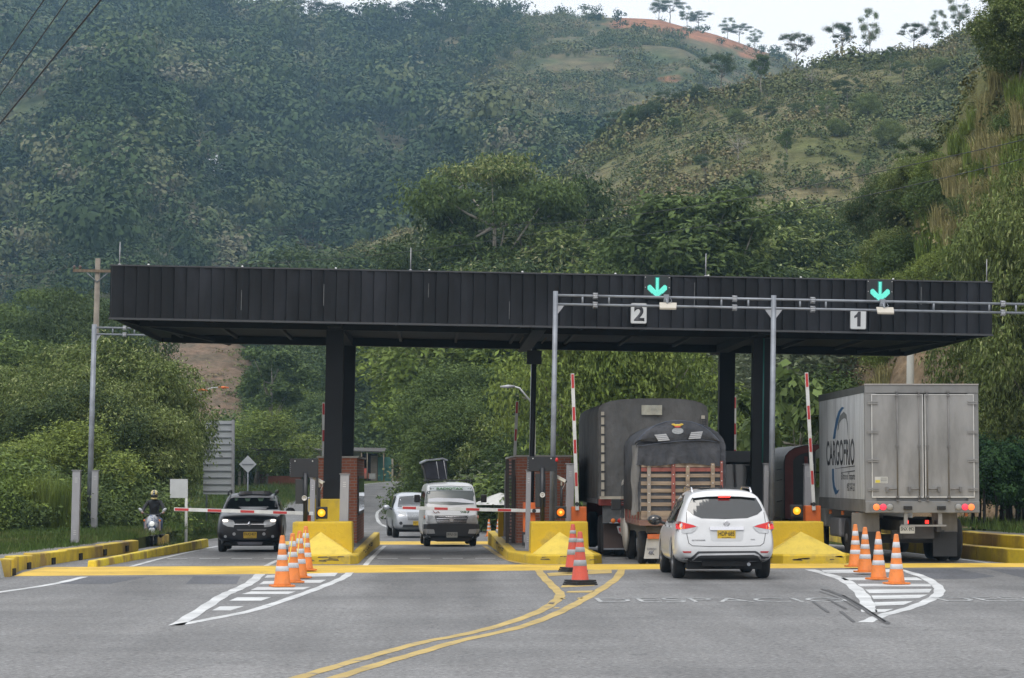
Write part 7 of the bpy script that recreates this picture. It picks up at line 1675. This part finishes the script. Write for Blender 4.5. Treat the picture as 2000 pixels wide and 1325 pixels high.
for s in (-1,1):
    hb = MB(); cx, cy, cz = s*.32, .37, 1.035
    hb.ball((cx,cy,cz), .036, (1.15,.9,.7), 10)
    for k in range(4):
        x = cx-s*.036+s*k*.022; L2 = (.034,.040,.037,.030)[k]; hb.tube([(x,cy,cz+.012),(x,cy-L2*.9,cz+.012),(x,cy-L2,cz-.014),(x,cy-L2*.45,cz-.03)], [.0098,.0092,.0085,.007], 6)
    hb.tube([(cx-s*.04,cy+.01,cz-.005),(cx-s*.052,cy-.012,cz-.02),(cx-s*.046,cy-.03,cz-.026)], [.012,.010,.008], 6)
    hb.build('hand', skin, rd)
hd = MB().ball((0,.87,1.555), .105, (.78,.92,1.08), 16).ball((0,.775,1.55), .018, (.8,1,1.2), 8).ball((-.035,.795,1.575), .012, n=6, mi=1).ball((.035,.795,1.575), .012, n=6, mi=1).tube([(-.02,.785,1.512),(.02,.785,1.512)], .006, 5, 2); hd.build('head', [skin, mk('eye', (.03,.02,.02), .2), mk('lip', (.3,.1,.09), .5)], rd)
hl_ = MB().ball((0,.875,1.60), .142, (.92,1.05,.98), 20); ho = hl_.build('helmet', [mk('helmet_black', (.015,.015,.016), .25, coat=.6), mk('helmet_yellow', (.45,.36,.12), .3, coat=.4)], rd)
for p in ho.data.polygons: p.material_index = 1 if (p.center.z > 1.60 and abs(abs(p.center.x)-.055) < .035) or p.center.z < 1.50 else 0
MB().ball((0,.855,1.575), .138, (.84,1.06,.42), 18).build('visor', glass, rd)
MB().tube([(-.085,.80,1.475),(0,.735,1.465),(.085,.80,1.475)], .028, 8).build('chin_guard', mk('helmet_yellow', (.45,.36,.12), .3), rd)
for sgn, (px, py) in ((0,(0,0)),): pass
# ================================================================== trees and plants, each where it grows
def surf_z(X, Y):
    A = (np.array([float(X)]), np.array([float(Y)])); z = float(H_flat(*A)[0])
    if 51 < Y < 92 and -40 < X < -8.6: z = .225
    if Y > 222 and Y < 362: z = max(z, float(H_knoll(*A)[0]))
    if Y > 138: z = max(z, float(H_hill(*A)[0]))
    if 60 < Y < 175 and X > 13: z = max(z, float(H_cut(*A)[0]))
    return z
def hit(px, py, Y0=60, Y1=520, mtn=False):
    d = ray(px, py); Y = Y0
    while Y < (1100 if mtn else Y1):
        X = d.x*Y/d.y; z = CAMZ+d.z*Y/d.y
        h = float(H_mtn(np.array([X]), np.array([Y]))[0]) if mtn and Y > 270 else surf_z(X, Y)
        if z <= h: return Vector((X, Y, h))
        Y += .4 + (.6 if Y > 200 else 0)
    return None
def on_land(key, px, ytop, Y, label, wide=1.0, lift=0, **kw):
    X = XP(px, Y); return at_top(key, px, ytop, Y, surf_z(X, Y)+lift, label, wide, **kw)
J = lambda a: random.uniform(-a, a)
# wooded belt behind the toll: rows from back to front
belt_top = [(800,470),(840,425),(900,405),(960,410),(1020,425),(1100,405),(1180,392),(1240,385),(1300,372),(1350,362),(1420,385),(1470,372),(1540,372),(1600,392),(1660,425),(1700,470),(1760,520)]
G1 = 'trees of the wooded belt behind the toll canopy'
def row(n, p0, p1, Y, dtop, keys, label, jit=14, group=G1, wide=(1.0,1.35), Yj=5, tops=belt_top, clampY=None):
    for i in range(n):
        px = p0+(p1-p0)*(i+.5)/n+J(18); k = keys[(i*7+int(Y)) % len(keys)]
        on_land(k, px, tab(px, tops)+dtop+J(jit), Y+J(Yj), label, random.uniform(*wide), group=group)
row(13, 850, 1740, 186, 10, ['mango','round2','round','mango','olive'], 'tall dark green tree along the top of the wooded belt above the canopy')
EDGE[0] = 790
row(13, 800, 1740, 170, 62, ['round2','mango','round','olive','mango'], 'dense dark tree in the wooded belt just above the canopy roof line')
row(12, 800, 1760, 154, 130, ['round','olive','round2','lime','round'], 'mid green tree in the wooded belt partly behind the canopy roof')
row(12, 815, 1720, 140, 300, ['round','round2','round','olive','lime'], 'leafy green tree seen below the canopy between its columns', group='trees seen under the canopy')
row(10, 840, 1700, 126, 395, ['round','olive','round'], 'lower leafy tree behind the booths under the canopy', group='trees seen under the canopy', Yj=3)
EDGE[0] = 925
G2 = 'low bushes along the far side of the toll plaza'
for i in range(16):
    px = 835+i*54+J(12); on_land(['shrub','shrub2','shrub','shrub3'][i*5 % 4] if i % 4 else 'shrub', px, 845+J(20), 121+J(2) if px > 1000 else 124+J(2), 'low green bush at the edge of the plaza behind the booths', 1.5, group=G2)
EDGE[0] = None
on_land('blossom', 968, 286, 176, 'tall layered tree topped with cream blossom rising over the wooded belt', .8)
on_land('airy', 1040, 322, 180, 'flat crowned dark tree right of the cream blossoming tree', .8)
on_land('slim', 1338, 352, 150, 'slim tree with straight pale trunk rising behind the canopy centre', 1.3)
on_land('slim', 1405, 400, 150, 'slim tree with leaning pale trunk behind the arrow signal', 1.3)
on_land('lime', 1150, 520, 100, 'bright yellow green treetop peeping over the canopy roof left of the arrow signal', .55)
on_land('lime', 1225, 522, 100, 'bright yellow green sprig over the canopy roof beside the arrow signal', .5)
on_land('big_leaf', 1560, 700, 98, 'young tree with large pale leaves between the gantry post and the raised barrier', 1.0)
on_land('shrub2', 1435, 770, 104, 'light green feathery bush between the two right black columns', .8)
for px, yt, Y in ((1620,700,112),(1665,690,116),(1710,700,112),(1590,780,104),(1650,800,101),(1730,760,104),(1500,760,106),(1540,820,102)):
    on_land(['shrub','olive','shrub','round2'][px % 4], px, yt, Y, 'dark green bush at the foot of the brown cut slope behind the trucks', 1.1, group='bushes at the foot of the cut slope')
# behind the roadside shop and along the road's far side
EDGE[0] = None
G3 = 'trees on the slope behind the roadside shop'
for px, yt, Y, k, wd in ((600,690,262,'round',1.3),(650,665,268,'olive',1.3),(705,640,266,'round2',1.3),(755,640,262,'round',1.3),(800,620,258,'round2',1.2),(575,740,248,'lime',1.1),(625,760,246,'round',1.2),(680,775,242,'shrub',1.4),(730,790,240,'round',1.1),(775,740,244,'round2',1.2),(560,800,240,'shrub',1.4),(610,830,236,'shrub3',1.3),(660,835,236,'shrub',1.3),(745,850,236,'shrub',1.3),(790,830,236,'round',1.2),(540,700,262,'round2',1.0)):
    on_land(k, px, yt, Y, 'green tree on the slope behind the roadside shop', wd, group=G3)
for px, yt, Y, k in ((640,478,300,'airy'),(705,500,295,'airy'),(760,470,285,'airy'),(800,505,270,'olive'),(690,545,280,'airy2'),(620,530,300,'round2'),(670,590,285,'round2'),(740,560,280,'round')):
    on_land(k, px, yt, Y, 'hazy spreading tree at the left end of the hill above the canopy roof', 1.25, group='spreading trees left end of the hill')
on_land('slim', 530, 672, 232, 'tree with a tall white trunk standing left of the shop', 1.5)
on_land('lime', 503, 798, 196, 'rounded bright green tree behind the diamond sign', 1.5)
for px, yt, Y in ((455,790,215),(430,800,205),(560,850,210)): on_land('shrub', px, yt, Y, 'small bush by the open shed posts', 1.0, group='bushes by the shed')
# trees standing nearest the road on the far side of the bend
EDGE[0] = 797
for px, yt, Y, k in ((835,700,150,'round'),(868,690,138,'round'),(905,760,128,'round'),(838,860,150,'shrub'),(870,880,134,'shrub'),(820,905,165,'shrub')):
    on_land(k, px, yt, Y, 'tree standing on the inside of the road bend behind the van', 1.05, group='trees on the inside of the bend')
EDGE[0] = None; EDGE[1] = 392
# left side wood and hedge
G4 = 'trees of the roadside wood left of the toll'
LW = 'leafy tree in the roadside wood left of the canopy'
for px, yt, Y, k, wd in ((-40,655,118,'round2',1.2),(25,650,120,'lime',1.3),(85,640,118,'round',1.2),(140,650,112,'droop',1.2),(205,640,108,'droop',1.15),(255,655,106,'droop',.95),(292,700,110,'olive',.75),(325,745,126,'lime',.6),(-10,720,104,'droop',1.3),(45,715,100,'droop',1.2),(100,730,98,'droop',1.2),(160,740,96,'round2',1.1),(225,730,97,'droop',1.15),(272,770,99,'round2',.8),(300,810,104,'olive',.6),(345,850,132,'lime',.5)):
    on_land(k, px, yt, Y, LW, wd, group=G4)
for px, yt, Y, k in ((160,545,170,'round2'),(110,560,176,'umbrella'),(60,600,160,'round2'),(205,590,165,'round2')): on_land(k, px, yt, Y, 'dark tree rising behind the left wood beside the wooden pole', .8, group='dark trees behind the left wood')
EDGE[1] = 326
on_land('lime', 118, 815, 90, 'bright green bushy tree in front of the left wood', 1.35)
for px, yt, Y, k, wd in ((-30,860,86,'shrub',1.3),(10,870,84,'shrub2',1.1),(45,900,83,'shrub',1.1),(80,905,83.5,'shrub',1.1),(118,915,85,'shrub',1.1),(160,900,88,'shrub',1.1),(205,880,90,'shrub',1.1),(245,870,92,'shrub',1.1),(272,890,95,'shrub2',.75),(300,910,99,'shrub',.6),(262,930,91,'shrub3',.7),(352,915,118,'shrub2',.5),(30,950,81,'shrub',.9),(-10,930,81,'shrub2',.9),(225,940,88,'shrub',.8)):
    on_land(k, px, yt, Y, 'dense bush in the hedge along the left grass verge', wd*1.1, lift=-.2, group='bushes of the left hedge')
for i in range(9): on_land('green_tuft', 15+i*16+J(5), 925+J(12), 81.8+J(.5), 'tall reedy grass clump in the left hedge', .35, cat='grass clump', name='grass_clump', group='reedy grass clumps in the left hedge')
EDGE[1] = None
# right hedge: dark trimmed crowns on many bare stems
hedge_k = []
for i in range(7):
    px = 1908+i*24; Y = 74+J(1.2); X = XP(px, Y); t = tree('shrub', X, Y, 0, 1, 'dark trimmed hedge tree with bare stems behind the right kerb', group='hedge trees behind the right kerb')
    for c in list(t.children): bpy.data.objects.remove(c)
    t.scale = (1,1,1); t.location.z = .5
    rg_ = np.random.default_rng(40+i); zt = P(0,838+J(8),Y).z-.5; cl = [((rg_.uniform(-.5,.5), rg_.uniform(-.5,.5), zt-.55-rg_.random()*1.3), (.42,.5,.42)) for _ in range(9)]
    V, F = leaves(rg_, cl, 5200, .10, .5, .5, .3); link('crown', npmesh('crown', V, F, LM['pine']), t)
    mb = MB()
    for k in range(3):
        x, y = rg_.uniform(-.22,.22), rg_.uniform(-.3,.3); mb.tube([(x,y,-.2),(x+rg_.uniform(-.06,.06),y,.7),(x+rg_.uniform(-.12,.12),y,zt-1.1)], [.05,.038,.022], 6)
    mb.build('trunk', mk('dark_bark', (.035,.032,.028), .95, var=.3, scale=9), t)
# right bank: trees with drooping leaves, shrubs and straw grass on the cut
at_top('droop', 1962, 345, 82, .6, 'tall tree with drooping pale leaves right of the canopy end', .5)
at_top('droop', 2035, 300, 79, .6, 'drooping leaved tree at the right edge of the photo', .6)
at_top('droop', 1995, 620, 80, .6, 'lower drooping tree at the right edge above the hedge', .8)
on_land('big_leaf', 1862, 285, 112, 'pale branched tree with few large leaves high on the cut slope', 1.1, sz=None) if False else at_top('big_leaf', 1862, 285, 112, P(1885,520,112).z, 'pale branched tree with few large leaves high on the cut slope', 1.1)
for px, py, s, k in ((1780,520,1.3,'shrub'),(1765,450,1.2,'droop'),(1810,470,1.3,'airy2'),(1745,560,1.0,'olive'),(1800,560,1.0,'shrub2'),(1730,520,1.2,'mango'),(1790,420,1.0,'olive'),(1840,530,1.0,'shrub2'),(1775,620,1.0,'shrub'),(1725,640,1.1,'shrub'),(1705,600,1.4,'shrub2'),(1890,500,.9,'shrub2'),(1860,560,.8,'shrub'),(1735,700,.9,'shrub2'),(1900,420,.9,'shrub'),(1830,400,1.1,'shrub'),(1770,385,1.0,'airy2'),(1800,355,1.0,'airy'),(1840,335,.9,'shrub2')):
    h = hit(px, py)
    if h: tree(k, h.x, h.y, h.z-.4, s*h.y/110*(.34 if k in ('round','round2','olive','mango','droop','airy','airy2') else .5), 'green shrub clinging to the brown cut slope right of the canopy', group='shrubs on the cut slope')
for px, py, s, k in ((1995,110,.9,'olive'),(1965,60,.8,'airy2'),(2020,40,1.1,'round'),(1990,190,.8,'shrub')):
    h = hit(px, py+60)
    if h: tree(k, h.x, h.y, h.z-.5, s*.55, 'dark tree on top of the bank in the upper right corner', group='dark trees on top of the right bank')
for i in range(130):
    px, py = random.uniform(1770,2020), random.uniform(180,520)
    if py < 560-(px-1700)*1.9+60: continue
    h = hit(px, py)
    if h and h.x > 13 and h.y < 160: tree(random.choice(['straw_tuft','straw_tuft','green_tuft']), h.x, h.y, h.z-.1, random.uniform(.4,.75), 'tall straw coloured grass clump on the upper right bank', name='grass_clump', cat='grass clump', group='straw grass clumps on the right bank')
for i in range(34):
    px, py = random.uniform(1700,2010), random.uniform(560,870)
    h = hit(px, py)
    if h and h.x > 13 and not (1770 < px < 1900 and py < 740 and random.random() < .7): tree(random.choice(['straw_tuft','green_tuft','straw_tuft']), h.x, h.y, h.z-.1, random.uniform(.3,.6), 'straw and green grass clump on the lower cut slope', name='grass_clump', cat='grass clump', group='grass clumps on the lower cut slope')
# single trees on the nearer hill and along the skylines
def planted(key, px, yt, yb, label, wide=1.0, mtn=False, **kw):
    h = hit(px, yb, 200, 520, mtn)
    if h is None:
        Y = 998 if mtn else 399; X = XP(px, Y); h = Vector((X, Y, float((H_mtn if mtn else H_hill)(np.array([X]), np.array([float(Y)]))[0])))
    return at_top(key, px, yt, h.y, h.z-.5, label, wide, **kw)
for k, px, yt, yb, wd, lb in (('airy',1412,102,185,.9,'wide flat topped tree on the hill left of the skyline notch'),('slim',1490,105,188,1.2,'slender single tree with bare trunk right of the flat topped tree'),('airy',1650,42,92,.8,'spreading dark tree pair on the hill skyline'),('airy2',1705,14,84,.7,'tall narrow tree on the hill skyline'),('airy',1792,44,78,1.0,'low spreading tree on the skyline right of the tall narrow tree'),('airy2',1840,18,68,.8,'wispy tree on the skyline near the right corner'),('airy2',1882,-20,55,.8,'tallest thin tree on the skyline near the right corner'),('bare',1590,128,170,1.3,'pale leafless shrub on the hill below the skyline'),('bare',1445,252,312,1.3,'pale leafless tree in the middle of the hill'),('bare',1150,318,380,1.2,'pale leafless tree at the left side of the hill'),('bare',1735,550,560,1.0,'grey leafless bush'),
        ('airy',1560,62,112,.8,'dark rounded tree in the notch between the two hills'),('slim',1540,250,335,.9,'thin pale trunked tree on the open hillside'),('slim',1745,90,150,.8,'thin twin trunk tree below the hill skyline')):
    if 'bush' in lb: continue
    planted(k, px, yt, yb, lb, wd)
GH = 'dark trees along the left edge of the hill'
for px, yt, yb in ((1178,235,285),(1205,205,270),(1240,190,262),(1275,180,250),(1215,255,300),(1300,165,225),(1340,165,215),(1370,150,205),(1440,150,190),(1320,215,260)):
    planted(random.choice(['round2','round','airy','mango']), px, yt+12, yb, 'dark round tree on the upper left edge of the nearer hill', .9, group=GH)
for px, yt, yb in ((1660,150,215),(1620,175,240),(1690,310,360),(1600,330,380),(1500,205,250),(1380,300,350),(1300,300,345),(1245,330,380),(1700,180,240),(1760,330,400),(1530,300,345),(1440,210,245),(1560,200,235),(1640,230,270),(1740,230,290),(1720,400,460),(1770,120,165),(1840,110,150),(1470,330,370)):
    planted(random.choice(['airy2','airy','olive','airy2']), px, yt, yb, 'soft grey green bush on the open hillside', 1.0, group='bushes on the open hillside')
for px, yt, yb, k in ((1290,-6,22,'airy2'),(1312,-4,24,'airy'),(1345,10,36,'airy2'),(1368,22,44,'airy'),(1425,34,58,'airy2'),(1448,46,66,'airy'),(1478,56,78,'airy2')):
    planted(k, px, yt, yb, 'small dark tree on the far mountain ridge above the red earth', 1.3, mtn=True, group='small trees on the far ridge')
for px, yt, yb in ((545,-16,24),(650,6,40),(700,10,40),(742,6,34),(790,4,34),(600,-22,30),(830,0,26)):
    planted(random.choice(['airy','airy2','airy']), px, yt, yb, 'spreading tree silhouetted on the far ridge at the top', 1.3, mtn=True, group='trees silhouetted on the far ridge')
# emergent pale trunks in the mountain forest
for px, yt, yb in ((232,400,455),(275,410,470),(330,415,480),(150,405,460),(215,425,490),(610,420,470),(560,415,460),(1160//2,75,125),(700,60,120),(430,390,440),(385,285,345),(655,255,285)):
    h = hit(px, yb, 262, 520, True)
    if h: at_top('slim', px, yt, h.y-6, h.z+1, 'pale trunked tree standing above the mountain forest', 1.4, group='pale trunked trees in the mountain forest')
# grass of the verges
def scatter_box(n, f, s0, s1):
    o = []
    while len(o) < n:
        X, Y = f(); o.append((X, Y, surf_z(X, Y)-.02, random.uniform(s0, s1)))
    return np.array(o)
def blades(seed, n=26, h=.16):
    r_ = np.random.default_rng(seed); a = r_.random(n)*6.28; x = r_.normal(size=n)*.16; y = r_.normal(size=n)*.16; hh = h*(.4+.9*r_.random(n)); w = .011
    V = np.stack([np.stack([x-w*np.cos(a),y-w*np.sin(a),hh*0],-1), np.stack([x+w*np.cos(a),y+w*np.sin(a),hh*0],-1), np.stack([x+hh*.4*np.sin(a)+w*.3,y+hh*.4*np.cos(a),hh],-1), np.stack([x+hh*.4*np.sin(a)-w*.3,y+hh*.4*np.cos(a),hh],-1)],1).reshape(-1,3)
    return V, np.arange(4*n).reshape(n,4)
gmx = forestmat('grass_blades', [(0,(.05,.09,.02)),(.5,(.08,.13,.03)),(.8,(.12,.15,.045)),(1,(.17,.16,.07))], .3)
def left_verge():
    Y = random.uniform(52, 112); X0 = np.interp(Y, [51,54,62,72,84,92,112], [-10.9,-10.3,-9.5,-8.8,-8.45,-8.9,-9.2]); return X0-abs(random.gauss(0, 2.6)), Y
def far_verge():
    Y = random.uniform(112, 196); return np.interp(Y, [112,128,150,200], [-9.3,-9.3,-9.2,-8.2])-abs(random.gauss(0, 4)), Y
def right_verge():
    Y = random.uniform(63, 80); return random.uniform(15, 24), Y
pts = np.concatenate([scatter_box(6500, left_verge, .5, 1.1), scatter_box(2600, far_verge, 1.1, 2.4)])
rv = scatter_box(900, right_verge, .7, 1.4); rv[:,2] = .55
forest('grass', np.concatenate([pts, rv]), [blades(i) for i in range(6)], gmx, 'short rough green grass growing on the verges beside the road', 'grass')
# ================================================================== haze
hz = MB().box(-700, 1100, -40, 1400, -12, 420)
hm = bpy.data.materials.new('haze_air'); hm.use_nodes = True; ht = hm.node_tree; ht.nodes.clear()
ho = ht.nodes.new('ShaderNodeOutputMaterial'); hv = ht.nodes.new('ShaderNodeVolumePrincipled')
hv.inputs['Color'].default_value = (.42,.70,.97,1); hv.inputs['Density'].default_value = .00022; hv.inputs['Anisotropy'].default_value = .1
ht.links.new(hv.outputs[0], ho.inputs['Volume'])
hz.build('haze', hm, kind='stuff', label='thin bluish haze over the valley and mountain', cat='haze')
